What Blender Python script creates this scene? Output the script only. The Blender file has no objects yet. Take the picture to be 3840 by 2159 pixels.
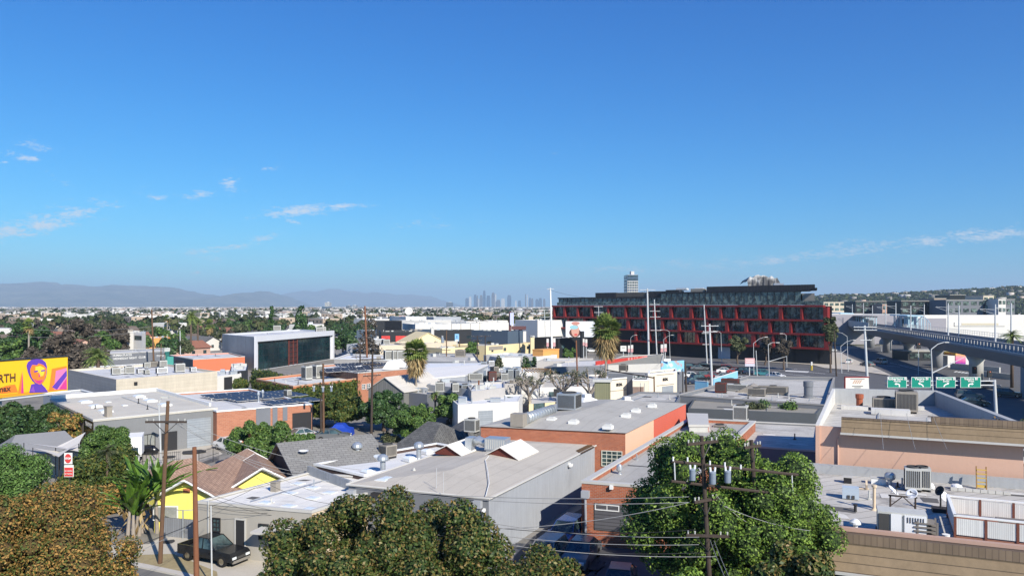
import bpy, math, random
import numpy as np
from mathutils import Vector, Matrix, noise
R = random.Random(7)
sc = bpy.context.scene
COL = sc.collection
PI = math.pi
# ---- survey: the photograph's focal length, eye height and horizon line, used to take bearings of real points
FOC, EYE, HOR, CX = 2850.0, 17.0, 1150.0, 1920.0
TILE = {'a':(0,1000,2.681),'b':(960,1000,2.681),'c':(1920,1000,2.681),'d':(2880,1000,2.681),
        'e':(0,1619,2.681),'f':(960,1619,2.681),'g':(1920,1619,2.681),'h':(2880,1619,2.681),
        'i':(0,1380,2.681),'j':(960,1340,2.681),'k':(1920,1340,2.681),'l':(2880,1340,2.681),
        'm':(330,1200,5.3625),'n':(1300,1150,5.3625),'o':(1740,1180,5.3625),'p':(2200,1280,5.3625),
        'q':(2560,1280,5.3625),'r':(3020,1140,5.3625),'s':(3360,1240,5.3625),'.':(0,0,1.0)}
def px(p):
    if len(p) == 3:
        t = TILE[p[0]]; return t[0]+p[1]/t[2], t[1]+p[2]/t[2]
    return p
def at(p, z=0.0):
    u, v = px(p); Y = (EYE-z)*FOC/(v-HOR)
    return Vector(((u-CX)/FOC*Y, Y, z))
def dep(p, Y):
    u, v = px(p); return Vector(((u-CX)/FOC*Y, Y, EYE-(v-HOR)/FOC*Y))
# ---- materials
MC = {}
def _nt(name):
    m = bpy.data.materials.new(name); m.use_nodes = True
    nt = m.node_tree; b = nt.nodes['Principled BSDF']
    return m, nt, b
def mix_rgb(nt, a, b, fac, mode='MIX'):
    n = nt.nodes.new('ShaderNodeMix'); n.data_type = 'RGBA'; n.blend_type = mode
    for s, v in ((n.inputs[0], fac), (n.inputs[6], a), (n.inputs[7], b)):
        if isinstance(v, bpy.types.NodeSocket): nt.links.new(v, s)
        elif isinstance(v, (tuple, list)): s.default_value = (*v[:3], 1)
        else: s.default_value = v
    return n.outputs[2]
def math_n(nt, op, a, b=0.0, c=0.0, clamp=False):
    n = nt.nodes.new('ShaderNodeMath'); n.operation = op; n.use_clamp = clamp
    for s, v in zip(n.inputs, (a, b, c)):
        if isinstance(v, bpy.types.NodeSocket): nt.links.new(v, s)
        else: s.default_value = v
    return n.outputs[0]
def noise_n(nt, vec, scale, detail=4, rough=.6):
    n = nt.nodes.new('ShaderNodeTexNoise'); n.inputs['Scale'].default_value = scale
    n.inputs['Detail'].default_value = detail; n.inputs['Roughness'].default_value = rough
    nt.links.new(vec, n.inputs['Vector']); return n.outputs['Fac']
def ramp_n(nt, fac, stops):
    n = nt.nodes.new('ShaderNodeValToRGB'); e = n.color_ramp.elements
    while len(e) < len(stops): e.new(.5)
    for el, (p, c) in zip(e, stops):
        el.position = p; el.color = (*c, 1) if len(c) == 3 else c
    nt.links.new(fac, n.inputs[0]); return n.outputs[0]
def pos_n(nt, scale=(1,1,1), rot=0):
    g = nt.nodes.new('ShaderNodeNewGeometry'); m = nt.nodes.new('ShaderNodeMapping')
    m.inputs['Scale'].default_value = scale; m.inputs['Rotation'].default_value = (0,0,rot)
    nt.links.new(g.outputs['Position'], m.inputs['Vector']); return m.outputs[0]
def M(name, c, rough=.85, var=.12, scale=.6, metal=0, spec=.3, streak=0, bump=0, dirt=None, dirtamt=.35):
    """weathered plain surface: soft colour drift, fine grain, optional vertical streaks and dirt patches"""
    if name in MC: return MC[name]
    m, nt, b = _nt(name)
    p = pos_n(nt)
    n1 = noise_n(nt, p, scale, 5, .65)
    k = math_n(nt, 'MULTIPLY_ADD', n1, 2*var, 1-var)
    n2 = noise_n(nt, p, scale*9, 3, .6)
    k2 = math_n(nt, 'MULTIPLY_ADD', n2, var, 1-var/2)
    k = math_n(nt, 'MULTIPLY', k, k2)
    if streak:
        ns = noise_n(nt, pos_n(nt, (3,3,.22)), 1.3, 5, .7)
        k = math_n(nt, 'MULTIPLY', k, math_n(nt, 'MULTIPLY_ADD', ns, 2*streak, 1-streak))
    col = nt.nodes.new('ShaderNodeVectorMath'); col.operation = 'SCALE'
    col.inputs[0].default_value = c[:3]; nt.links.new(k, col.inputs['Scale'])
    out = col.outputs[0]
    if dirt:
        nd = noise_n(nt, p, scale*.8+.1, 6, .7)
        f = ramp_n(nt, nd, [(.52,(0,0,0)),(.68,(1,1,1))])
        out = mix_rgb(nt, out, dirt, math_n(nt, 'MULTIPLY', f, dirtamt))
    nt.links.new(out, b.inputs['Base Color'])
    b.inputs['Roughness'].default_value = rough; b.inputs['Metallic'].default_value = metal
    b.inputs['Specular IOR Level'].default_value = spec
    if bump:
        bn = nt.nodes.new('ShaderNodeBump'); bn.inputs['Strength'].default_value = bump
        bn.inputs['Distance'].default_value = .05
        nt.links.new(noise_n(nt, p, 6, 4), bn.inputs['Height']); nt.links.new(bn.outputs[0], b.inputs['Normal'])
    MC[name] = m; return m
def wallvec(nt):
    g = nt.nodes.new('ShaderNodeNewGeometry')
    s = nt.nodes.new('ShaderNodeSeparateXYZ'); nt.links.new(g.outputs['Position'], s.inputs[0])
    n = nt.nodes.new('ShaderNodeSeparateXYZ'); nt.links.new(g.outputs['True Normal'], n.inputs[0])
    # run along the wall = position dotted with the wall's own horizontal tangent
    u = math_n(nt, 'SUBTRACT', math_n(nt,'MULTIPLY', s.outputs[0], n.outputs[1]), math_n(nt,'MULTIPLY', s.outputs[1], n.outputs[0]))
    c = nt.nodes.new('ShaderNodeCombineXYZ'); nt.links.new(u, c.inputs[0]); nt.links.new(s.outputs[2], c.inputs[1])
    return c.outputs[0]
def MB_brick(name, c1, c2, mortar, bw=.42, bh=.14, mort=.012, var=.25):
    if name in MC: return MC[name]
    m, nt, b = _nt(name); w = wallvec(nt)
    t = nt.nodes.new('ShaderNodeTexBrick'); nt.links.new(w, t.inputs['Vector'])
    t.inputs['Scale'].default_value = 1; t.inputs['Brick Width'].default_value = bw; t.inputs['Row Height'].default_value = bh
    t.inputs['Mortar Size'].default_value = mort
    t.inputs['Color1'].default_value = (*c1,1); t.inputs['Color2'].default_value = (*c2,1); t.inputs['Mortar'].default_value = (*mortar,1)
    k = math_n(nt, 'MULTIPLY_ADD', noise_n(nt, pos_n(nt), .7, 5), 2*var, 1-var)
    sc_ = nt.nodes.new('ShaderNodeVectorMath'); sc_.operation='SCALE'
    nt.links.new(t.outputs[0], sc_.inputs[0]); nt.links.new(k, sc_.inputs['Scale'])
    nt.links.new(sc_.outputs[0], b.inputs['Base Color']); b.inputs['Roughness'].default_value = .9
    b.inputs['Specular IOR Level'].default_value = .2
    MC[name] = m; return m
def M_lines(name, c, c2, pitch=.4, width=.12, vertical=True, rough=.8, var=.15, metal=0, streak=.15):
    """boards, siding, courses: thin darker lines at a real pitch along or up the surface"""
    if name in MC: return MC[name]
    m, nt, b = _nt(name); w = wallvec(nt)
    s = nt.nodes.new('ShaderNodeSeparateXYZ'); nt.links.new(w, s.inputs[0])
    x = math_n(nt, 'DIVIDE', s.outputs[0 if vertical else 1], pitch)
    fr = math_n(nt, 'FRACT', x)
    f = math_n(nt, 'LESS_THAN', fr, width)
    k = math_n(nt, 'MULTIPLY_ADD', noise_n(nt, pos_n(nt), .7, 5), 2*var, 1-var)
    k = math_n(nt, 'MULTIPLY', k, math_n(nt,'MULTIPLY_ADD', noise_n(nt, pos_n(nt,(3,3,.3)), 1.2, 5, .7), 2*streak, 1-streak))
    wn = nt.nodes.new('ShaderNodeTexWhiteNoise'); wn.noise_dimensions='1D'
    nt.links.new(math_n(nt,'FLOOR', x), wn.inputs['W'])
    k = math_n(nt, 'MULTIPLY', k, math_n(nt,'MULTIPLY_ADD', wn.outputs[0], var, 1-var/2))
    col = mix_rgb(nt, c, c2, f)
    sc_ = nt.nodes.new('ShaderNodeVectorMath'); sc_.operation='SCALE'
    nt.links.new(col, sc_.inputs[0]); nt.links.new(k, sc_.inputs['Scale'])
    nt.links.new(sc_.outputs[0], b.inputs['Base Color']); b.inputs['Roughness'].default_value = rough
    b.inputs['Metallic'].default_value = metal; b.inputs['Specular IOR Level'].default_value = .3
    MC[name] = m; return m
def M_roof(name, c, seam=1.0, ang=25, var=.1, seamk=.82, stain=(.2,.18,.16), amt=.35):
    """flat membrane roof: sheets laid side by side with faint seams, ponding stains and patches"""
    if name in MC: return MC[name]
    m, nt, b = _nt(name)
    p = pos_n(nt, (1,1,1), math.radians(ang))
    s = nt.nodes.new('ShaderNodeSeparateXYZ'); nt.links.new(p, s.inputs[0])
    x = math_n(nt,'DIVIDE', s.outputs[0], seam)
    wob = math_n(nt,'MULTIPLY', noise_n(nt, p, .8, 3), .12)
    f = math_n(nt,'LESS_THAN', math_n(nt,'FRACT', math_n(nt,'ADD', x, wob)), .07)
    wn = nt.nodes.new('ShaderNodeTexWhiteNoise'); wn.noise_dimensions='1D'; nt.links.new(math_n(nt,'FLOOR', x), wn.inputs['W'])
    k = math_n(nt,'MULTIPLY_ADD', wn.outputs[0], .07, .965)
    k = math_n(nt,'MULTIPLY', k, math_n(nt,'MULTIPLY_ADD', noise_n(nt, p, .35, 6, .7), 2*var, 1-var))
    k = math_n(nt,'MULTIPLY', k, math_n(nt,'MULTIPLY_ADD', noise_n(nt, p, 7, 4, .7), .2, .9))
    k = math_n(nt,'MULTIPLY', k, math_n(nt,'MULTIPLY_ADD', f, seamk-1, 1))
    sc_ = nt.nodes.new('ShaderNodeVectorMath'); sc_.operation='SCALE'; sc_.inputs[0].default_value = c
    nt.links.new(k, sc_.inputs['Scale'])
    nd = noise_n(nt, pos_n(nt,(1,1,1)), .28, 7, .75)
    fd = ramp_n(nt, nd, [(.5,(0,0,0)),(.72,(1,1,1))])
    out = mix_rgb(nt, sc_.outputs[0], stain, math_n(nt,'MULTIPLY', fd, amt))
    nt.links.new(out, b.inputs['Base Color']); b.inputs['Roughness'].default_value = .9
    b.inputs['Specular IOR Level'].default_value = .2
    MC[name] = m; return m
def M_shingle(name, c, c2, row=.28, w=.5, ang=0, amt=.5):
    if name in MC: return MC[name]
    m, nt, b = _nt(name); p = pos_n(nt, (1,1,1), math.radians(ang))
    t = nt.nodes.new('ShaderNodeTexBrick'); nt.links.new(p, t.inputs['Vector'])
    t.inputs['Scale'].default_value = 1; t.inputs['Brick Width'].default_value = w; t.inputs['Row Height'].default_value = row
    t.inputs['Mortar Size'].default_value = .02
    t.inputs['Color1'].default_value = (*c,1); t.inputs['Color2'].default_value = (*c2,1)
    t.inputs['Mortar'].default_value = (c2[0]*.5,c2[1]*.5,c2[2]*.5,1)
    k = math_n(nt,'MULTIPLY_ADD', noise_n(nt, p, 1.1, 6, .7), amt, 1-amt/2)
    sc_ = nt.nodes.new('ShaderNodeVectorMath'); sc_.operation='SCALE'
    nt.links.new(t.outputs[0], sc_.inputs[0]); nt.links.new(k, sc_.inputs['Scale'])
    nt.links.new(sc_.outputs[0], b.inputs['Base Color']); b.inputs['Roughness'].default_value = .9
    MC[name] = m; return m
def M_island(name, stops, rough=.6, spec=.3, var=.0, trans=0):
    """leaves and other many-piece things: every loose piece gets its own shade"""
    if name in MC: return MC[name]
    m, nt, b = _nt(name)
    g = nt.nodes.new('ShaderNodeNewGeometry')
    col = ramp_n(nt, g.outputs['Random Per Island'], stops)
    if var:
        k = math_n(nt,'MULTIPLY_ADD', noise_n(nt, pos_n(nt), .5, 3), 2*var, 1-var)
        sc_ = nt.nodes.new('ShaderNodeVectorMath'); sc_.operation='SCALE'
        nt.links.new(col, sc_.inputs[0]); nt.links.new(k, sc_.inputs['Scale']); col = sc_.outputs[0]
    nt.links.new(col, b.inputs['Base Color'])
    b.inputs['Roughness'].default_value = rough; b.inputs['Specular IOR Level'].default_value = spec
    if trans:
        tr = nt.nodes.new('ShaderNodeBsdfTranslucent'); nt.links.new(col, tr.inputs[0])
        mx = nt.nodes.new('ShaderNodeMixShader'); mx.inputs[0].default_value = trans
        nt.links.new(b.outputs[0], mx.inputs[1]); nt.links.new(tr.outputs[0], mx.inputs[2])
        nt.links.new(mx.outputs[0], nt.nodes['Material Output'].inputs[0])
    MC[name] = m; return m
def M_glass(name, c=(.015,.025,.03), rough=.06, lights=.0, scale=.35, c2=(.12,.2,.2)):
    """window glass seen from outside: dark, shiny, noise colour painting in reflections, blinds and lighter rooms"""
    if name in MC: return MC[name]
    m, nt, b = _nt(name)
    w = wallvec(nt)
    mp = nt.nodes.new('ShaderNodeMapping'); mp.inputs['Scale'].default_value = (scale, scale*.8, 1); nt.links.new(w, mp.inputs[0])
    v = nt.nodes.new('ShaderNodeTexNoise'); v.inputs['Scale'].default_value = 1; v.inputs['Detail'].default_value = 5; v.inputs['Roughness'].default_value=.75
    nt.links.new(mp.outputs[0], v.inputs['Vector'])
    f = ramp_n(nt, v.outputs['Fac'], [(.45,(0,0,0)),(.7,(1,1,1))])
    col = mix_rgb(nt, c, c2, f)
    nt.links.new(col, b.inputs['Base Color']); b.inputs['Roughness'].default_value = rough
    b.inputs['Specular IOR Level'].default_value = .8
    MC[name] = m; return m
# ---- mesh building
class Mesh:
    def __init__(s): s.v = []; s.f = []; s.m = []
    def face(s, pts, m=0):
        n = len(s.v); s.v += [tuple(p) for p in pts]; s.f.append(tuple(range(n, n+len(pts)))); s.m.append(m); return s
    def solid(s, vs, fs, m=0):
        n = len(s.v); s.v += [tuple(p) for p in vs]
        for f in fs: s.f.append(tuple(n+i for i in f)); s.m.append(m)
        return s
    def box(s, c, size, rz=0, m=0, rx=0, ry=0):
        x, y, z = (k/2 for k in size)
        Rm = Matrix.Rotation(rz,3,'Z') @ Matrix.Rotation(rx,3,'X') @ Matrix.Rotation(ry,3,'Y') if (rx or ry) else Matrix.Rotation(rz,3,'Z')
        c = Vector(c)
        vs = [c + Rm @ Vector(p) for p in ((-x,-y,-z),(x,-y,-z),(x,y,-z),(-x,y,-z),(-x,-y,z),(x,-y,z),(x,y,z),(-x,y,z))]
        return s.solid(vs, ((0,3,2,1),(4,5,6,7),(0,1,5,4),(1,2,6,5),(2,3,7,6),(3,0,4,7)), m)
    def prism(s, poly, z0, z1, m=0, mt=None):
        n = len(poly); vs = [(p[0],p[1],z0) for p in poly] + [(p[0],p[1],z1) for p in poly]
        s.solid(vs, [tuple(reversed(range(n)))] + [(i,(i+1)%n,n+(i+1)%n,n+i) for i in range(n)], m)
        s.f.append(tuple(range(len(s.v)-n, len(s.v)))); s.m.append(m if mt is None else mt); return s
    def tube(s, p0, p1, r0, r1=None, n=8, m=0, cap=True):
        p0, p1 = Vector(p0), Vector(p1); r1 = r0 if r1 is None else r1
        d = (p1-p0)
        if d.length < 1e-6: return s
        d.normalize(); a = d.orthogonal().normalized(); b = d.cross(a)
        vs = []
        for p, r in ((p0,r0),(p1,r1)):
            for k in range(n):
                t = 2*PI*k/n; vs.append(p + a*math.cos(t)*r + b*math.sin(t)*r)
        fs = [(k,(k+1)%n,n+(k+1)%n,n+k) for k in range(n)]
        if cap: fs += [tuple(reversed(range(n))), tuple(range(n,2*n))]
        return s.solid(vs, fs, m)
    def path(s, pts, r, n=6, m=0):
        pts = [Vector(p) for p in pts]; rr = r if isinstance(r,(list,tuple)) else [r]*len(pts)
        vs = []; L = len(pts)
        for i, p in enumerate(pts):
            d = (pts[min(i+1,L-1)] - pts[max(i-1,0)])
            d = d.normalized() if d.length > 1e-9 else Vector((0,0,1))
            up = Vector((0,0,1)) if abs(d.z) < .9 else Vector((1,0,0))
            a = d.cross(up).normalized(); b = a.cross(d)
            for k in range(n):
                t = 2*PI*k/n; vs.append(p + a*math.cos(t)*rr[i] + b*math.sin(t)*rr[i])
        fs = [(i*n+k, i*n+(k+1)%n, (i+1)*n+(k+1)%n, (i+1)*n+k) for i in range(L-1) for k in range(n)]
        fs += [tuple(reversed(range(n))), tuple(range((L-1)*n, L*n))]
        return s.solid(vs, fs, m)
    def lathe(s, c, prof, n=16, m=0, sx=1, sy=1):
        c = Vector(c); vs = []
        for r, z in prof:
            for k in range(n):
                t = 2*PI*k/n; vs.append(c + Vector((math.cos(t)*r*sx, math.sin(t)*r*sy, z)))
        L = len(prof)
        fs = [(i*n+k, i*n+(k+1)%n, (i+1)*n+(k+1)%n, (i+1)*n+k) for i in range(L-1) for k in range(n)]
        fs += [tuple(reversed(range(n))), tuple(range((L-1)*n, L*n))]
        return s.solid(vs, fs, m)
ROOT = {}
def tag(o, label=None, cat=None, group=None, kind=None):
    if label: o['label'] = label
    if cat: o['category'] = cat
    if group: o['group'] = group
    if kind: o['kind'] = kind
    return o
def thing(name, label, cat, loc=(0,0,0), group=None):
    o = bpy.data.objects.new(name, None); COL.objects.link(o); o.location = loc; o.empty_display_size = .2
    ROOT[o.name] = Vector(loc); return tag(o, label, cat, group)
def mats(me, mat):
    for k in (mat if isinstance(mat,(list,tuple)) else [mat]): me.materials.append(k)
def put(name, mb, mat, parent=None, loc=None, smooth=False, label=None, cat=None, group=None, kind=None):
    """link one mesh object; its points are world points, kept relative to the thing's base"""
    me = bpy.data.meshes.new(name)
    base = ROOT[parent.name] if parent else (Vector(loc) if loc is not None else Vector((0,0,0)))
    if isinstance(mb, Mesh):
        me.from_pydata([(v[0]-base.x, v[1]-base.y, v[2]-base.z) for v in mb.v], [], mb.f)
        if any(mb.m): me.polygons.foreach_set('material_index', mb.m)
    else:
        V, Fq, mi = mb        # numpy: verts (n,3), faces (k,c), material index or None
        k, c = Fq.shape
        me.vertices.add(len(V)); me.vertices.foreach_set('co', (V-np.array(base)).astype(np.float32).ravel())
        me.loops.add(k*c); me.loops.foreach_set('vertex_index', Fq.astype(np.int32).ravel())
        me.polygons.add(k); me.polygons.foreach_set('loop_start', np.arange(0,k*c,c,dtype=np.int32))
        if mi is not None: me.polygons.foreach_set('material_index', mi.astype(np.int32))
    me.update(calc_edges=True)
    if smooth: me.polygons.foreach_set('use_smooth', [True]*len(me.polygons))
    mats(me, mat)
    o = bpy.data.objects.new(name, me); COL.objects.link(o)
    if parent: o.parent = parent
    else: o.location = base
    ROOT[o.name] = base
    return tag(o, label, cat, group, kind)
def kids(o): return [c for c in bpy.data.objects if c.parent is o]
KID = {}
def tree_of(o):
    if o.name not in KID: KID[o.name] = list(o.children)
    return KID[o.name]
def dup(o, loc, rz=None, scale=None, label=None, group=None, recol=None, parent=None):
    """copy a thing with its parts and sub-parts; recol = {old material name: new material}"""
    c = o.copy(); COL.objects.link(c)
    if parent: c.parent = parent
    else:
        c.location = loc
        if rz is not None: c.rotation_euler[2] = rz
        if scale is not None: c.scale = (scale,)*3 if not isinstance(scale,(tuple,list)) else scale
        if label: c['label'] = label
        if group: c['group'] = group
    if recol and c.type == 'MESH':
        for s in c.material_slots:
            if s.material and s.material.name in recol:
                mm = recol[s.material.name]; s.link = 'OBJECT'; s.material = mm
    for ch in tree_of(o): dup(ch, None, recol=recol, parent=c)
    return c
# ---- buildings
def inside(x, y, poly):
    c = False; n = len(poly)
    for i in range(n):
        (x0,y0),(x1,y1) = poly[i], poly[(i+1)%n]
        if (y0 > y) != (y1 > y) and x < (x1-x0)*(y-y0)/(y1-y0)+x0: c = not c
    return c
def inset(poly, t):
    n = len(poly); out = []
    for i in range(n):
        a, b, c = (Vector(poly[(i+k)%n][:2]) for k in (-1,0,1))
        d1 = (b-a).normalized(); d2 = (c-b).normalized()
        n1 = Vector((-d1.y, d1.x)); n2 = Vector((-d2.y, d2.x))
        k = (n1+n2); k = k / max(.2, 1+n1.dot(n2))
        out.append(b + k*t)
    return out
def corners(pts, h):
    P = [None if p is None else (at(p,h) if not isinstance(p, Vector) else p).xy for p in pts]
    if None in P:
        i = P.index(None); P[i] = P[i-1] + P[(i+1)%4] - P[(i+2)%4]
    return P
FOOT = []
class Bld:
    def __init__(s, pts, h, label, wall, roof, par=.4, coping=None, cat='building', name='building', z0=0, t=.22, top=True, group=None):
        s.P = corners(pts, h); FOOT.append([tuple(q) for q in s.P]); s.h = h; s.zr = h-par; s.z0 = z0
        c = sum((Vector(p) for p in s.P), Vector((0,0)))/len(s.P)
        s.root = thing(name, label, cat, (c.x,c.y,z0), group)
        inn = inset(s.P, t); n = len(s.P); s.inn = inn
        mb = Mesh()
        for i in range(n):
            j = (i+1)%n; a, b, ai, bi = s.P[i], s.P[j], inn[i], inn[j]
            mb.face([(*a,z0),(*b,z0),(*b,h),(*a,h)])
            if par > .02:
                mb.face([(*bi,s.zr-.02),(*ai,s.zr-.02),(*ai,h),(*bi,h)])
                if not coping: mb.face([(*a,h),(*b,h),(*bi,h),(*ai,h)])
        s.wall = put('wall', mb, wall, s.root)
        if coping and par > .02:
            o2 = inset(s.P, -.05); i2 = inset(s.P, t+.04); cb = Mesh()
            for i in range(n):
                j = (i+1)%n
                q = [o2[i],o2[j],i2[j],i2[i]]
                cb.face([(*p,h+.06) for p in q]); cb.face([(*o2[i],h-.12),(*o2[j],h-.12),(*o2[j],h+.06),(*o2[i],h+.06)])
                cb.face([(*i2[j],h-.05),(*i2[i],h-.05),(*i2[i],h+.06),(*i2[j],h+.06)])
            put('coping', cb, coping, s.root)
        if top:
            rp = inn if par > .02 else inset(s.P, -.08)
            s.roof = put('roof', Mesh().prism(rp, s.zr-.2, s.zr + (.0 if par > .02 else .04)), roof, s.root)
    def fr(s, i):
        a = Vector(s.P[i]); b = Vector(s.P[(i+1)%len(s.P)]); d = (b-a); L = d.length; d.normalize()
        return a, d, Vector((d.y,-d.x)), L
    def pt(s, i, u, z, out=0):
        a, d, n, L = s.fr(i); q = a + d*u + n*out; return Vector((q.x, q.y, z))
    def fp(s, i, p):
        """where the bearing to an image point meets wall i: run along it, height"""
        a, d, n, L = s.fr(i); u, v = px(p)
        dr = Vector(((u-CX)/FOC, 1.0)); k = a.dot(n)/dr.dot(n)
        q = dr*k; return (q-a).dot(d), EYE-(v-HOR)/FOC*k
    def slab(s, mb, i, u0, u1, z0, z1, o0, o1, m=0):
        vs = [s.pt(i,u,z,o) for o in (o0,o1) for (u,z) in ((u0,z0),(u1,z0),(u1,z1),(u0,z1))]
        return mb.solid(vs, ((0,1,2,3),(7,6,5,4),(0,4,5,1),(1,5,6,2),(2,6,7,3),(3,7,4,0)), m)
    def rect(s, i, p0, p1):
        u0,z1 = s.fp(i,p0); u1,z0 = s.fp(i,p1); return min(u0,u1), max(u0,u1), z0, z1
    def window(s, i, p0, p1, nx=2, nz=1, frame=None, glass=None, w=.07, name='window', label=None, uz=None):
        u0,u1,z0,z1 = uz or s.rect(i,p0,p1); mb = Mesh()
        s.slab(mb,i,u0,u1,z0,z0+w,.02,.09); s.slab(mb,i,u0,u1,z1-w,z1,.02,.09)
        s.slab(mb,i,u0,u0+w,z0+w,z1-w,.02,.09); s.slab(mb,i,u1-w,u1,z0+w,z1-w,.02,.09)
        for k in range(1,nx):
            u = u0+(u1-u0)*k/nx; s.slab(mb,i,u-w/2.5,u+w/2.5,z0+w,z1-w,.02,.07)
        for k in range(1,nz):
            z = z0+(z1-z0)*k/nz; s.slab(mb,i,u0+w,u1-w,z-w/2.5,z+w/2.5,.022,.068)
        f = put(name, mb, frame or MC['frame_dark'], s.root, label=label)
        pb = Mesh(); s.slab(pb,i,u0+w*.5,u1-w*.5,z0+w*.5,z1-w*.5,.005,.03)
        g = put('pane', pb, glass or MC['glass'], f); return f
    def panel(s, i, p0, p1, mat, name='panel', out=.06, back=0.0, label=None, uz=None):
        u0,u1,z0,z1 = uz or s.rect(i,p0,p1)
        return put(name, s.slab(Mesh(),i,u0,u1,max(z0,s.z0),z1,back,out), mat, s.root, label=label)
    def part(s, name, mb, mat, label=None, smooth=False): return put(name, mb, mat, s.root, label=label, smooth=smooth)
def text_obj(name, body, origin, right, up, size, mat, parent=None, align='CENTER', ext=.01, bold=.0, sx=1.0, **kw):
    """solid lettering standing on a surface"""
    cu = bpy.data.curves.new(name, 'FONT'); cu.body = body; cu.size = size; cu.extrude = ext; cu.align_x = align; cu.align_y = 'CENTER'
    cu.offset = bold; cu.resolution_u = 2
    to = bpy.data.objects.new(name+'_tmp', cu); COL.objects.link(to)
    me = bpy.data.meshes.new_from_object(to.evaluated_get(bpy.context.evaluated_depsgraph_get()))
    bpy.data.objects.remove(to); bpy.data.curves.remove(cu)
    r = Vector(right).normalized(); u = Vector(up).normalized(); n = r.cross(u)
    Mx = Matrix(((r.x*sx,u.x,n.x,0),(r.y*sx,u.y,n.y,0),(r.z*sx,u.z,n.z,0),(0,0,0,1)))
    base = ROOT[parent.name] if parent else Vector(origin)
    me.transform(Matrix.Translation(Vector(origin)-base) @ Mx)
    me.materials.clear(); me.materials.append(mat)
    o = bpy.data.objects.new(name, me); COL.objects.link(o)
    if parent: o.parent = parent
    else: o.location = base
    ROOT[o.name] = base
    return tag(o, **kw)
# ======================= camera, sky, sun, air
cam = bpy.data.cameras.new('camera'); cam_o = bpy.data.objects.new('camera', cam); COL.objects.link(cam_o)
cam.sensor_width = 36; cam.lens = FOC/3840*36; cam.shift_y = (HOR-1079.5)/3840; cam.clip_end = 90000; cam.clip_start = .5
cam_o.location = (0,0,EYE); cam_o.rotation_euler = (PI/2,0,0); sc.camera = cam_o
SUN_EL = math.radians(33); SX, SY = .53, -.848
sun = bpy.data.lights.new('sun','SUN'); sun.energy = 5.0; sun.angle = math.radians(.5); sun.color = (1,.925,.81)
sun_o = bpy.data.objects.new('sun', sun); COL.objects.link(sun_o)
sv = Vector((SX*math.cos(SUN_EL), SY*math.cos(SUN_EL), math.sin(SUN_EL)))
sun_o.rotation_euler = sv.to_track_quat('Z','Y').to_euler(); sun_o.location = (0,0,100)
W = bpy.data.worlds.new('World'); sc.world = W; W.use_nodes = True; nt = W.node_tree
W.cycles.sampling_method = 'MANUAL'; W.cycles.sample_map_resolution = 256
bg = nt.nodes['Background']; bg.inputs[1].default_value = .078
sky = nt.nodes.new('ShaderNodeTexSky'); sky.sky_type = 'NISHITA'; sky.sun_disc = False
sky.sun_elevation = SUN_EL; sky.sun_rotation = math.atan2(SX, SY); sky.air_density = 1.0; sky.dust_density = .35; sky.ozone_density = 2.2; sky.altitude = 50
tc = nt.nodes.new('ShaderNodeTexCoord'); sp = nt.nodes.new('ShaderNodeSeparateXYZ'); nt.links.new(tc.outputs['Generated'], sp.inputs[0])
yy = math_n(nt,'MAXIMUM', sp.outputs[1], .02)
gu = math_n(nt,'DIVIDE', sp.outputs[0], yy); gv = math_n(nt,'DIVIDE', sp.outputs[2], yy)
cb = nt.nodes.new('ShaderNodeCombineXYZ')
nt.links.new(math_n(nt,'MULTIPLY', gu, 1.0), cb.inputs[0]); nt.links.new(math_n(nt,'MULTIPLY', gv, 3.2), cb.inputs[1])
n1 = noise_n(nt, cb.outputs[0], 34, 5, .66); n2 = noise_n(nt, cb.outputs[0], 130, 3, .65)
nn = math_n(nt,'ADD', math_n(nt,'MULTIPLY', n1, .6), math_n(nt,'MULTIPLY', n2, .4))
tot = None
# (bearing u, v of a cloud bank; half width, half height; tilt; strength)
CL = [(170,835,230,42,-.28,.95),(10,870,150,32,-.1,.9),(1130,790,180,22,-.08,1.0),(1270,772,80,11,-.03,.8),(1095,830,40,11,.2,.6),(1010,890,70,14,-.2,.75),(870,925,90,12,-.12,.55),(760,940,110,14,-.1,.55),
      (862,690,40,26,.1,.8),(745,730,60,16,-.1,.75),(700,735,40,14,.3,.6),(600,745,45,18,.2,.6),(1005,634,38,9,.05,.6),(100,595,60,11,0,.8),(40,570,40,12,0,.7),(130,548,70,18,.1,.5),(10,610,30,8,0,.6),(545,972,60,9,-.15,.5),
      (738,1022,24,7,0,.95),(220,990,25,9,0,.35),(220,670,40,14,.4,.35),(3480,905,110,24,.0,.8),(3720,880,240,26,-.05,.9),(3220,932,200,34,-.1,.55),(2930,972,260,28,-.1,.42),(2650,990,280,22,-.05,.32),(2300,1010,300,20,0,.22),(2080,573,28,6,0,.35),(800,965,90,12,0,.3),(1600,840,160,20,-.05,.2)]
for (u,v,a,b,tl,st) in CL:
    u0=(u-CX)/FOC; v0=(HOR-v)/FOC; a/=FOC; b/=FOC
    du = math_n(nt,'SUBTRACT', gu, u0); dv = math_n(nt,'SUBTRACT', gv, v0)
    dv = math_n(nt,'MULTIPLY_ADD', du, tl, dv)
    q = math_n(nt,'ADD', math_n(nt,'POWER', math_n(nt,'ABSOLUTE', math_n(nt,'DIVIDE', du, a)), 2), math_n(nt,'POWER', math_n(nt,'ABSOLUTE', math_n(nt,'DIVIDE', dv, b)), 2))
    e = math_n(nt,'MULTIPLY', math_n(nt,'POWER', 2.718, math_n(nt,'MULTIPLY', q, -.9)), st**.5)
    tot = e if tot is None else math_n(nt,'MAXIMUM', tot, e)
cm = math_n(nt,'MULTIPLY', math_n(nt,'SUBTRACT', math_n(nt,'MULTIPLY_ADD', nn, 5.2, -2.6), math_n(nt,'SUBTRACT', .4, tot)), 1.25, clamp=True)
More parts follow.
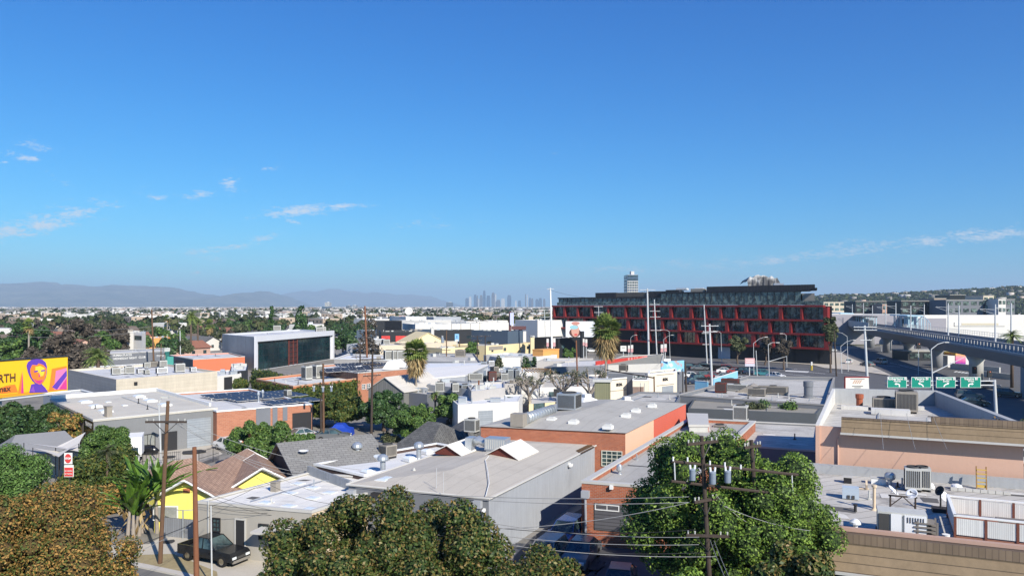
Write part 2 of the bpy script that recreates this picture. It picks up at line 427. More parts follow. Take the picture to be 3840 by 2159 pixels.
cm = math_n(nt,'MULTIPLY', math_n(nt,'MULTIPLY', cm, math_n(nt,'POWER', tot, .5)), .85, clamp=True)
sps = nt.nodes.new('ShaderNodeSeparateColor'); nt.links.new(sky.outputs[0], sps.inputs[0]); cbs = nt.nodes.new('ShaderNodeCombineColor')
for ch,(ex,gn) in enumerate(((1.75,.40),(1.2,.88),(.84,1.22))):      # deeper, clearer blue than the stock atmosphere
    v_ = math_n(nt,'POWER', math_n(nt,'MULTIPLY', sps.outputs[ch], .11), ex)
    nt.links.new(math_n(nt,'MULTIPLY', v_, gn/.11), cbs.inputs[ch])
skyc = mix_rgb(nt, cbs.outputs[0], (7.2,7.7,8.4), cm)
nt.links.new(skyc, bg.inputs[0])
sc.view_settings.view_transform = 'Standard'; sc.view_settings.look = 'None'; sc.view_settings.exposure = .48; sc.view_settings.gamma = 1
sc.cycles.max_bounces = 5; sc.cycles.diffuse_bounces = 2; sc.cycles.glossy_bounces = 2; sc.cycles.transmission_bounces = 2
sc.cycles.transparent_max_bounces = 6; sc.cycles.volume_bounces = 0; sc.cycles.caustics_reflective = False; sc.cycles.caustics_refractive = False
sc.cycles.sample_clamp_indirect = 4
HAZE_D = 9e-5
def haze():
    mb = Mesh().box((0,13000,310), (52000,34000,624))
    m = bpy.data.materials.new('haze_air'); m.use_nodes = True; n = m.node_tree
    n.nodes.remove(n.nodes['Principled BSDF'])
    v = n.nodes.new('ShaderNodeVolumePrincipled'); v.inputs['Color'].default_value = (.6,.8,1,1); v.inputs['Density'].default_value = HAZE_D
    n.links.new(v.outputs[0], n.nodes['Material Output'].inputs['Volume'])
    put('haze', mb, m, None, (0,0,-2), label='thin blue-grey haze over the far city and mountains', cat='haze', kind='stuff')
# ======================= base materials
M('frame_dark',(.03,.03,.032),.5,.1); M('frame_white',(.75,.75,.73),.5,.08); M('white_paint',(.78,.78,.76),.6,.08,streak=.05)
M('concrete',(.42,.40,.37),.9,.16,.5,streak=.12,dirt=(.22,.2,.18)); M('asphalt',(.075,.075,.08),.95,.25,.25,dirt=(.13,.125,.12),dirtamt=.6)
M('sidewalk',(.44,.42,.39),.9,.12,.5,dirt=(.3,.27,.24)); M('dry_grass',(.3,.25,.14),.95,.3,2); M('galv',(.5,.53,.55),.4,.15,3,metal=.6)
M('steel_pole',(.52,.54,.55),.5,.08,1); M('wood_pole',(.13,.075,.045),.9,.3,4,streak=.3); M('wood_dark',(.06,.045,.037),.9,.3,4,streak=.3); M('wood_red',(.2,.085,.045),.85,.25,4,streak=.25)
M('rubber',(.015,.015,.016),.8,.1); M('cable',(.03,.03,.032),.6,.05); M('cable_pale',(.3,.3,.3),.6,.05)
M('ac_grey',(.5,.5,.47),.6,.12,2,streak=.15); M('ac_tan',(.3,.27,.23),.6,.15,2,streak=.2); M('grille',(.06,.06,.06),.6,.2,8); M('chrome',(.6,.6,.6),.2,.02,metal=1)
M_glass('glass'); M_glass('glass_curtain',(.25,.26,.24),.15,c2=(.5,.5,.46)); M_glass('glass_teal',(.006,.018,.022),.12,c2=(.02,.06,.065),scale=.12).node_tree.nodes['Principled BSDF'].inputs['Specular IOR Level'].default_value = .3
M('skylight',(.72,.77,.8),.25,.06,2,spec=.6); M('bark',(.11,.08,.06),.95,.3,3); M('bark_pale',(.3,.26,.22),.95,.25,3)
M('black_paint',(.012,.012,.014),.25,.05,spec=.6); M('ceramic',(.75,.76,.78),.3,.05)
# ======================= foliage tools
def rng(seed): return np.random.default_rng(seed)
def leaves(g, C, RR, n, size, zmin=-.55, up=.25, shell=(.72,1.06), asp=.55, sq=1.0, jit=.7, cull=.72):
    """n leaf-sized pieces spread in the outer shells of the clumps C (k,3) of radius RR (k)"""
    C = np.asarray(C,float); RR = np.asarray(RR,float)
    w = RR**2; k = g.choice(len(C), n, p=w/w.sum())
    d = g.normal(size=(n,3)); d /= np.linalg.norm(d,axis=1)[:,None]
    d[:,2] = np.where(d[:,2] < zmin, -d[:,2], d[:,2])
    p = C[k] + d*np.array([1,1,sq])*(RR[k]*g.uniform(*shell,n))[:,None]
    if cull and len(C) < 400:
        keep = np.ones(n,bool)
        for c, r in zip(C,RR): keep &= (((p-c)/np.array([1,1,sq]))**2).sum(1) > (r*cull)**2
        p, d = p[keep], d[keep]; n = len(p)
    nn = d + g.normal(size=(n,3))*jit; nn[:,2] += up; nn /= np.linalg.norm(nn,axis=1)[:,None]
    t = np.cross(nn, g.normal(size=(n,3))); t /= np.linalg.norm(t,axis=1)[:,None]
    b = np.cross(nn,t); s = size*g.uniform(.6,1.4,n)[:,None]
    V = np.stack([p-t*s, p-b*s*asp, p+t*s+nn*s*.25, p+b*s*asp],1).reshape(-1,3)
    return V, np.arange(n*4).reshape(n,4)
def ico(sub=1):
    t = (1+5**.5)/2
    v = [(-1,t,0),(1,t,0),(-1,-t,0),(1,-t,0),(0,-1,t),(0,1,t),(0,-1,-t),(0,1,-t),(t,0,-1),(t,0,1),(-t,0,-1),(-t,0,1)]
    f = [(0,11,5),(0,5,1),(0,1,7),(0,7,10),(0,10,11),(1,5,9),(5,11,4),(11,10,2),(10,7,6),(7,1,8),(3,9,4),(3,4,2),(3,2,6),(3,6,8),(3,8,9),(4,9,5),(2,4,11),(6,2,10),(8,6,7),(9,8,1)]
    v = [tuple(np.array(p)/np.linalg.norm(p)) for p in v]
    for _ in range(sub):
        mid = {}; nf = []
        def md(a,b):
            k = (min(a,b),max(a,b))
            if k not in mid:
                q = np.array(v[a])+np.array(v[b]); v.append(tuple(q/np.linalg.norm(q))); mid[k] = len(v)-1
            return mid[k]
        for a,b,c in f:
            x,y,z = md(a,b),md(b,c),md(c,a); nf += [(a,x,z),(b,y,x),(c,z,y),(x,y,z)]
        f = nf
    return np.array(v), np.array(f)
ICO0, ICO1 = ico(0), ico(1)
def join(parts):
    """parts: (V, F, material index); triangles are widened to 4 by repeating nothing: keep same arity"""
    V=[];F=[];Mi=[];n=0
    for v,f,m in parts:
        V.append(v); F.append(f+n); Mi.append(np.full(len(f),m)); n += len(v)
    return np.concatenate(V), np.concatenate(F), np.concatenate(Mi)
def clump_core(C, RR, k=.74, g=None, sq=1.0):
    """opaque filler inside each clump: blocks the sky, its dark colour painting the inner shade"""
    v0,f0 = ICO1; V=[];F=[];n=0
    for c,r in zip(C,RR):
        vv = v0*np.array([1,1,sq])*(r*k)
        if g is not None: vv = vv*(1+g.uniform(-.16,.16,(len(v0),1)))
        V.append(vv+c); F.append(f0+n); n += len(v0)
    return np.concatenate(V), np.concatenate(F)
def crown_blobs(g, c, r, h, k, br=(.28,.45), low=-.5, fill=.35):
    """clump centres filling an uneven ellipsoid of half-width r and half-height h about c"""
    d = g.normal(size=(k,3)); d /= np.linalg.norm(d,axis=1)[:,None]
    d[:,2] = np.clip(d[:,2], low, 1)
    rad = np.where(g.uniform(size=k) < fill, g.uniform(.2,.6,k), g.uniform(.66,1.0,k))
    B = np.array(c) + d*rad[:,None]*np.array([r,r,h]); RR = g.uniform(*br,k)*min(r,h)*1.0
    return B, RR
def limbs(base, C, g, r0=.3, n=7, fork=.45):
    mb = Mesh(); base = Vector(base); cc = Vector(C.mean(0))
    top = Vector((cc.x*.6+base.x*.4, cc.y*.6+base.y*.4, base.z+(cc.z-base.z)*fork))
    mid = base.lerp(top,.5)+Vector((g.uniform(-.2,.2),g.uniform(-.2,.2),0))
    mb.path([base-Vector((0,0,.1)), base+Vector((0,0,.25)), mid, top],[r0*1.35,r0,r0*.85,r0*.7],8)
    idx = g.choice(len(C), min(n,len(C)), replace=False)
    for i in idx:
        e = Vector(C[i]); m = top.lerp(e,.5)+Vector((g.uniform(-.3,.3),g.uniform(-.3,.3),-.25))
        mb.path([top-Vector((0,0,.1)), m, e],[r0*.5,r0*.3,r0*.1],6)
    return mb
LF = {}
def core_mat(leaf): return M('inner_rust',(.09,.06,.022),.95,.4,3) if leaf in('rust','orange') else M('inner_brown',(.05,.042,.034),.95,.4,3) if leaf=='grey' else M('inner_green',(.03,.052,.016),.95,.4,3)  # crown filler colours, kept dark to paint the shade between leaves
LF['green'] = M_island('leaf_green',[(0,(.035,.075,.018)),(.45,(.06,.12,.025)),(.8,(.1,.175,.035)),(1,(.15,.22,.05))],.55,.35)
LF['deep'] = M_island('leaf_deep',[(0,(.018,.042,.014)),(.5,(.032,.075,.02)),(.85,(.055,.11,.028)),(1,(.08,.14,.04))],.5,.4)
LF['ficus'] = M_island('leaf_ficus',[(0,(.045,.09,.016)),(.4,(.09,.16,.025)),(.8,(.16,.25,.04)),(1,(.24,.33,.06))],.55,.25,var=.38)
LF['magnolia'] = M_island('leaf_magnolia',[(0,(.022,.04,.011)),(.4,(.045,.078,.016)),(.6,(.085,.105,.024)),(.8,(.14,.12,.035)),(.93,(.2,.125,.04)),(1,(.2,.19,.07))],.5,.25,var=.38)
LF['rust'] = M_island('leaf_rust',[(0,(.05,.065,.018)),(.36,(.085,.115,.026)),(.5,(.17,.12,.035)),(.65,(.26,.145,.04)),(.88,(.33,.19,.055)),(1,(.38,.25,.08))],.7,.2,var=.38)
LF['pine'] = M_island('leaf_pine',[(0,(.045,.09,.02)),(.5,(.075,.15,.03)),(.85,(.115,.21,.045)),(1,(.16,.25,.07))],.6,.3)
LF['ivy'] = M_island('leaf_ivy',[(0,(.025,.05,.012)),(.45,(.05,.08,.015)),(.75,(.09,.11,.02)),(1,(.15,.13,.025))],.6,.3)
LF['olive'] = M_island('leaf_olive',[(0,(.04,.055,.025)),(.5,(.07,.085,.04)),(.85,(.1,.11,.055)),(1,(.14,.14,.07))],.7,.2)
LF['grey'] = M_island('leaf_grey',[(0,(.045,.038,.03)),(.5,(.08,.068,.055)),(.85,(.12,.1,.08)),(1,(.16,.135,.105))],.85,.15)
LF['orange'] = M_island('leaf_orange',[(0,(.08,.05,.02)),(.5,(.2,.1,.03)),(1,(.3,.17,.05))],.7,.2)
LF['palm'] = M_island('leaf_palm',[(0,(.06,.1,.02)),(.5,(.14,.2,.045)),(1,(.28,.33,.09))],.55,.35)
LF['palm_dead'] = M_island('leaf_palm_dead',[(0,(.17,.115,.05)),(.5,(.3,.21,.1)),(1,(.42,.33,.17))],.85,.15)
LF['hedge'] = LF['ivy']
LF['banana'] = M_island('leaf_banana',[(0,(.05,.1,.015)),(.5,(.1,.19,.025)),(.85,(.17,.27,.04)),(1,(.25,.3,.06))],.4,.45,trans=.25)
def two_mat_crown(g, B, RR, n, size, core_k=.74, **kw):
    V,F = leaves(g,B,RR,n,size,**kw); cv,cf = clump_core(B,RR,core_k,g,kw.get('sq',1.0))
    cf4 = np.concatenate([cf, cf[:,2:3]],1)      # triangles stored separately below
    return (V,F),(cv,cf)
def big_tree(label, base, top, r, leaf, n, size, k=26, seed=1, name='tree', trunk='bark', br=(.28,.42), low=-.5, hb=None, tr=.28, off=(0,0), sy=1.0, extra=None, group=None, core_k=.74, **kw):
    """base: ground point; top: crown top height; r: crown half width; hb: crown bottom height"""
    g = rng(seed); hb = top*.3 if hb is None else hb
    root = thing(name, label, 'tree', base, group)
    c = (base[0]+off[0], base[1]+off[1], (top+hb)/2)
    B,RR = crown_blobs(g,c,r*.92,(top-hb)/2*.94,k,br,low)
    B[:,1] = c[1]+(B[:,1]-c[1])*sy
    B = np.concatenate([B,[[c[0],c[1],c[2]-.1*(top-hb)]]]); RR = np.concatenate([RR,[min(r,(top-hb)/2)*.66]])
    if extra is not None:
        B = np.concatenate([B, np.array([e[:3] for e in extra])]); RR = np.concatenate([RR, np.array([e[3] for e in extra])])
    V,F = leaves(g,B,RR,n,size,**kw)
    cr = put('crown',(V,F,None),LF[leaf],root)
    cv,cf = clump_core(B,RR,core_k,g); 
    put('shade_core',(cv,cf,None),core_mat(leaf),cr)
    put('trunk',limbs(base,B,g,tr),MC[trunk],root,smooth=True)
    return root
def fan_palm(label, base, top, r, skirt, seed=3, tr=.22, nf=60, name='palm_tree', group=None, lean=(0,0)):
    """tall fan palm: slim trunk, round head of stiff fans, long skirt of dead fronds"""
    g = rng(seed); root = thing(name,label,'palm tree',base,group); b = Vector(base); c = Vector((b.x+lean[0], b.y+lean[1], top-r*1.0))
    tb = Mesh(); pts=[b.lerp(c,k/8)+Vector((0,0,0)) for k in range(9)]
    tb.path(pts,[tr*1.5]+[tr*(1.05-.03*k) for k in range(8)],10); put('trunk',tb,MC['bark_pale'],root,smooth=True)
    def frond(mb, az, el, L, sag, w, nl=9):
        d = Vector((math.cos(az)*math.cos(el), math.sin(az)*math.cos(el), math.sin(el)))
        hub = c + d*L*.45 + Vector((0,0,-sag*.2)); side = d.cross(Vector((0,0,1))).normalized(); upn = side.cross(d)
        mb.face([c-side*.03, c+side*.03, hub+side*.03, hub-side*.03])
        for q in range(nl):
            a = (q/(nl-1)-.5)*2.5
            dd = (d*math.cos(a)+side*math.sin(a)).normalized(); l = L*.58*(1-.25*abs(a)/1.25)
            tip = hub+dd*l+Vector((0,0,-sag*(.5+.5*abs(a)))); pw = dd.cross(upn).normalized()*w
            mid = hub+dd*l*.55+Vector((0,0,-sag*.15))
            mb.face([hub, mid-pw, tip, mid+pw])
    mb = Mesh()
    for k in range(nf): frond(mb, g.uniform(0,2*PI), math.radians(g.uniform(-40,85)), r*g.uniform(.85,1.12), r*.14, r*.055)
    put('fronds',mb,LF['palm'],root)
    db = Mesh()
    for k in range(int(nf*1.5*skirt)):
        z = c.z - .1*r - g.uniform(0,1)*skirt*r*.9; az=g.uniform(0,2*PI)
        rr = r*g.uniform(.7,1.0)*(1-.45*((c.z-z)/(skirt*r*.9+.01)))
        p0 = Vector((c.x,c.y,z)); tip = p0+Vector((math.cos(az)*rr, math.sin(az)*rr, -g.uniform(.45,.95)*r))
        for q in range(6):
            e = tip+Vector((g.normal()*r*.12,g.normal()*r*.12,g.normal()*r*.12)); sd = Vector((-math.sin(az),math.cos(az),0))*r*.05
            m = p0.lerp(e,.5)+Vector((math.cos(az),math.sin(az),0))*r*.1
            db.face([p0,m-sd,e,m+sd])
    if skirt: put('dead_fronds',db,LF['palm_dead'],root)
    return root
def feather_palm(label, base, top, r, seed=3, tr=.3, nf=46, name='date_palm', group=None, leaf='palm'):
    g = rng(seed); root = thing(name,label,'palm tree',base,group); b=Vector(base); c=Vector((b.x,b.y,top-r*.55))
    tb = Mesh(); tb.path([b,b.lerp(c,.5),c],[tr*1.2,tr,tr*1.1],10); put('trunk',tb,MC['bark'],root,smooth=True)
    mb = Mesh()
    for k in range(nf):
        az=g.uniform(0,2*PI); el=math.radians(g.uniform(-25,85)); L=r*g.uniform(.85,1.12); dh=Vector((math.cos(az),math.sin(az),0)); sd=Vector((-math.sin(az),math.cos(az),0))
        P=[]
        for s in range(8):
            t=s/7; P.append(c+dh*(L*t*math.cos(el*(1-.25*t)))+Vector((0,0,L*t*math.sin(el)-L*.55*t*t)))
        for s in range(1,8):
            l=r*.2*math.sin(PI*(.15+.8*s/8)); a=P[s-1];q=P[s]
            for o in (-1,1):
                for h in (0,.5):
                    p=a.lerp(q,h); mb.face([p, p+sd*o*l*.9+(q-a)*.5+Vector((0,0,-l*.35)), p+(q-a)*.35])
    put('fronds',mb,LF[leaf],root); return root
def cone_tree(label, base, top, r, leaf='deep', n=2600, size=.3, seed=5, name='conifer', group=None, tr=.2, lay=10, taper=.85):
    g=rng(seed); root=thing(name,label,'tree',base,group); b=Vector(base); C=[];RR=[]
    H=top-b.z
    for i in range(lay):
        t=i/(lay-1); z=b.z+H*(.12+.84*t); rr=r*(1-taper*t)*g.uniform(.85,1.1)
        for j in range(max(1,int(6*(1-t)+1))):
            a=g.uniform(0,2*PI); C.append((b.x+math.cos(a)*rr*.55,b.y+math.sin(a)*rr*.55,z+g.uniform(-.3,.3))); RR.append(max(.28*r,rr*.55))
    C=np.array(C);RR=np.array(RR)
    V,F=leaves(g,C,RR,n,size,cull=.5,sq=1.2); put('crown',(V,F,None),LF[leaf],root)
    put('trunk',Mesh().path([b,b+Vector((0,0,H*.9))],[tr,tr*.3],8),MC['bark'],root); return root
def hedge(label, pts, h, w, leaf, n, size, seed=2, name='hedge', z0=0):
    """clipped or trailing growth along a line of ground points"""
    g=rng(seed); C=[];RR=[]
    for a,b in zip(pts[:-1],pts[1:]):
        a=Vector(a);b=Vector(b);L=(b-a).length; m=max(2,int(L/(w*.45)))
        for i in range(m):
            p=a.lerp(b,(i+.5)/m)
            for zz in np.arange(w*.4,max(h-w*.3,w*.45),w*.5):
                C.append((p.x+g.normal()*w*.08,p.y+g.normal()*w*.08,z0+zz+g.normal()*w*.08)); RR.append(w*g.uniform(.42,.58))
    C=np.array(C);RR=np.array(RR); loc=Vector(pts[0]); loc.z=z0
    V,F=leaves(g,C,RR,n,size,cull=.6,zmin=-1,shell=(.8,1.08)); cv,cf=clump_core(C,RR,.8,g)
    o=thing(name,label,'hedge',loc); c=put('foliage',(V,F,None),LF[leaf],o); put('shade_core',(cv,cf,None),core_mat(leaf),c); return o
# ======================= ground and far country
def ground_mat():
    m, nt, b = _nt('ground_far'); p = pos_n(nt)
    n1 = noise_n(nt,p,.012,6,.7); n2 = noise_n(nt,p,.11,5,.7)
    a = ramp_n(nt,n2,[(.35,(.07,.075,.06)),(.5,(.15,.14,.125)),(.62,(.23,.22,.2)),(.75,(.09,.1,.06))])
    col = mix_rgb(nt,a,(.07,.085,.045),ramp_n(nt,n1,[(.45,(0,0,0)),(.62,(.8,.8,.8))]))
    nt.links.new(col,b.inputs['Base Color']); b.inputs['Roughness'].default_value=.95; b.inputs['Specular IOR Level'].default_value=.1
    return m
gm = ground_mat()
put('ground', Mesh().face([(-26000,-3500,0),(26000,-3500,0),(26000,29500,0),(-26000,29500,0)]), gm, None, (0,0,0), kind='structure')
def ridge(name, prof, Y, depth, colr, base=0, seed=0, rough=.1, nx=260, ny=18, label=None):
    """mountain or hill range: a relief sheet rising to a measured skyline"""
    us=np.array([p[0] for p in prof],float); vs=np.array([p[1] for p in prof],float)
    U=np.linspace(us[0],us[-1],nx); Vv=np.interp(U,us,vs); V=[];F=[]
    for j in range(ny):
        t=j/(ny-1)
        for i in range(nx):
            hh=(HOR-Vv[i])/FOC*Y+EYE; s=math.sin(min(1,t*1.25)*PI/2)**1.1 if t<.8 else 1-(t-.8)*2.5
            yy=Y-depth*(.8-t); xx=(U[i]-CX)/FOC*Y
            nz=noise.fractal(Vector((xx/Y*26+seed,t*3.2,seed)),1.0,2.1,6); nr=noise.fractal(Vector((xx/Y*60+seed,t*.8,seed+3)),.8,2.1,6)
            z=hh*s*(1+rough*nz*(1-.8*s if t<.8 else 1))+hh*rough*1.1*nr*s*(1-s)*2.2
            if .72<t<.85: z=hh*(1+.11*nr)
            V.append((xx,yy,max(z,-1)+base))
    for j in range(ny-1):
        for i in range(nx-1): F.append((j*nx+i,j*nx+i+1,(j+1)*nx+i+1,(j+1)*nx+i))
    mb=Mesh(); mb.v=V; mb.f=F; mb.m=[0]*len(F)
    return put(name,mb,colr,None,(0,0,0),smooth=False,kind='structure',label=label)
def Mt(name,c1,c2,s):
    m,nt,b=_nt(name); p=pos_n(nt,(1,1,2.5))
    col=ramp_n(nt,noise_n(nt,p,s,8,.68),[(.38,c1),(.55,c2),(.7,tuple(k*1.6 for k in c2))]); nt.links.new(col,b.inputs['Base Color']); b.inputs['Roughness'].default_value=1
    b.inputs['Specular IOR Level'].default_value=0; return m
A=lambda x,y:(x/2.681,1000+y/2.681)
ridge('mountains',[(-260,1078)]+[A(*q) for q in ((0,190),(110,186),(250,180),(330,196),(400,168),(500,163),(560,185),(640,190),(750,201),(850,200),(930,193),(1000,205),(1200,200),(1400,196),(1500,198),(1620,205),(1700,203),(1750,205),(1800,225),(1850,240),(2000,270),(2150,288),(2300,303),(2400,296),(2574,280),(2680,260),(2780,275),(2860,300),(2950,335),(3050,385),(3150,405))],16000,5200,Mt('mountain_scrub',(.05,.06,.035),(.13,.12,.08),.0022),seed=3.1,rough=.22,nx=420,ny=34,label='hazy blue mountain range beyond the city')
ridge('far_mountains',[(900,1150),(1010,1112)]+[(960+x/2.681,1000+y/2.681) for x,y in ((250,300),(400,262),(520,240),(640,250),(740,228),(850,236),(960,258),(1100,268),(1250,262),(1400,285),(1600,275),(1750,300),(1850,330),(1950,360))]+[(1740,1146),(1800,1150)],24000,5000,Mt('far_mountain_scrub',(.06,.07,.05),(.14,.13,.1),.0016),seed=9.7,rough=.15,nx=200,ny=16,label='paler, farther mountains behind the downtown towers')
ridge('low_hills',[(540,1175),(600,1171),(640,1163),(690,1158),(740,1164),(800,1168),(900,1164),(960,1160),(1020,1157),(1100,1153),(1200,1154),(1320,1151),(1440,1154),(1560,1155),(1700,1158)],6500,1500,Mt('hill_scrub',(.035,.05,.025),(.09,.09,.06),.02),seed=5,rough=.1,nx=150,ny=12,label='low dark hills at the foot of the mountains')
prof_r=[(3040,1122),(3090,1114),(3150,1111),(3250,1112),(3330,1108),(3400,1104),(3480,1101),(3560,1096),(3640,1092),(3720,1088),(3800,1082),(3860,1084),(3980,1080),(4100,1088)]
ridge('wooded_hill',prof_r,2300,1100,Mt('hill_earth',(.05,.06,.03),(.1,.095,.06),.03),seed=2,rough=.08,nx=120,ny=14,label='wooded hill rising beyond the rail viaduct')
ridge('hazy_hill',[(3050,1118),(3200,1108),(3330,1100),(3500,1095),(3620,1092),(3760,1082),(3860,1076),(4050,1078)],9000,2000,Mt('hazy_hill_earth',(.05,.06,.04),(.1,.1,.08),.01),seed=8,rough=.06,nx=60,ny=10,label='pale hazy hill line behind the wooded hill')
# ---- far woods (nobody could count them) -------------------------------------------------
def scatter_clumps(name, g, P, S, leaf, subdiv, quads=0, label=None, qs=.22):
    """P (n,3) base points, S (n) crown size"""
    n=len(P)
    if quads:
        d=g.normal(size=(n,quads,3)); d/=np.linalg.norm(d,axis=2)[...,None]; d[...,2]=np.abs(d[...,2])*1.15-.15
        c=P[:,None,:]+d*S[:,None,None]*g.uniform(.55,1.0,(n,quads,1))*np.array([.5,.5,.55])+np.array([0,0,1])*S[:,None,None]*.55
        nn=d+g.normal(size=d.shape)*.6; nn/=np.linalg.norm(nn,axis=2)[...,None]; t=np.cross(nn,g.normal(size=d.shape)); t/=np.linalg.norm(t,axis=2)[...,None]; b=np.cross(nn,t)
        s=S[:,None,None]*qs*g.uniform(.6,1.3,(n,quads,1))
        V=np.stack([c-t*s,c-b*s*.7,c+t*s,c+b*s*.7],2).reshape(-1,3); return put(name,(V,np.arange(len(V)).reshape(-1,4),None),leaf,None,(0,0,0),label=label,cat='trees',kind='stuff')
    v0,f0=ICO0
    V=(v0[None]*(1+g.uniform(-.25,.25,(n,len(v0),1)))*S[:,None,None]*np.array([.5,.5,.45])+P[:,None,:]+np.array([0,0,1])*S[:,None,None]*.35).reshape(-1,3)
    F=(f0[None]+(np.arange(n)*len(v0))[:,None,None]).reshape(-1,3)
    return put(name,(V,F,None),leaf,None,(0,0,0),label=label,cat='trees',kind='stuff')
def band(g, n, y0, y1, u0, u1, pw=1.0):
    Y=y0+(y1-y0)*g.uniform(0,1,n)**pw; u=g.uniform(u0,u1,n); return np.stack([(u-CX)/FOC*Y,Y,np.zeros(n)],1)
wood=M_island('leaf_far',[(0,(.022,.035,.014)),(.4,(.04,.058,.02)),(.75,(.065,.08,.03)),(.93,(.1,.1,.05)),(1,(.13,.1,.06))],.9,.1)
g=rng(11)
P=np.concatenate([band(g,520,430,1300,-60,1560),band(g,330,430,1300,1560,2090),band(g,200,620,1300,3080,3900)])
scatter_clumps('distant_wood',g,P,g.uniform(5,9.5,len(P)),wood,0,46,label='mass of dark street trees covering the middle distance')
P=np.concatenate([band(g,1700,1250,3200,-60,2060),band(g,500,1300,2000,3080,3900)])
scatter_clumps('far_woodland',g,P,g.uniform(6,12,len(P)),wood,0,9,label='dark green belt of far trees below the hills',qs=.33)
P=np.concatenate([band(g,3000,3200,8000,-60,2080,1.0)]); P[:,2]=0
scatter_clumps('farthest_woodland',g,P,g.uniform(9,16,len(P)),wood,0,0,label='thin dark streaks of trees out to the foot of the mountains')
U=np.array([p[0] for p in prof_r]);VV=np.array([p[1] for p in prof_r])
n=4200; t=g.uniform(0,1,n)**.7; u=g.uniform(3030,3900,n); Yh=2300-880*(1-t); hh=((HOR-np.interp(u,U,VV))/FOC*2300+EYE)*np.sin(np.minimum(1,(t*.8)*1.25)*PI/2)**1.1
P=np.stack([(u-CX)/FOC*Yh,Yh,hh-7],1); scatter_clumps('hillside_wood',g,P,g.uniform(6,14,n),wood,0,16,label='trees covering the hill beyond the viaduct',qs=.3)
# ---- far buildings: one mass of tiny ones, then individuals -----------------------------
wallfar=M_island('far_render',[(0,(.1,.1,.1)),(.3,(.22,.21,.19)),(.55,(.4,.38,.35)),(.8,(.66,.65,.62)),(.92,(.35,.23,.16)),(1,(.2,.22,.26))],.9,.1)
def boxes(g,P,W,D,Hh,rot):
    n=len(P); b=np.array([(-1,-1,0),(1,-1,0),(1,1,0),(-1,1,0),(-1,-1,1),(1,-1,1),(1,1,1),(-1,1,1)],float)
    v=b[None]*np.stack([W/2,D/2,Hh],1)[:,None,:]; c,s=np.cos(rot)[:,None],np.sin(rot)[:,None]
    x=v[...,0]*c-v[...,1]*s; y=v[...,0]*s+v[...,1]*c
    V=np.stack([x,y,v[...,2]],2)+P[:,None,:]; f=np.array([(4,5,6,7),(0,1,5,4),(1,2,6,5),(2,3,7,6),(3,0,4,7)])
    return V.reshape(-1,3),(f[None]+(np.arange(n)*8)[:,None,None]).reshape(-1,4)
g=rng(21)
P=np.concatenate([band(g,3200,1150,3200,-60,2080),band(g,6000,3200,7900,-60,2080,.9),band(g,100,1250,1420,3060,3900)]); n=len(P); k=(P[:,1]/3000)**.6
V,F=boxes(g,P,g.uniform(8,26,n)*k,g.uniform(8,22,n)*k,g.uniform(5,13,n)*k**.5,g.uniform(0,PI,n)); put('distant_city',(V,F,None),wallfar,None,(0,0,0),label='pale speckle of countless far-off roofs and walls',cat='city',kind='stuff')
# hillside houses on the wooded hill
gg=rng(5); n=70; t=gg.uniform(.15,.9,n); u=gg.uniform(3080,3880,n); Yh=2300-880*(1-t)-12; hh=((HOR-np.interp(u,U,VV))/FOC*2300+EYE)*np.sin(t*PI/2)**1.1
V,F=boxes(gg,np.stack([(u-CX)/FOC*Yh,Yh,hh+1],1),gg.uniform(8,18,n),gg.uniform(8,12,n),gg.uniform(4,8,n),gg.uniform(0,PI,n)); put('hillside_houses',(V,F,None),wallfar,None,(0,0,0),label='pale houses dotted among the hillside trees',cat='houses',kind='stuff')
# downtown towers, twelve kilometres off
M('tower_blue',(.06,.1,.17),.4,.1,.01,spec=.5); M('tower_pale',(.42,.43,.44),.6,.08,.01); M('tower_grey',(.11,.12,.15),.6,.1,.01)
DT=[('b',2105,2140,315,'blue'),('b',2141,2166,300,'pale'),('b',2190,2218,280,'blue'),('b',2219,2232,288,'grey'),('b',2233,2248,322,'pale'),('b',2250,2279,285,'grey'),('b',2282,2308,242,'blue'),('b',2317,2355,290,'blue'),('b',2368,2401,262,'grey'),('b',2402,2416,272,'pale'),('b',2417,2456,332,'grey'),('b',2465,2502,318,'pale'),('b',2526,2566,285,'blue'),
('c',30,48,342,'pale'),('c',62,90,338,'blue'),('c',131,141,275,'grey'),('c',149,159,282,'pale'),('c',168,192,312,'blue'),('c',193,214,316,'grey'),('c',236,266,324,'blue'),('c',268,300,315,'blue'),('c',314,336,322,'grey')]
ordn='first second third fourth fifth sixth seventh eighth ninth tenth eleventh twelfth thirteenth fourteenth fifteenth sixteenth seventeenth eighteenth nineteenth twentieth twenty-first twenty-second'.split()
for i,(t_,x0,x1,yt,kk) in enumerate(DT):
    a=dep((t_,x0,390),8000); b=dep((t_,x1,390),8000); top=dep((t_,x0,yt),8000).z; w=b.x-a.x; cx_=(a.x+b.x)/2
    rt=thing('skyscraper','hazy %s downtown skyscraper, %s from the left of the skyline'%({'blue':'blue','pale':'pale','grey':'grey'}[kk],ordn[i]),'skyscraper',(cx_,8000,0),'downtown skyscrapers')
    mb=Mesh().box((cx_,8000,top*.42),(w,w,top*.84)).box((cx_,8000,top*.5),(w*.82,w*.82,top*.98)); put('tower',mb,MC['tower_'+kk],rt)
    cw=Mesh().box((cx_,8000,top*.985),(w*.6,w*.6,top*.03))
    if i in (6,8,15): cw.tube((cx_,8000,top),(cx_,8000,top*1.1),w*.04)
    put('crown',cw,MC['tower_grey'],rt)
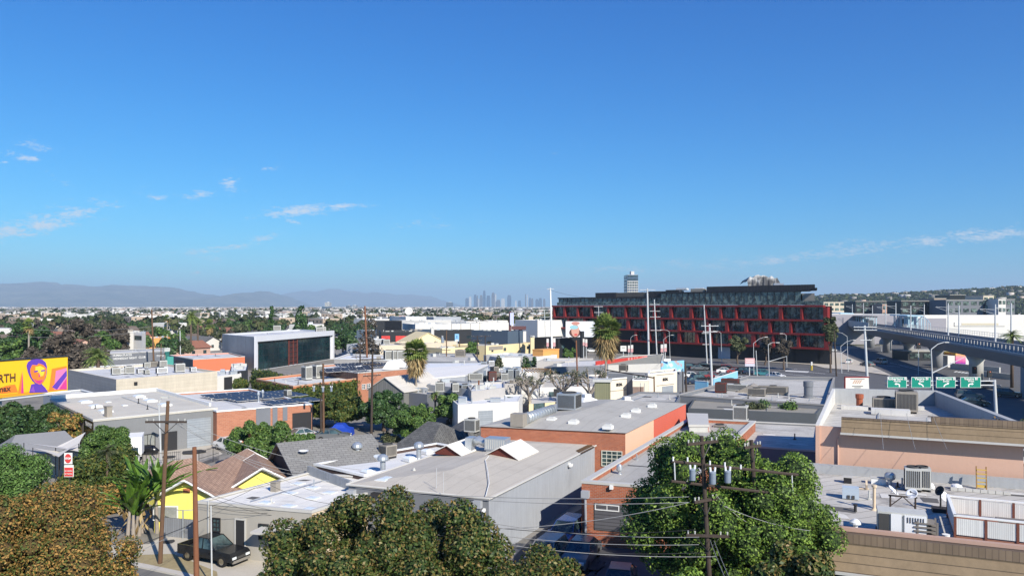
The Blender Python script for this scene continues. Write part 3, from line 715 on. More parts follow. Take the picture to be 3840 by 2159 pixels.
# individual mid-distance houses and blocks
def house_mesh(kind, wallm, roofm, w,d,h):
    rt=thing({'flat':'low_building','gable':'house','block':'apartment_block'}[kind],None,None,(0,0,0)); mb=Mesh()
    if kind=='gable':
        x,y=w/2,d/2; mb.face([(-x,-y,0),(x,-y,0),(x,-y,h),(-x,-y,h)]); mb.face([(x,-y,0),(x,y,0),(x,y,h),(x,0,h+y*.45),(x,-y,h)])
        mb.face([(x,y,0),(-x,y,0),(-x,y,h),(x,y,h)]); mb.face([(-x,y,0),(-x,-y,0),(-x,-y,h),(-x,0,h+y*.45),(-x,y,h)]); put('wall',mb,wallm,rt)
        e=.5; s=.45; z0=h-e*s; rb=Mesh()
        for sg in (-1,1):
            q=[(-x-e,sg*(y+e),z0),(x+e,sg*(y+e),z0),(x+e,0,h+y*s),(-x-e,0,h+y*s)]
            if sg>0: q=q[::-1]
            rb.face([(a,b_,c+.12) for a,b_,c in q]); rb.face(q[::-1]); rb.face([q[0],q[1],(q[1][0],q[1][1],q[1][2]+.12),(q[0][0],q[0][1],q[0][2]+.12)])
        put('roof',rb,roofm,rt)
    else:
        mb.prism([(-w/2,-d/2),(w/2,-d/2),(w/2,d/2),(-w/2,d/2)],0,h); put('wall',mb,wallm,rt)
        rb=Mesh().prism([(-w/2+.2,-d/2+.2),(w/2-.2,-d/2+.2),(w/2-.2,d/2-.2),(-w/2+.2,d/2-.2)],h,h+.1)
        rb.box((w*.2,0,h+.6),(1.8,1.5,1.2)).box((-w*.25,d*.15,h+.5),(1.4,1.2,1.0)); put('roof',rb,roofm,rt)
    wb=Mesh(); nfl=max(1,int(h/3)); 
    for f in range(nfl):
        for i in range(max(2,int(w/4))):
            x=-w/2+w*(i+.5)/max(2,int(w/4)); z=1.7+f*3
            wb.box((x,-d/2-.02,z),(1.3,.06,1.2))
        for i in range(max(1,int(d/5))):
            y=-d/2+d*(i+.5)/max(1,int(d/5)); wb.box((w/2+.02,y,1.7+f*3),(.06,1.2,1.2)); wb.box((-w/2-.02,y,1.7+f*3),(.06,1.2,1.2))
    put('window',wb,MC['glass'],rt,kind='stuff'); return rt
M('far_white',(.66,.64,.6),.8,.06,.2); M('far_cream',(.6,.52,.4),.8,.08,.2); M('far_tan',(.42,.33,.25),.8,.1,.2); M('far_pink',(.5,.33,.26),.8,.1,.2); M('far_grey',(.3,.31,.32),.8,.1,.2)
M('roof_red',(.27,.12,.08),.9,.2,.8); M('roof_brown',(.15,.115,.09),.9,.2,.8); M('roof_greyshingle',(.13,.13,.13),.9,.2,.8); M('roof_light',(.55,.54,.52),.85,.1,.5); M('roof_silver',(.66,.67,.68),.7,.08,.5)
HP=[('gable','far_white','roof_greyshingle',13,9,3.4),('gable','far_cream','roof_brown',12,8,3.2),('gable','far_pink','roof_red',14,9,3.3),('gable','far_tan','roof_brown',11,9,5.6),
    ('flat','far_white','roof_light',16,12,4.5),('flat','far_cream','roof_light',20,14,5),('block','far_white','roof_silver',15,11,7.5),('block','far_tan','roof_light',18,12,9.5),('block','far_white','roof_light',24,13,8)]
HL=['small white house with grey gabled roof among far trees','small cream house with brown gabled roof among far trees','pinkish house with red tiled roof among far trees','two storey tan house with brown roof among far trees',
    'low white flat-roofed building in the middle distance','wide cream flat-roofed building in the middle distance','two storey white block showing between the trees','three storey tan apartment block showing between the trees','long white apartment block showing above the trees']
protos=[house_mesh(k,MC[a],MC[b],w,d,h) for k,a,b,w,d,h in HP]
GRP=['white houses with grey roofs','cream houses with brown roofs','pinkish houses with red roofs','two storey tan houses','low white far buildings','wide cream far buildings','two storey white blocks','three storey tan blocks','long white apartment blocks']
first=[True]*9; g=rng(33); taken=[]
def free(x,y,r):
    for a,b,c in taken:
        if (x-a)**2+(y-b)**2 < (r+c)**2: return False
    taken.append((x,y,r)); return True
def place_house(i,x,y,rz):
    o=protos[i]
    if first[i]: first[i]=False; o.location=(x,y,0); o.rotation_euler[2]=rz; tag(o,HL[i],['house','house','house','house','building','building','building','building','building'][i],GRP[i])
    else: dup(o,(x,y,0),rz)
NOH=[(-1,210,232)]
cnt=0
for _ in range(4000):
    if cnt>=230: break
    z=R.random()
    if z<.62: u=R.uniform(-40,1400); Y=250+1000*R.random()**1.5
    elif z<.9: u=R.uniform(1300,2060); Y=380+800*R.random()**1.3
    else: u=R.uniform(3120,3880); Y=480+700*R.random()
    x=(u-CX)/FOC*Y
    if not free(x,Y,11): continue
    i = R.choice([0,1,2,3,0,1,2,6,7]) if u<1300 and Y<700 else R.choice([4,5,6,7,8,6,4,8,0])
    place_house(i,x,Y,math.radians(R.choice([-24,-44,46,66])+R.uniform(-4,4))); cnt+=1
# bigger named far blocks on the skyline
def far_block(label,t_,x0,x1,yt,Y,mat,d=20,cat='building',win=True,yb=None):
    a=dep((t_,x0,yt),Y); b=dep((t_,x1,yt),Y); cx_=(a.x+b.x)/2; w=b.x-a.x
    rt=thing('office_block',label,cat,(cx_,Y+d/2,0)); put('wall',Mesh().box((cx_,Y+d/2,a.z/2),(w,d,a.z)),mat,rt)
    put('roof',Mesh().box((cx_,Y+d/2,a.z+.15),(w*.96,d*.96,.3)).box((cx_+w*.1,Y+d/2,a.z+a.z*.04+.3),(w*.3,d*.4,a.z*.08)),MC['roof_light'],rt)
    if win:
        wb=Mesh(); nf=max(2,int(a.z/3.6)); fh=a.z/nf
        for f in range(nf): wb.box((cx_,Y-.1,fh*(f+.55)),(w*.9,.4,fh*.42)); wb.box((cx_+(w/2+.1)*(1 if cx_<0 else -1),Y+d/2,fh*(f+.55)),(.4,d*.85,fh*.42))
        put('window_band',wb,MC['glass'],rt)
    return rt
far_block('dark blue glass tower at far left, under the mountains','a',265,362,455,1500,MC['tower_blue'],30)
far_block('sandy office block in front of the dark blue tower','a',318,398,500,1420,MC['far_cream'],25)
far_block('pale block right of the sandy office block','a',478,526,500,1500,MC['far_white'],20)
far_block('cream block with stepped top under the mountains','a',735,782,488,1600,MC['far_cream'],24)
far_block('long white hospital-like block, left part','a',945,1010,492,1700,MC['far_white'],30)
far_block('long white block beside the black tower','a',1015,1158,486,1650,MC['far_white'],30)
far_block('black glass block under the mountains','a',1228,1310,478,1600,MC['black_paint'],30,win=False)
far_block('wide white three storey block behind the leaning pole','a',1545,1740,520,760,MC['far_white'],30)
far_block('white block left of the wide three storey block','a',1320,1500,534,760,MC['far_white'],30)
far_block('white block behind the date palm','a',1730,1830,512,820,MC['far_white'],25)
far_block('blue glass office tower left of centre','b',660,735,400,3000,MC['tower_blue'],50)
far_block('white tower rising behind the blue glass tower','b',692,735,360,3100,MC['far_white'],40)
far_block('dark office tower right of the blue one','b',905,940,392,3000,MC['tower_grey'],40)
far_block('pale grey office tower, last of the small cluster','b',970,1004,388,3300,MC['tower_pale'],40)
far_block('low white block between the small office towers','b',940,972,408,3000,MC['far_white'],40)
far_block('grey block at the left foot of the downtown skyline','b',1912,1975,358,7000,MC['tower_grey'],80)
# ======================= ground sheets near the camera
def sheet(name, pts, mat, z, label=None):
    P=[Vector((at(p).x,at(p).y,z)) if not isinstance(p,Vector) else Vector((p.x,p.y,z)) for p in pts]
    return put(name, Mesh().face(P), mat, None, (0,0,0), kind='structure', label=label)
M('asphalt_pale',(.15,.145,.135),.95,.2,.25,dirt=(.22,.21,.19),dirtamt=.5)
put('town_ground', Mesh().face([(-260,20,.004),(190,20,.004),(210,330,.004),(-330,330,.004)]), M('lot_ground',(.25,.235,.21),.95,.25,.12,dirt=(.1,.1,.095),dirtamt=.7), None,(0,0,0),kind='structure')
# street, kerb and dry verge, lower left
M('drive',(.5,.46,.39),.9,.12,.6,dirt=(.36,.32,.27)); M('verge',(.33,.27,.15),.95,.35,2.5,dirt=(.22,.17,.1),bump=.4)
road=[('e',-400,1900),('e',200,1500),('e',700,1335),('e',1030,1300),('e',1400,1362),('e',1760,1440),('e',2100,1540),('e',2574,1700),('e',2300,2600),('e',0,2600)]
sheet('street',road,MC['asphalt_pale'],.012)
def strip(name,pts,w,z0,z1,mat):
    """kerb or path following ground points, w metres to the far side"""
    P=[at(p) for p in pts]; mb=Mesh()
    for a,b in zip(P[:-1],P[1:]):
        d=(b-a).normalized(); n=Vector((-d.y,d.x,0)); mb.prism([a.xy,b.xy,(b+n*w).xy,(a+n*w).xy],z0,z1)
    return put(name,mb,mat,None,(0,0,0),kind='structure')
strip('kerb',[('e',2600,1725),('e',2100,1545),('e',1760,1443),('e',1400,1366),('e',1030,1304),('e',700,1338),('e',200,1505)][::-1],.5,0,.13,M('kerb_concrete',(.5,.47,.42),.9,.1,.6))
sheet('dry_verge',[('e',1040,1290),('e',1290,1300),('e',1400,1250),('e',1740,1240),('e',2180,1420),('e',2200,1530),('e',1760,1432),('e',1400,1356)],MC['verge'],.125)
sheet('pavement',[('e',700,1200),('e',1000,1160),('e',1500,1140),('e',1640,1060),('e',1730,1060),('e',2100,1080),('e',2480,1190),('e',2640,1200),('e',3000,1300),('e',2640,1660),('e',2190,1500),('e',2180,1425),('e',1740,1240),('e',1400,1256),('e',1290,1298),('e',1040,1286),('e',700,1320)],MC['drive'],.12)
sheet('yard',[('i',1180,1130),('i',1250,960),('i',1390,880),('i',1620,840),('i',2110,770),('i',2240,860),('i',2000,960),('i',1500,1000),('i',1450,1130)],MC['drive'],.02)
sheet('alley',[(1860,2159),(2000,2010),(2190,1900),(2300,2159)],MC['asphalt'],.016)
sheet('parking_lot',[(2150,1930),(2600,1930),(2900,2300),(1900,2500),(1990,2090)],MC['asphalt'],.02)
# ---- brick, stucco, metal walls
MB_brick('brick',(.42,.13,.06),(.32,.09,.045),(.32,.22,.17),.3,.11,.012); MB_brick('brick_orange',(.44,.19,.115),(.38,.155,.095),(.42,.24,.16),.5,.2,.015,.15)
M('stucco_grey',(.17,.18,.2),.9,.1,.4,streak=.06); M('stucco_tan',(.37,.35,.31),.9,.08,.5,streak=.06,dirt=(.3,.28,.25),dirtamt=.3); M('cream',(.62,.5,.36),.9,.06,.4)
M('light_grey_wall',(.34,.36,.39),.85,.1,.35,streak=.2,dirt=(.25,.26,.28)); M('trim_grey',(.5,.49,.46),.8,.08,.5)
M_roof('roof_warm',(.5,.46,.395),1.1,25,.09,.86,(.22,.19,.16),.3); M_roof('roof_white',(.74,.715,.665),1.0,25,.06,.84,(.45,.43,.4),.3); M_roof('roof_pale',(.56,.53,.46),1.5,44,.07,.93,(.33,.31,.28),.3)
M_roof('roof_grey',(.42,.405,.37),1.1,25,.1,.86,(.2,.18,.16),.35); M_roof('roof_dirty',(.5,.48,.44),.95,65,.2,.6,(.14,.13,.12),.7); M_roof('roof_cool',(.6,.59,.57),1.2,40,.08,.9,(.35,.34,.33),.35)
M('rust_stain',(.12,.07,.03),.95,.3,1); M('terracotta',(.5,.17,.08),.85,.1,.5)
# B1 big grey workshop, centre
B1=Bld([(1308,1815),(1833,1867),(2233,1668),None],4.2,'big grey workshop with beige low-pitched roof behind the lower middle tree',[MC['stucco_grey'],MC['light_grey_wall']],MC['roof_warm'],par=0.0,top=False)
me=B1.wall.data
for p in me.polygons: p.material_index = 1 if p.index==1 else 0
P=inset(B1.P,-.12); mid=[(P[0]+P[1])/2,(P[2]+P[3])/2]; rA=mid[0].lerp(mid[1],.22); rB=mid[0].lerp(mid[1],.8)
z=4.2; zt=4.75; rb=Mesh()
v=[(*P[0],z),(*P[1],z),(*P[2],z),(*P[3],z),(*rA,zt),(*rB,zt)]
rb.solid(v,((0,1,4),(1,2,5,4),(2,3,5),(3,0,4,5),(3,2,1,0))); B1.part('roof',rb,MC['roof_warm'])
eb=Mesh()
for i in range(4):
    a=P[i];b=P[(i+1)%4]; eb.tube((*a,4.2),(*b,4.2),.085,n=6)
B1.part('roof_edge',eb,MC['trim_grey'])
def on(B,t,x,y,z): return at((t,x,y),z)
def downpipe(B,i,p,z0,side=1):
    u,zz=B.fp(i,p); mb=Mesh(); B.slab(mb,i,u-.28,u+.28,zz-.35,zz+.12,.0,.42)
    q=[B.pt(i,u,zz-.3,.22),B.pt(i,u,zz-1.0,.22),B.pt(i,u+.75*side,zz-1.7,.15),B.pt(i,u+.75*side,z0,.15)]; mb.path(q,.085,8)
    return B.part('downpipe',mb,MC['light_grey_wall'])
downpipe(B1,0,('f',975,590),.2,-.4); downpipe(B1,0,('f',2240,700),.2,1)
B1.window(0,('f',2170,955),('f',2270,1120),2,2)
M('sky_lining',(.62,.6,.57),.7,.06)
text_obj('house_number','3384',B1.pt(0,B1.fp(0,('f',2125,770))[0],B1.fp(0,('f',2125,770))[1],.03),B1.fr(0)[1].to_3d(),(0,0,1),.5,MC['sky_lining'],B1.root)
for p in (('f',2298,780),('f',1030,640)):
    u,zz=B1.fp(0,p); mb=Mesh(); B1.slab(mb,0,u-.08,u+.08,zz-.08,zz+.1,0,.12); mb.lathe(B1.pt(0,u,zz-.02,.2),[(.02,-.14),(.13,-.08),(.15,0),(.1,.08),(.02,.12)],10); B1.part('wall_lamp',mb,MC['white_paint'])
u,zz=B1.fp(1,('g',568,318)); mb=Mesh(); B1.slab(mb,1,u-.1,u+.1,zz-.1,zz+.1,0,.15); B1.slab(mb,1,u-.28,u-.05,zz-.22,zz-.02,.12,.3); B1.slab(mb,1,u+.05,u+.28,zz-.22,zz-.02,.12,.3); B1.part('wall_lamp',mb,MC['white_paint'])
u,zz=B1.fp(0,('f',1225,610)); mb=Mesh(); B1.slab(mb,0,u-.35,u+.35,zz-.1,zz+.05,0,.4); B1.part('wall_lamp',mb,MC['frame_dark'])
def vent(B,p,z,r=.13,h=.75,mat='galv',cap=True,name='vent_pipe'):
    q=at(p,z); mb=Mesh().lathe((q.x,q.y,z-.05),[(r*2,.0),(r*1.8,.06),(r,.1),(r,h)]+([(r*1.9,h),(r*2.1,h+.12),(r*1.9,h+.34),(r*.9,h+.5)] if cap else []),12); return B.part(name,mb,MC[mat],smooth=False)
def sky_box(B,p,z,w=1.3,d=1.3,h=.3,rz=math.radians(-24),mat='skylight',name='skylight'):
    q=at(p,z); mb=Mesh().box((q.x,q.y,z+h*.35),(w,d,h*.75),rz)
    k=B.part(name,mb,MC['white_paint']); gb=Mesh(); c,s=math.cos(rz),math.sin(rz)
    def T(x,y,zz): return (q.x+x*c-y*s,q.y+x*s+y*c,zz)
    a,b=w/2*.93,d/2*.93; gb.solid([T(-a,-b,z+h*.73),T(a,-b,z+h*.73),T(a,b,z+h*.73),T(-a,b,z+h*.73),T(-a*.55,-b*.55,z+h*1.15),T(a*.55,-b*.55,z+h*1.15),T(a*.55,b*.55,z+h*1.15),T(-a*.55,b*.55,z+h*1.15)],((0,1,5,4),(1,2,6,5),(2,3,7,6),(3,0,4,7),(4,5,6,7))); put('dome',gb,MC[mat],k); return k
sky_box(B1,('f',1300,478),4.3,.9,1.5,.12)
def cupola(B,ridge0,ridge1,w,hh,z,wallm='rust_red',roofm='roof_white'):
    """gabled roof monitor: dark red gable end, pale pitched roof"""
    a,b=Vector(ridge0),Vector(ridge1); d=(b-a).normalized(); n=Vector((d.y,-d.x,0)); mb=Mesh(); rb=Mesh()
    for e in (a,b):
        l,r_=e-n*w/2,e+n*w/2; mb.face([(l.x,l.y,z),(r_.x,r_.y,z),(r_.x,r_.y,z+.15),(e.x,e.y,z+hh),(l.x,l.y,z+.15)])
    k=B.part('roof_monitor',mb,MC[wallm])
    for sg in (-1,1):
        q=[a-d*.2+n*sg*(w/2+.25),b+d*.2+n*sg*(w/2+.25),b+d*.2,a-d*.2]; zz=[z+.05,z+.05,z+hh+.06,z+hh+.06]
        t=[(p.x,p.y,zq) for p,zq in zip(q,zz)]; t2=[(p[0],p[1],p[2]+.07) for p in t]; rb.solid(t+t2,((0,3,2,1),(4,5,6,7),(0,1,5,4),(1,2,6,5),(2,3,7,6),(3,0,4,7)))
    put('monitor_roof',rb,MC[roofm],k); return k
M('rust_red',(.13,.035,.025),.85,.2,1)
q=on(B1,'f',1925,225,4.5); cupola(B1,(q.x,q.y,0),(q.x+1.3,q.y+2.9,0),2.4,.75,4.45)
q=on(B1,'f',2462,265,4.5); cupola(B1,(q.x,q.y,0),(q.x+1.6,q.y+3.4,0),2.9,.9,4.45)
sheet_pos=on(B1,'g',720,160,4.2)
B1.part('rust_stain',Mesh().face([tuple(on(B1,'g',*p_,4.27)) for p_ in ((590,165),(700,215),(830,150),(800,128),(640,130))]),MC['rust_stain'])
for p_ in (('f',1588,378),('f',1930,365)): vent(B1,p_,4.5,.07,.2,'ac_grey',False)
for x_,y_ in ((1815,560),(1885,610)): 
    q=at(('f',x_,y_),4.4); B1.part('antenna',Mesh().tube(q,(q.x,q.y,5.8),.02,n=5),MC['steel_pole'])
mb=Mesh(); pts=[at(('f',x_,y_),z_) for x_,y_,z_ in ((2340,250,4.75),(2305,290,4.7),(2330,400,4.6),(2345,520,4.45),(2310,650,4.3))]; B1.part('roof_hose',mb.path([p+Vector((0,0,.06)) for p in pts],.03,5),MC['white_paint'])
# ---- rooftop plant
def ac_unit(label,p,z,w=1.0,d=1.0,h=1.0,rz=math.radians(-24),mat='ac_tan',group='rooftop air conditioners',fans=1,name='air_conditioner',legs=.15,louv=True,origin=None):
    q=Vector(origin) if origin is not None else at(p,z); rt=thing(name,label,'air conditioner',(q.x,q.y,z),group); c,s=math.cos(rz),math.sin(rz)
    def T(x,y,zz): return Vector((q.x+x*c-y*s,q.y+x*s+y*c,z+zz))
    cb=put('cabinet',Mesh().box(T(0,0,legs+h/2),(w,d,h),rz),MC[mat],rt)
    lb=Mesh()
    for sx in (-.42,.42): lb.box(T(w*sx,0,legs/2),(.1,d*.95,legs),rz)
    put('base_rail',lb,MC['frame_dark'],rt)
    if louv:
        gb=Mesh(); n=int(w/.12)
        for i in range(n): gb.box(T(-w*.44+w*.88*(i+.5)/n,-d/2-.01,legs+h*.5),(w*.88/n*.55,.02,h*.78),rz)
        n2=int(d/.14)
        for i in range(n2): gb.box(T(-w/2-.01,-d*.44+d*.88*(i+.5)/n2,legs+h*.5),(.02,d*.88/n2*.5,h*.78),rz); gb.box(T(w/2+.01,-d*.44+d*.88*(i+.5)/n2,legs+h*.5),(.02,d*.88/n2*.5,h*.78),rz)
        put('louvres',gb,MC['grille'],rt,kind=None)
    for i in range(fans):
        fx=0 if fans==1 else w*(-.25+.5*i/(fans-1)); r=min(w/fans,d)*.38; o=T(fx,0,legs+h)
        put('fan_guard',Mesh().lathe(o,[(r,0),(r,.1),(r*.86,.1),(r*.86,.03),(.05,.03)],18),MC['grille'],rt)
    return rt
def duct_unit(label,p,z,rz):
    q=at(p,z); rt=thing('cooling_unit',label,'air conditioner',(q.x,q.y,z)); c,s=math.cos(rz),math.sin(rz)
    T=lambda x,y,zz: Vector((q.x+x*c-y*s,q.y+x*s+y*c,z+zz))
    put('cabinet',Mesh().box(T(.9,0,.75),(1.9,1.3,1.0),rz).box(T(.9,0,.12),(1.7,1.1,.24),rz),MC['galv'],rt)
    put('intake_box',Mesh().box(T(-1.6,0,.6),(.6,1.1,1.1),rz),MC['galv'],rt)
    put('duct',Mesh().path([T(-1.4,0,.7),T(-.8,0,.95),T(-.3,0,.75),T(.1,0,.75)],.36,14),MC['galv'],rt,smooth=True)
    gb=Mesh()
    for i in range(9): gb.box(T(.1+i*.2,-.665,.75),(.1,.03,.8),rz)
    put('louvres',gb,MC['ac_grey'],rt); return rt
duct_unit('galvanised cooling unit with round duct on the beige workshop roof',('f',2330,195),4.55,math.radians(-20))
# B2 brick and salmon building behind
B2=Bld([(1803,1597),(2345,1622),(2571,1512),None],5.5,'brick building with peach and red side wall, behind the grey workshop',[MC['brick'],M('peach',(.72,.47,.33),.9,.06,.3,streak=.05),M('red_wall',(.58,.13,.085),.85,.07,.3,streak=.05)],MC['roof_grey'],par=0,top=False)
for p in B2.wall.data.polygons: p.material_index = {0:0,1:1,2:0,3:0}[p.index]
u,zz=B2.fp(1,('k',1425,600)); L=B2.fr(1)[3]; B2.panel(1,None,None,MC['red_wall'],'red_wall_section',.03,0,uz=(u,L,0,5.47),label='coral red far half of the side wall')
P=inset(B2.P,-.15); m0=(P[0]+P[1])/2; m1=(P[2]+P[3])/2; rb=Mesh()
v=[(*P[0],5.5),(*P[1],5.5),(*P[2],5.5),(*P[3],5.5),(*m0.lerp(m1,.25),6.25),(*m0.lerp(m1,.8),6.25)]
rb.solid(v,((0,1,4),(1,2,5,4),(2,3,5),(3,0,4,5),(3,2,1,0))); B2.part('roof',rb,MC['roof_grey'])
B2.window(0,('k',900,930),('k',1110,1100),4,4,M('frame_cream',(.6,.6,.52),.6,.06))
for x_,y_ in ((400,640),(620,665),(965,715),(1145,600),(1245,550),(1410,500)): sky_box(B2,('k',x_,y_),5.75,.85,.85,.4,mat='ac_grey',name='roof_hatch')
def pyr_vent(B,p,z,r,h,rz,mat='white_paint',top=None):
    q=at(p,z); c,s=math.cos(rz),math.sin(rz); T=lambda x,y,zz:(q.x+x*c-y*s,q.y+x*s+y*c,zz)
    mb=Mesh().solid([T(-r,-r,z),T(r,-r,z),T(r,r,z),T(-r,r,z),T(-r*.15,-r*.15,z+h),T(r*.15,-r*.15,z+h),T(r*.15,r*.15,z+h),T(-r*.15,r*.15,z+h)],((0,1,5,4),(1,2,6,5),(2,3,7,6),(3,0,4,7),(4,5,6,7)))
    mb.box((q.x,q.y,z+h+.12),(r*.5,r*.5,.25),rz); return B.part('roof_turret',mb,MC[mat])
pyr_vent(B2,('k',1150,460),5.7,1.5,.55,.3); pyr_vent(B2,('k',745,455),5.6,1.8,.8,.5)
q=at(('k',575,560),5.6); ac_unit('big galvanised box unit on the brick building roof',None,5.6,2.1,2.1,1.7,math.radians(-24),'galv',fans=1,origin=q,name='cooling_unit',legs=.5)
q0=at(('k',400,560),5.9); q1=at(('k',130,650),5.9)
rt=thing('ventilation_duct','fat round silver duct lying on the brick building roof','duct',(q1.x,q1.y,5.6)); put('duct',Mesh().path([q0+Vector((0,0,.35)),q1+Vector((0,0,.35))],.5,14),MC['galv'],rt,smooth=True)
rings=Mesh()
for k in range(12): p_=q0.lerp(q1,k/11)+Vector((0,0,.35)); d_=(q1-q0).normalized(); rings.tube(p_-d_*.05,p_+d_*.05,.56,n=14)
put('duct_ribs',rings,MC['galv'],rt); put('end_box',Mesh().box(q1+Vector((-.6,-.3,.3)),(1.3,1.1,1.2),-.4),MC['ac_tan'],rt)
# B3 brick building with long parapet, right of alley
B3=Bld([(2181,1804),(2560,1833),None,(2584,1567)],4.5,'low brick building with white parapet beside the alley',[MC['brick']],MC['roof_grey'],par=.35,coping=MC['trim_grey'],t=.4)
vent(B3,('g',1080,420),4.15,.12,.3)
B3.panel(0,('g',830,710),('g',1180,1010),M_lines('shutter_dark',(.1,.1,.11),(.05,.05,.055),.25,.2,False),'shutter')
B3.window(0,('g',835,715),('g',1080,800),2,1,MC['frame_white'])
downpipe(B3,0,('g',745,600),.3,0)
u,zz=B3.fp(0,('g',1003,548)); B3.part('wall_lamp',B3.slab(Mesh(),0,u-.12,u+.12,zz-.15,zz+.1,0,.25),MC['white_paint'])
# B4 tan office at the kerb
B4=Bld([(742,1880),(1169,1916),None,(1152,1772)],3.7,'small tan stucco office with white roof by the parked pickup',[MC['stucco_tan'],MC['cream']],MC['roof_white'],par=.12,coping=MC['trim_grey'],t=.15)
for p in B4.wall.data.polygons: p.material_index = 1 if p.index in (3,4) and False else 0
L1=B4.fr(1)[3]; B4.panel(1,None,None,MC['cream'],'side_render',.03,0,uz=(0,L1,0,3.55),label='cream rendered side wall')
B4.window(0,('e',2140,855),('e',2220,1003),2,3); B4.window(0,('f',30,915),('f',130,1088),2,3)
B4.panel(0,('e',2372,884),('e',2465,1188),MC['frame_dark'],'door',.05,label='dark grey steel door'); 
u0,u1,z0_,z1_=B4.rect(0,('e',2362,874),('e',2475,1190)); mb=Mesh(); B4.slab(mb,0,u0,u0+.1,0.12,z1_,0,.07); B4.slab(mb,0,u1-.1,u1,0.12,z1_,0,.07); B4.slab(mb,0,u0,u1,z1_-.02,z1_+.08,0,.07); B4.part('door_frame',mb,MC['trim_grey'])
u0,u1,z0_,z1_=B4.rect(0,('f',218,990),('f',400,1215)); B4.panel(0,None,None,MC['frame_dark'],'entrance',.03,label='dark recessed entrance',uz=(u0,u1,.12,z1_))
mb=Mesh(); B4.slab(mb,0,u0-1.2,u1+2.2,z1_+.05,z1_+.2,0,1.3); B4.part('canopy',mb,MC['trim_grey'])
for x_,y_ in ((420,520),(570,560),(740,610),(340,615),(570,665),(100,710),(330,745),(545,775)): sky_box(B4,('f',x_,y_),3.6,.9,.75,.07,mat='skylight')
q=at(('f',195,590),3.6); B4.part('chimney',Mesh().box((q.x,q.y,3.9),(.5,.5,.65),-.4).box((q.x,q.y,4.27),(.6,.6,.08),-.4),MC['ac_tan'])
u,zz=B4.fp(0,('f',535,890)); B4.part('wall_lamp',B4.slab(Mesh(),0,u-.12,u+.12,zz-.15,zz+.12,0,.28),MC['frame_dark'])
B4.part('gas_pipe',Mesh().path([B4.pt(0,.9,3.9,.1),B4.pt(0,.9,.1,.1)],.03,5),MC['steel_pole'])
# raised grey parapet with corrugated inner face at the back
a=Vector((*B4.P[3],0)); b=at((1311,1810),4.1); mb=Mesh(); d=(b-a); d.z=0; L=d.length; d.normalize(); n=Vector((d.y,-d.x,0))
mb.prism([a.xy,(a+d*L).xy,(a+d*L-n*.2).xy,(a-n*.2).xy],3.5,4.25); B4.part('back_parapet',mb,M_lines('corrugated_grey',(.42,.43,.43),(.25,.26,.27),.18,.35,True,.7))
# B5 brown-walled unit with white roof
B5=Bld([(1178,1739),(1365,1781),None,(1637,1661)],4.0,'brown-walled unit with white roof and three silver vents',M('brown_wall',(.075,.05,.045),.9,.15,.4,streak=.1),M_roof('roof_white2',(.66,.66,.65),1.4,44,.05,.9,(.5,.48,.45),.25),par=.3,coping=MC['white_paint'],t=.2)
for x_,y_ in ((865,290),(1135,245),(1235,275),(1715,215),(1545,290),(1120,425)): sky_box(B5,('f',x_,y_),3.75,1.0,.8,.35,math.radians(-44),'skylight')
for x_,y_ in ((1018,265),(1637,260),(1275,400)): vent(B5,('f',x_,y_),3.75,.22,.95)
ac_unit('brown louvred air conditioner between silver vents on the white roof',('f',1325,255),3.75,1.15,1.15,1.0,math.radians(-44),'ac_tan')
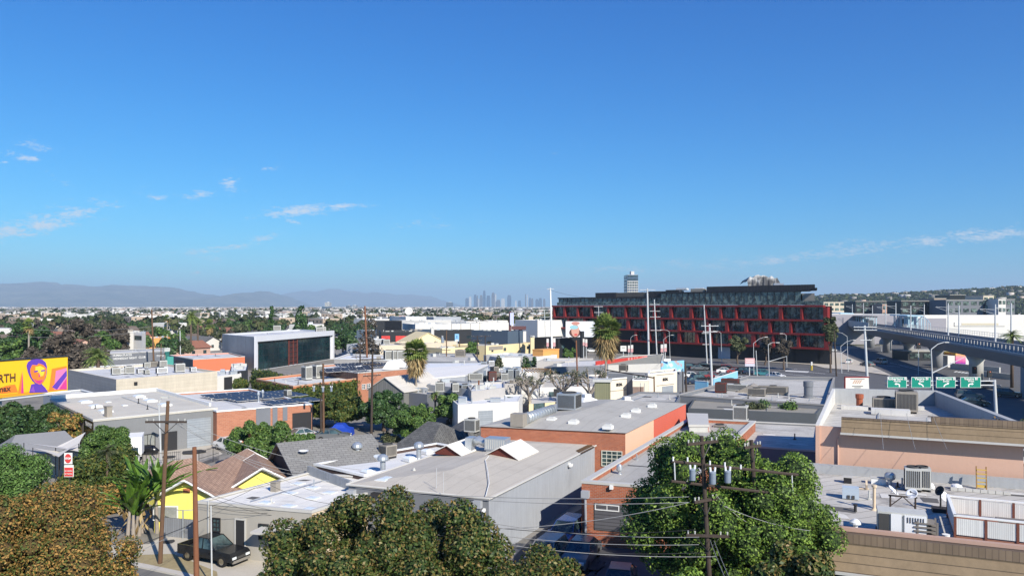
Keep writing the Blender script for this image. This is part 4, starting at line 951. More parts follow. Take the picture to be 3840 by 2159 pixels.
# gabled roofs
def gable(label,name,r0,r1,hz,ez,half0,half1,wallm,roofm,z0=0,over=.4,cat='house',thick=.12,trim=None,gablem=None,hip=0):
    """house under a pitched roof: ridge ends r0,r1 (world xy), half widths either side, ridge height hz, eave height ez"""
    a,b=Vector(r0[:2]),Vector(r1[:2]); d=(b-a).normalized(); n=Vector((d.y,-d.x)); c=(a+b)/2
    rt=thing(name,label,cat,(c.x,c.y,z0)); mb=Mesh(); gb=Mesh()
    A0,A1=a-n*half0,a+n*half1; B0,B1_=b-n*half0,b+n*half1
    mb.face([(*A0,z0),(*A1,z0),(*A1,ez),(*A0,ez)]); mb.face([(*A1,z0),(*B1_,z0),(*B1_,ez),(*A1,ez)]); mb.face([(*B1_,z0),(*B0,z0),(*B0,ez),(*B1_,ez)]); mb.face([(*B0,z0),(*A0,z0),(*A0,ez),(*B0,ez)])
    put('wall',mb,wallm,rt)
    if not hip:
        put('gable_end',Mesh().face([(*A0,ez),(*A1,ez),(*a,hz)]),gablem or wallm,rt); put('gable_end',Mesh().face([(*B1_,ez),(*B0,ez),(*b,hz)]),gablem or wallm,rt)
    rb=Mesh(); s0=(hz-ez)/half0; s1=(hz-ez)/half1; da=d*over; i0=d*hip
    for sg,hw,s in ((-1,half0,s0),(1,half1,s1)):
        oz=ez-over*s; e0=a-da+n*sg*(hw+over); e1=b+da+n*sg*(hw+over); t0=a-da+i0 if not hip else a+i0; t1=b+da if not hip else b-i0
        q=[(*e0,oz),(*e1,oz),(*t1,hz),(*t0,hz)]; u=[(x,y,z+thick) for x,y,z in q]
        if sg<0: q=q[::-1]; u=u[::-1]
        rb.solid(q+u,((3,2,1,0),(4,5,6,7),(0,1,5,4),(1,2,6,5),(2,3,7,6),(3,0,4,7)))
    if hip:
        for e,sgn,t in ((a,-1,a+i0),(b,1,b-i0)):
            l=e+d*sgn*over-n*(half0+over); r_=e+d*sgn*over+n*(half1+over); q=[(*l,ez-over*s0),(*r_,ez-over*s1),(*t,hz)]
            if sgn>0: q=q[::-1]
            rb.face([(x,y,z+thick) for x,y,z in q]); rb.face(q[::-1]); rb.face([q[0],q[1],(q[1][0],q[1][1],q[1][2]+thick),(q[0][0],q[0][1],q[0][2]+thick)])
    put('roof',rb,roofm,rt)
    if trim:
        tb=Mesh()
        for e,sgn in ((a,-1),(b,1)):
            o=d*sgn*(over+.03)
            for hw,s,sg in ((half0,s0,-1),(half1,s1,1)):
                p0=e+o; p1=e+o+n*sg*(hw+over); tb.path([(*p0,hz+.05),(*p1,ez-over*s+.05)],.09,4)
        put('barge_board',tb,trim,rt)
    rt['_z']=0; del rt['_z']
    return rt
# dark gabled house behind brown unit
r0=at(('j',250,868),5.3); r1=at(('j',1120,782),5.3)
HB=gable('charcoal gabled house with grey roof and satellite dish','house',r0,r1,5.3,3.0,3.2,5.5,M_lines('siding_dark',(.055,.052,.055),(.03,.03,.03),.25,.15,True),M_shingle('shingle_grey',(.24,.235,.22),(.2,.195,.185),.3,.6,-30,.4))
q=at(('j',478,1020),4.2); mb=Mesh().tube((q.x,q.y,3.6),(q.x,q.y,4.5),.04); put('dish_mount',mb,MC['steel_pole'],HB)
db=Mesh().lathe((q.x,q.y,4.75),[(.02,0),(.25,.05),(.42,.16),(.4,.17),(.22,.08),(.02,.03)],16); o_=put('satellite_dish',db,MC['ceramic'],HB)
# dark shingled cottage
r0=at(('j',1640,668),4.6); r1=at(('j',1950,705),4.6)
gable('dark shingled cottage in front of the small trees','cottage',r0,r1,4.9,2.7,4.2,3.6,MC['stucco_grey'],M_shingle('shingle_dark',(.13,.13,.125),(.085,.085,.085),.28,.5,20,.7),hip=1.2)
r0=at(('j',2060,640),4.3); r1=at(('j',2200,700),4.3)
gable('dark grey roof extension beside the brick wall','cottage',r0,r1,4.4,2.6,4.4,3.0,MC['stucco_grey'],MC['shingle_dark'],hip=.8)
ac_unit('grey box unit on the dark shingled roof',('j',2170,755),4.1,1.3,1.0,1.3,math.radians(-24),'ac_grey')
# yellow bungalow with brown hipped roof
M('yellow_paint',(.8,.73,.17),.85,.1,.5,streak=.12); M_shingle('shingle_brown',(.38,.25,.18),(.3,.19,.135),.25,.4,30,.6)
YA=at(('e',1880,520),3.7); YB=at(('e',2480,215),3.7)
d_=Vector((YB.x-YA.x,YB.y-YA.y,0)).normalized(); YB=YA+d_*11.5
YH=gable('yellow bungalow with brown shingle roof behind the poles','bungalow',YA,YB,4.0,2.6,2.5,2.7,MC['yellow_paint'],MC['shingle_brown'],trim=MC['white_paint'],over=.5)
# cross gable facing the camera on the right
YC=at(('f',60,385),3.9)
gable('yellow cross-gable wing of the bungalow','bungalow_wing',YC,YC+Vector((-2.2,5.0,0)),4.1,2.6,2.6,2.6,MC['yellow_paint'],MC['shingle_brown'],trim=MC['white_paint'],over=.45)
n_=Vector((d_.y,-d_.x,0))
for off,zc,w_,h_,nm,mt in ((-1.6,1.5,1.9,1.1,'window','glass_curtain'),(1.9,1.9,.9,1.0,'window','glass_curtain')):
    c_=YA+n_*off-d_*.06; c_.z=zc; rz_=math.atan2(n_.y,n_.x)
    f_=put('window',Mesh().box(c_,(w_,.08,h_),rz_),MC['frame_white'],YH); put('pane',Mesh().box(c_-d_*.05,(w_-.16,.04,h_-.16),rz_),MC[mt],f_)
c_=YA-d_*.06; c_.z=3.2; put('gable_vent',Mesh().lathe((0,0,0),[(.01,0),(.01,0)],4) if False else Mesh().box(c_,(.5,.06,.3),math.atan2(n_.y,n_.x)),MC['terracotta'],YH)
r0=at(('e',1560,330),3.3); 
gable('brown hipped end wing of the yellow bungalow','bungalow_wing',at(('e',1560,345),3.4),at(('e',1700,330),3.4)+Vector((2,3,0)),3.5,2.5,2.0,2.0,MC['yellow_paint'],MC['shingle_brown'],hip=1.4)
# M2 dark grey workshop, left
M2=Bld([(351,1574),(813,1529),(589,1466),None],4.5,'dark grey workshop with pale roof and roller door, left of the poles',M('stucco_mid',(.2,.205,.21),.9,.08,.4,streak=.08),MC['roof_pale'],par=0.0)
M2.panel(0,('i',1880,515),('i',2120,785),M_lines('roller_grey',(.28,.31,.34),(.2,.22,.25),.3,.15,False),'roller_door',.05)
M2.window(0,('i',1405,670),('i',1560,785),2,1,glass=MC['glass_curtain']); M2.panel(0,('i',1680,640),('i',1780,820),MC['frame_dark'],'door'); M2.panel(0,('i',1625,655),('i',1670,815),MC['frame_dark'],'side_light')
L=M2.fr(3)[3]; M2.panel(3,None,None,MC['black_paint'],'black_panel',.04,0,uz=(L-4.6,L,0,4.45),label='matt black cladding at the corner'); M2.panel(3,None,None,M('tan_wall2',(.36,.32,.28),.9,.1,.4),'tan_side',.03,0,uz=(0,L-4.6,0,4.42))
text_obj('wall_lettering','MOONEY',M2.pt(3,L-2.2,3.7,.06),M2.fr(3)[1].to_3d(),(0,0,1),.75,MC['trim_grey'],M2.root)
eb=Mesh()
for i in range(4): eb.tube(M2.pt(i,0,4.5),M2.pt(i,M2.fr(i)[3],4.5),.1,n=6)
M2.part('roof_edge',eb,MC['trim_grey'])
mb=Mesh(); M2.slab(mb,2,0,M2.fr(2)[3],4.5,5.0,-.25,0); M2.slab(mb,1,2,M2.fr(1)[3],4.5,4.95,-.25,0); M2.part('parapet',mb,MC['white_paint'])
for x_,y_ in ((855,345),(955,390),(1060,440),(1395,290),(1510,335),(1655,375)): sky_box(M2,('i',x_,y_),4.55,1.5,1.3,.28,math.radians(-44))
for x_,y_ in ((1250,375),(1085,342),(1450,305)): sky_box(M2,('i',x_,y_),4.55,.8,.6,.1,math.radians(-44))
q=at(('i',1088,490),4.5); M2.part('chimney',Mesh().box((q.x,q.y,5.1),(.75,.6,1.2),-.7).box((q.x,q.y,5.72),(.85,.7,.08),-.7),MC['ac_tan'])
# M3 brick garage with solar roof
M3=Bld([(813,1541),(1173,1513),(935,1457),None],4.3,'orange brick garage with solar roof and dark bays',[MC['brick_orange']],MC['roof_cool'],par=.25,coping=MC['white_paint'])
for x0_,x1_ in ((0,145),(165,215),(268,315)): M3.panel(0,('j',x0_,512 if x0_<100 else 500),('j',x1_,690 if x0_<200 else 630),MC['stucco_grey'],'dark_bay',.05)
M3.panel(0,('j',365,560),('j',555,755),MC['frame_dark'],'garage_door',.05); 
M('solar',(.035,.04,.05),.38,.3,1.5,spec=.5)
def solar_array(label,B,origin,rows,cols,pw,ph,rz,z,gap=.08,tilt=.12,rgap=.6,name='solar_array'):
    o=Vector(origin); rt=thing(name,label,'solar panels',(o.x,o.y,z)); c,s=math.cos(rz),math.sin(rz); fr=Mesh()
    for i in range(rows):
        pb=Mesh()
        for j in range(cols):
            x=(j-(cols-1)/2)*(pw+gap+.12); y=(i-(rows-1)/2)*(ph+rgap); cc=(o.x+x*c-y*s,o.y+x*s+y*c,z+.32)
            pb.box(cc,(pw,ph,.04),rz,rx=tilt); fr.box((cc[0],cc[1],z+.29),(pw+.06,ph+.06,.03),rz,rx=tilt)
        put('panel_row',pb,MC['solar'],rt)
    put('rack',fr,MC['frame_white'],rt); return rt
q=at(('j',60,400),4.1); solar_array('long dark solar rows on the brick garage roof',M3,q,6,6,1.6,1.0,math.radians(44),4.08,rgap=.3)
q=at(('j',370,455),4.1); solar_array('dark solar rows at the front of the garage roof',M3,q,3,4,1.7,1.0,math.radians(44),4.08,rgap=.25)
q=at(('i',2350,290),4.1); solar_array('dark solar rows at the back of the garage roof',M3,q,4,4,1.7,1.0,math.radians(44),4.08,rgap=.5)
for x_,y_ in ((25,440),(68,420)): vent(M3,('j',x_,y_),4.1,.1,.9)
q=at(('j',318,400),4.1); ac_unit('small white unit at the edge of the garage roof',None,4.05,.9,.7,1.0,-.7,'ac_grey',origin=q)
# M1 cream concrete hall
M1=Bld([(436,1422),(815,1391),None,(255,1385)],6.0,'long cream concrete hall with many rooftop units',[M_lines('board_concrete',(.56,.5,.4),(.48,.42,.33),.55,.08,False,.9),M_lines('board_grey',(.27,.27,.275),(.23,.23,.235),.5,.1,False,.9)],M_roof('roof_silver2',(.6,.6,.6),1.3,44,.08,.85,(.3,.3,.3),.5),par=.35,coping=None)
for p in M1.wall.data.polygons: p.material_index = 1 if abs(p.center.dot(Vector((*M1.fr(3)[2],0)))-0)>0 and p.index==9 else 0
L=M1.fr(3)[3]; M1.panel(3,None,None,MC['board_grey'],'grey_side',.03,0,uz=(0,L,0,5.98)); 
u,zz=M1.fp(0,('a',1362,1172)); M1.part('wall_vent',M1.slab(Mesh(),0,u-.25,u+.25,zz-.25,zz+.25,0,.15),MC['frame_dark'])
AL=['first','second','third','fourth','fifth','sixth','seventh','eighth']
for k,(x_,y_,w_,h_) in enumerate(((560,1100,2.2,1.5),(650,1090,2.0,1.3),(830,1085,2.4,1.7),(1050,1075,1.6,1.0),(1180,1090,1.2,.9),(1480,1075,2.8,1.3),(1840,1050,2.6,2.0),(2110,1040,1.5,1.0))):
    ac_unit('white rooftop unit on the cream hall, %s from the left'%AL[k],('m',x_,y_),5.65,w_*.6,1.1,h_*.7,math.radians(40),'ceramic' if k%2 else 'ac_grey',group='units on the cream hall roof')
for k,(x_,y_,w_,h_) in enumerate(((1180,960,1.6,1.3),(1310,950,2.2,1.4),(1500,960,2.0,1.8))):
    ac_unit('rear rooftop unit on the cream hall, %s from the left'%AL[k],('m',x_,y_),5.65,w_*.65,1.2,h_*.7,math.radians(40),'ac_tan' if k==1 else 'ac_grey',group='units on the cream hall roof')
M1b=Bld([at(('m',400,950),5.2),at(('m',1250,900),5.2),at(('m',1245,862),5.2),at(('m',0,935),5.2)],5.2,'white corrugated rear bay behind the cream hall',M_lines('corr_white',(.6,.61,.6),(.45,.46,.46),.6,.2,True),MC['roof_cool'],par=.1)
# low white roofs between billboard and hall
Bld([('i',600,300),('i',1000,262),('i',820,215),None],4.0,'low white roof between the billboard and the cream hall',MC['light_grey_wall'],MC['roof_cool'],par=.3,coping=MC['white_paint'])
# M4 ivy-clad building
M4=Bld([(1100,1448),(1342,1418),None,(962,1420)],5.0,'low building wrapped in ivy with pale roof',[MC['terracotta']],MC['roof_cool'],par=.3,coping=M('peach_trim',(.6,.36,.24),.9,.08))
for k,(x_,y_) in enumerate(((510,225),(615,210))): ac_unit('%s tall dark-fronted unit on the ivy building roof'%('left','right')[k],('j',x_,y_),4.7,1.2,1.6,2.2,math.radians(44),'ac_grey')
g=rng(44)
def ivy_wall(B,i,u0,u1,z0,z1,n,seed,thick=.35,name='ivy'):
    g=rng(seed); C=[];RR=[]
    a,d,nn,L=B.fr(i)
    for u in np.arange(u0,u1,.9):
        for z in np.arange(z0+.3,z1,.8): p=B.pt(i,u+g.normal()*.2,z+g.normal()*.15,thick*.3); C.append(tuple(p)); RR.append(g.uniform(.4,.62))
    V,F=leaves(g,C,RR,n,.16,cull=.5,zmin=-1,shell=(.7,1.1)); 
    pb=B.slab(Mesh(),i,u0,u1,z0,z1-.1,0,.25); put(name+'_mat',pb,LF['ivy'],B.root)
    return put(name,(V,F,None),LF['ivy'],B.root)
ivy_wall(M4,0,0,M4.fr(0)[3],0,4.75,9000,4); ivy_wall(M4,3,0,M4.fr(3)[3],0,4.5,7000,5)
hedge('tall yellow-green hedge running along the ivy building',[at(('j',0,330)).xy.to_3d(),at(('j',220,400)).xy.to_3d(),at(('j',560,480)).xy.to_3d()],5.0,2.4,'ivy',9000,.2,7)
# M5 orange brick studio with skylight roof
M5=Bld([(1342,1397),(1534,1381),None,(1139,1373)],6.0,'orange brick studio with solar roof and white roof peaks',[MC['brick_orange']],MC['roof_cool'],par=.35,coping=MC['trim_grey'])
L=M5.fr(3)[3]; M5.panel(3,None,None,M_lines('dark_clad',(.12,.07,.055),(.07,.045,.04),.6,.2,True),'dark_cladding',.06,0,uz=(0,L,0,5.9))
M5.window(0,('j',1062,268),('j',1098,318),2,3,MC['frame_white']); M5.window(0,('j',1110,262),('j',1150,315),2,3,MC['frame_white'])
for k,(x_,y_) in enumerate(((900,110),(1180,70),(1040,60))):
    q=at(('j',x_,y_),6.3); solar_array('%s solar array on the orange brick studio'%('left','right','middle')[k],M5,q,3,6,1.3,1.0,math.radians(40),5.85,tilt=.35,rgap=.25)
def peak(B,a,b,c,z,mat,name='roof_peak'):
    mb=Mesh(); mb.solid([a,b,c,Vector(a)+Vector((1.5,6,0)),Vector(b)+Vector((1.5,6,0)),Vector(c)+Vector((1.5,6,0))],((0,1,2),(3,5,4),(0,3,4,1),(1,4,5,2),(0,2,5,3))); return B.part(name,mb,mat)
Y_=M5.P[1].y-1
for x0_,x1_,xm,yb_,yt_ in ((1268,1420,1322,118,38),(960,1040,1000,140,88)):
    a_=dep(('j',x0_,yb_),Y_+1.5); b_=dep(('j',x1_,yb_),Y_+1.5); c_=dep(('j',xm,yt_),Y_+1.5); peak(M5,a_,b_,c_,6,MC['white_paint'])
# M6 gabled sheds
r0=at(('b',1300,1115),6.0); r1=at(('b',1720,1062),6.0)
M6=gable('grey barn-fronted shed with pale gabled roof behind the fan palm','shed',r0,r1,6.0,4.0,3.4,3.6,M_lines('shed_board',(.2,.2,.19),(.12,.12,.115),.35,.2,True),M_roof('roof_shed',(.56,.53,.48),.9,26,.05,.88,(.4,.36,.3),.4),cat='shed',over=.2,gablem=MC['shed_board'])
M6b=Bld([at(('b',1500,1215),4.0),at(('b',2100,1160),4.0),at(('b',2330,1040),4.0),at(('b',1700,1080),4.0)],5.2,'wide white metal roofed shed right of the barn front',MC['light_grey_wall'],M_roof('roof_metal_white',(.72,.7,.67),.5,26,.04,.93,(.5,.47,.42),.25),par=.0)
# ======================= right: shingled pink building, roof deck building
M('pink_stucco',(.6,.385,.29),.92,.07,.5,streak=.06,dirt=(.45,.3,.23),dirtamt=.3); M_lines('mansard',(.235,.175,.11),(.1,.075,.05),.36,.1,False,.95,.2,streak=.25)
M_lines('mansard_top',(.2,.15,.105),(.12,.09,.07),.28,.12,True,.95,.2,streak=.2)
R1=Bld([Vector((22.5,56.3)),Vector((34.2,50.8)),Vector((39.6,70.8)),Vector((30.7,72.8))],8.2,'pink stucco building with brown shingle mansard and concrete parapets',MC['pink_stucco'],MC['roof_dirty'],par=.4,coping=None)
M('parapet_conc',(.36,.37,.38),.9,.12,.5,streak=.18,dirt=(.22,.22,.22)); M('parapet_white',(.6,.59,.56),.9,.1,.5,streak=.25,dirt=(.3,.27,.22))
mb=Mesh(); L=R1.fr(2)[3]; R1.slab(mb,2,0,L,7.25,9.2,-.26,.22); R1.part('back_parapet',mb,MC['parapet_conc'])
mb=Mesh(); L=R1.fr(1)[3]; R1.slab(mb,1,1.5,L,7.25,9.15,-.26,.2); R1.part('right_parapet',mb,MC['parapet_conc'])
mb=Mesh(); L=R1.fr(3)[3]; a,d,n,_=R1.fr(3)
vs=[R1.pt(3,0,7.5,-.24),R1.pt(3,L,7.5,-.24),R1.pt(3,L,8.3,-.24),R1.pt(3,0,9.2,-.24),R1.pt(3,0,7.2,.02),R1.pt(3,L,7.2,.02),R1.pt(3,L,8.3,.02),R1.pt(3,0,9.2,.02)]
mb.solid(vs,((3,2,1,0),(4,5,6,7),(0,1,5,4),(1,2,6,5),(2,3,7,6),(3,0,4,7))); R1.part('left_parapet',mb,MC['parapet_white'])
L=R1.fr(0)[3]
def mansard(B,i,u0,u1,zb,zt,ob,ot,cap,name='mansard'):
    mb=Mesh(); v=[B.pt(i,u,z,o) for u in (u0,u1) for (z,o) in ((zb,0),(zb,ob),(zt,ot),(zt,-.1))]
    mb.solid(v,((0,1,2,3),(7,6,5,4),(0,4,5,1),(1,5,6,2),(2,6,7,3),(3,7,4,0))); k=B.part(name,mb,MC['mansard'])
    cb=Mesh(); B.slab(cb,i,u0,u1,zt+.004,zt+cap,-.12,ot+.06); put('mansard_cap',cb,MC['mansard_top'],k)
    fb=Mesh(); B.slab(fb,i,u0-.05,u1,zb-.14,zb-.004,ob-.12,ob+.1); put('gutter',fb,MC['trim_grey'],k); return k
mansard(R1,0,1.75,L+2.2,7.95,8.85,.8,.2,.12); mb=Mesh(); R1.slab(mb,0,7.5,L+2.2,8.98,9.35,-.1,.28)
R1.part('mansard_rise',mb,MC['mansard_top']); u,_=R1.fp(0,('l',705,900)); R1.part('downpipe',Mesh().tube(R1.pt(0,u,7.4,.1),R1.pt(0,u,5.0,.1),.07),MC['pink_stucco'])
mb=Mesh(); R1.slab(mb,0,0,.28,0,8.2,.002,.16); R1.part('corner_pilaster',mb,MC['pink_stucco'])
def pts_chimney(B,p,z,r,h,m1,m2):
    q=at(p,z); B.part('flue',Mesh().lathe((q.x,q.y,z),[(r,0),(r,h*.7),(r*1.25,h*.7),(r*1.25,h)],12),MC[m1],label=None)
M('flue_red',(.35,.1,.05),.8,.2,2)
pts_chimney(R1,('l',920,505),7.8,.28,1.25,'flue_red','flue_red')
ac_unit('tan louvred condenser behind the shingle mansard',('l',1163,530),7.8,1.8,1.5,1.0,math.radians(-24),'ac_tan')
ac_unit('tall tan condenser cabinet in front of the concrete parapet',('l',1390,550),7.8,1.7,1.6,1.7,math.radians(-24),'ac_tan')
for k,(x_,y_) in enumerate(((870,520),(1230,545),(1530,525))):
    q=at(('l',x_,y_),7.8); R1.part('roof_curb',Mesh().box((q.x,q.y,7.95),(2.2 if k!=2 else .6,.7,.3),-.4),MC['parapet_white'])
sk=at(('l',1230,570),7.8); R1.part('roof_skylight',Mesh().box((sk.x,sk.y,8.0),(3.0,1.2,.5),-.42),MC['roof_cool'])
# BR2 near roof
e2=Vector((.92,-.392)); e1=Vector((.392,.92)); f0=Vector((14.4,41.1))
R2=Bld([f0,f0+e2*26,f0+e2*26+e1*16.2,f0+e1*16.2],5.4,'nearest flat-roofed building, cluttered roof with air conditioners and white deck fence',M('stucco_rose',(.42,.26,.2),.92,.1,.5),M_roof('roof_old',(.5,.475,.435),.95,66,.2,.5,(.15,.14,.13),.95),par=.4,coping=M('coping_rose',(.45,.3,.24),.9,.12))
zr=5.0; mansard(R2,0,0,26,3.6,4.75,1.5,.3,.5)
M('navy',(.018,.05,.11),.8,.12,.5); mb=Mesh(); R2.slab(mb,0,-1,26,2.9,3.05,.0,4.8); R2.part('painted_shade_slab',mb,MC['navy']); mb=Mesh(); R2.slab(mb,0,4.5,26,0,2.9,.9,1.1); R2.part('painted_shade_front',mb,MC['black_paint'])  # navy slab and black front: shade below the mansard put into colour
mb=Mesh(); R2.slab(mb,2,0,26,4.9,5.6,-.5,.15); R2.part('rear_flashing',mb,MC['parapet_conc'])
def RT(x,y,z=0): return at(('h',x,y),zr+z)
def ang(d): return math.radians(d)
for k,(x_,lab) in enumerate(((1455,'left'),(1550,'right'))):
    ac_unit('%s one of the paired grey condensers on the near roof'%lab,('h',x_,585),zr,.95,.95,1.35,ang(-23),'ac_grey',group='paired condensers')
big=thing('packaged_unit','large grey packaged air conditioner at the near roof edge','air conditioner',RT(1350,1070))
def onb(o,x,y,z,w,d,h,rz,mat,nm,par): return put(nm,Mesh().box((o.x+x*math.cos(rz)-y*math.sin(rz),o.y+x*math.sin(rz)+y*math.cos(rz),z),(w,d,h),rz),MC[mat],par)
o_=RT(1350,1070); rz_=ang(-23)
onb(o_,0,.65,zr+.75,2.3,1.2,1.1,rz_,'ac_grey','cabinet',big); onb(o_,-.85,.02,zr+.75,.5,.08,.9,rz_,'grille','coil_panel',big); onb(o_,-.28,.0,zr+.75,.5,.08,.95,rz_,'ceramic','access_panel',big); onb(o_,.6,.0,zr+.75,1.0,.08,.95,rz_,'ceramic','louvred_panel',big)
onb(o_,0,.65,zr+.1,2.4,1.2,.2,rz_,'wood_dark','plinth',big)
mb=Mesh()
for i in range(7): mb.box((o_.x+(.25+i*.12)*math.cos(rz_)+.05*math.sin(rz_),o_.y+(.25+i*.12)*math.sin(rz_)-.05*math.cos(rz_),zr+1.0),(.04,.04,.28),rz_)
put('louvres',mb,MC['grille'],big)
ct=thing('wooden_crate','weathered slatted wooden crate beside the large packaged unit','crate',RT(1600,1090)); o_=RT(1600,1090); mb=Mesh()
for i in range(5): mb.box((o_.x,o_.y+.3,zr+.1+i*.2),(1.0,1.0,.07),rz_)
put('slats',mb,M('wood_weathered',(.2,.18,.16),.95,.25,3),ct); mb=Mesh()
for sx in (-.45,.45):
    for sy in (-.15,.75): mb.box((o_.x+sx*math.cos(rz_)-sy*math.sin(rz_),o_.y+sx*math.sin(rz_)+sy*math.cos(rz_),zr+.5),(.09,.09,1.0),rz_)
put('corner_post',mb,MC['wood_weathered'],ct)
# turbine vent, pipes, fan boxes
def lath(nm,lab,cat,p,z,prof,mat,n=16,group=None):
    q=at(p,z); t=thing(nm,lab,cat,(q.x,q.y,z),group); put('body',Mesh().lathe((q.x,q.y,z),prof,n),MC[mat],t); return t
tv=lath('turbine_vent','round silver turbine vent left of the paired condensers','vent',('h',1225,540),zr,[(.12,0),(.14,.35),(.3,.45),(.36,.6),(.33,.78),(.2,.9),(.02,.94)],'galv')
tv=lath('exhaust_cone','pale ball-headed vent right of the paired condensers','vent',('h',1625,565),zr,[(.28,0),(.3,.15),(.22,.3),(.1,.4)],'ceramic')
lath('roof_pipe','tall rust-topped cream vent pipe on the near roof','vent',('h',1068,785),zr,[(.2,0),(.1,.1),(.085,.15),(.085,1.35),(.15,1.37),(.15,1.5)],'cream')
lath('roof_pipe','short dark stub pipe left of the tall vent pipe','vent',('h',878,800),zr,[(.1,0),(.08,.05),(.08,.35),(.12,.37),(.12,.45)],'frame_dark')
lath('mushroom_vent','white mushroom vent leaning near the roof edge','vent',('h',880,985),zr,[(.12,0),(.12,.3),(.3,.35),(.3,.45),(.1,.6)],'ceramic')
lath('mushroom_vent','low white mushroom vent near the yellow ladder','vent',('h',1895,575),zr,[(.2,0),(.2,.15),(.35,.18),(.3,.3),(.05,.38)],'ceramic')
fb=thing('fan_box','pale blue fan box with two dark ports at the left roof edge','fan box',RT(830,670)); o_=RT(830,670); put('casing',Mesh().box((o_.x,o_.y,zr+.4),(.95,.6,.7),rz_),M('pale_blue',(.42,.5,.58),.6,.1,2),fb)
pb=Mesh(); 
for i in (-.12,.15): pb.box((o_.x+i*math.cos(rz_)+.32*math.sin(rz_),o_.y+i*math.sin(rz_)-.32*math.cos(rz_),zr+.18),(.16,.05,.2),rz_)
put('port',pb,MC['grille'],fb)
for x_,y_,w_,l_ in ((800,510,.5,'small black box on legs at the back of the near roof'),(1110,520,.9,'low white hatch left of the turbine vent')):
    o_=RT(x_,y_); t=thing('roof_hatch',l_,'hatch',o_); put('casing',Mesh().box((o_.x,o_.y,zr+.2),(w_,.5,.4),rz_),MC['black_paint' if w_<.6 else 'white_paint'],t); put('lid',Mesh().box((o_.x,o_.y,zr+.42),(w_+.08,.58,.04),rz_),MC['trim_grey'],t)
o_=RT(990,575); t=thing('timber_prop','raw timber wedge lying on the near roof','timber',o_); put('board',Mesh().box((o_.x,o_.y,zr+.25),(.12,.5,.5),rz_,rx=.5).box((o_.x-.3,o_.y,zr+.06),(.8,.12,.06),rz_+.2),MC['cream'],t)
# dishes on steel frame
o_=RT(1355,820); df=thing('dish_frame','steel trestle carrying two satellite dishes','dish stand',o_); mb=Mesh(); c_,s_=math.cos(rz_),math.sin(rz_)
T=lambda x,y,z: Vector((o_.x+x*c_-y*s_,o_.y+x*s_+y*c_,zr+z))
for x in (-.65,.65): mb.tube(T(x,0,0),T(x,0,1.0),.05,n=6); mb.tube(T(x,.5,0),T(x,0,.9),.035,n=6)
mb.tube(T(-.75,0,1.0),T(.75,0,1.0),.05,n=6).tube(T(-.65,0,.4),T(0,0,1.0),.03,n=6).tube(T(.65,0,.4),T(0,0,1.0),.03,n=6); put('trestle',mb,MC['wood_dark'],df)
def dish(parent,c,r,dirv,mat='ceramic',nm='dish',n=18):
    d=Vector(dirv).normalized(); a=d.orthogonal().normalized(); b=d.cross(a); mb=Mesh(); vs=[]; prof=[(0.02,0),(.4,.05),(.75,.16),(1,.3),(.98,.33),(.72,.2),(.38,.1),(.02,.05)]
    for rr,h in prof:
        for k in range(n): t=2*PI*k/n; vs.append(Vector(c)+(a*math.cos(t)+b*math.sin(t))*rr*r+d*h*r)
    L_=len(prof); mb.solid(vs,[(i*n+k,i*n+(k+1)%n,(i+1)*n+(k+1)%n,(i+1)*n+k) for i in range(L_-1) for k in range(n)]); k_=put(nm,mb,MC[mat],parent,smooth=True)
    put('feed_arm',Mesh().tube(Vector(c)-b*r*.8+d*.2*r,Vector(c)+d*r*.9,.02,n=5).tube(Vector(c)+d*r*.8,Vector(c)+d*r,.05,n=6),MC['frame_dark'],k_); return k_
dish(df,T(-.55,0,1.25),.36,(.5,-.3,.6)); dish(df,T(.5,.1,1.15),.33,(-.6,-.5,.6))
o_=RT(1735,800); df2=thing('dish_frame','grey mast with dish beside the deck fence','dish stand',o_); put('mast',Mesh().tube(o_,o_+Vector((0,0,1.3)),.05).box(o_+Vector((0,0,.12)),(.9,.7,.24),rz_),MC['frame_dark'],df2); dish(df2,o_+Vector((0,0,1.2)),.3,(-.7,-.2,.4),'frame_dark'); dish(df2,o_+Vector((.5,.6,.7)),.38,(.3,-.6,.6))
# ladder-back chair like frame, blocks
o_=RT(2145,575); t=thing('ladder','short yellow step ladder against the pink wall','ladder',o_); mb=Mesh()
for x in (-.28,.28): mb.box((o_.x+x*c_,o_.y+x*s_,zr+.75),(.06,.1,1.5),rz_,rx=-.12)
put('rail',mb,M('ladder_brown',(.3,.17,.06),.8,.1,3),t); mb=Mesh()
for i in range(5): mb.box((o_.x,o_.y,zr+.2+.27*i),(.56,.12,.05 if i else .16),rz_)
put('step',mb,M('ladder_yellow',(.6,.4,.08),.7,.1,3),t)
o_=RT(2120,610); t=thing('block_row','row of pale concrete blocks at the back of the near roof','blocks',o_); mb=Mesh()
for i in range(8): mb.box((o_.x+(-1.4+.42*i)*c_,o_.y+(-1.4+.42*i)*s_,zr+.12),(.39,.2,.2),rz_)
put('blocks',mb,MC['trim_grey'],t)
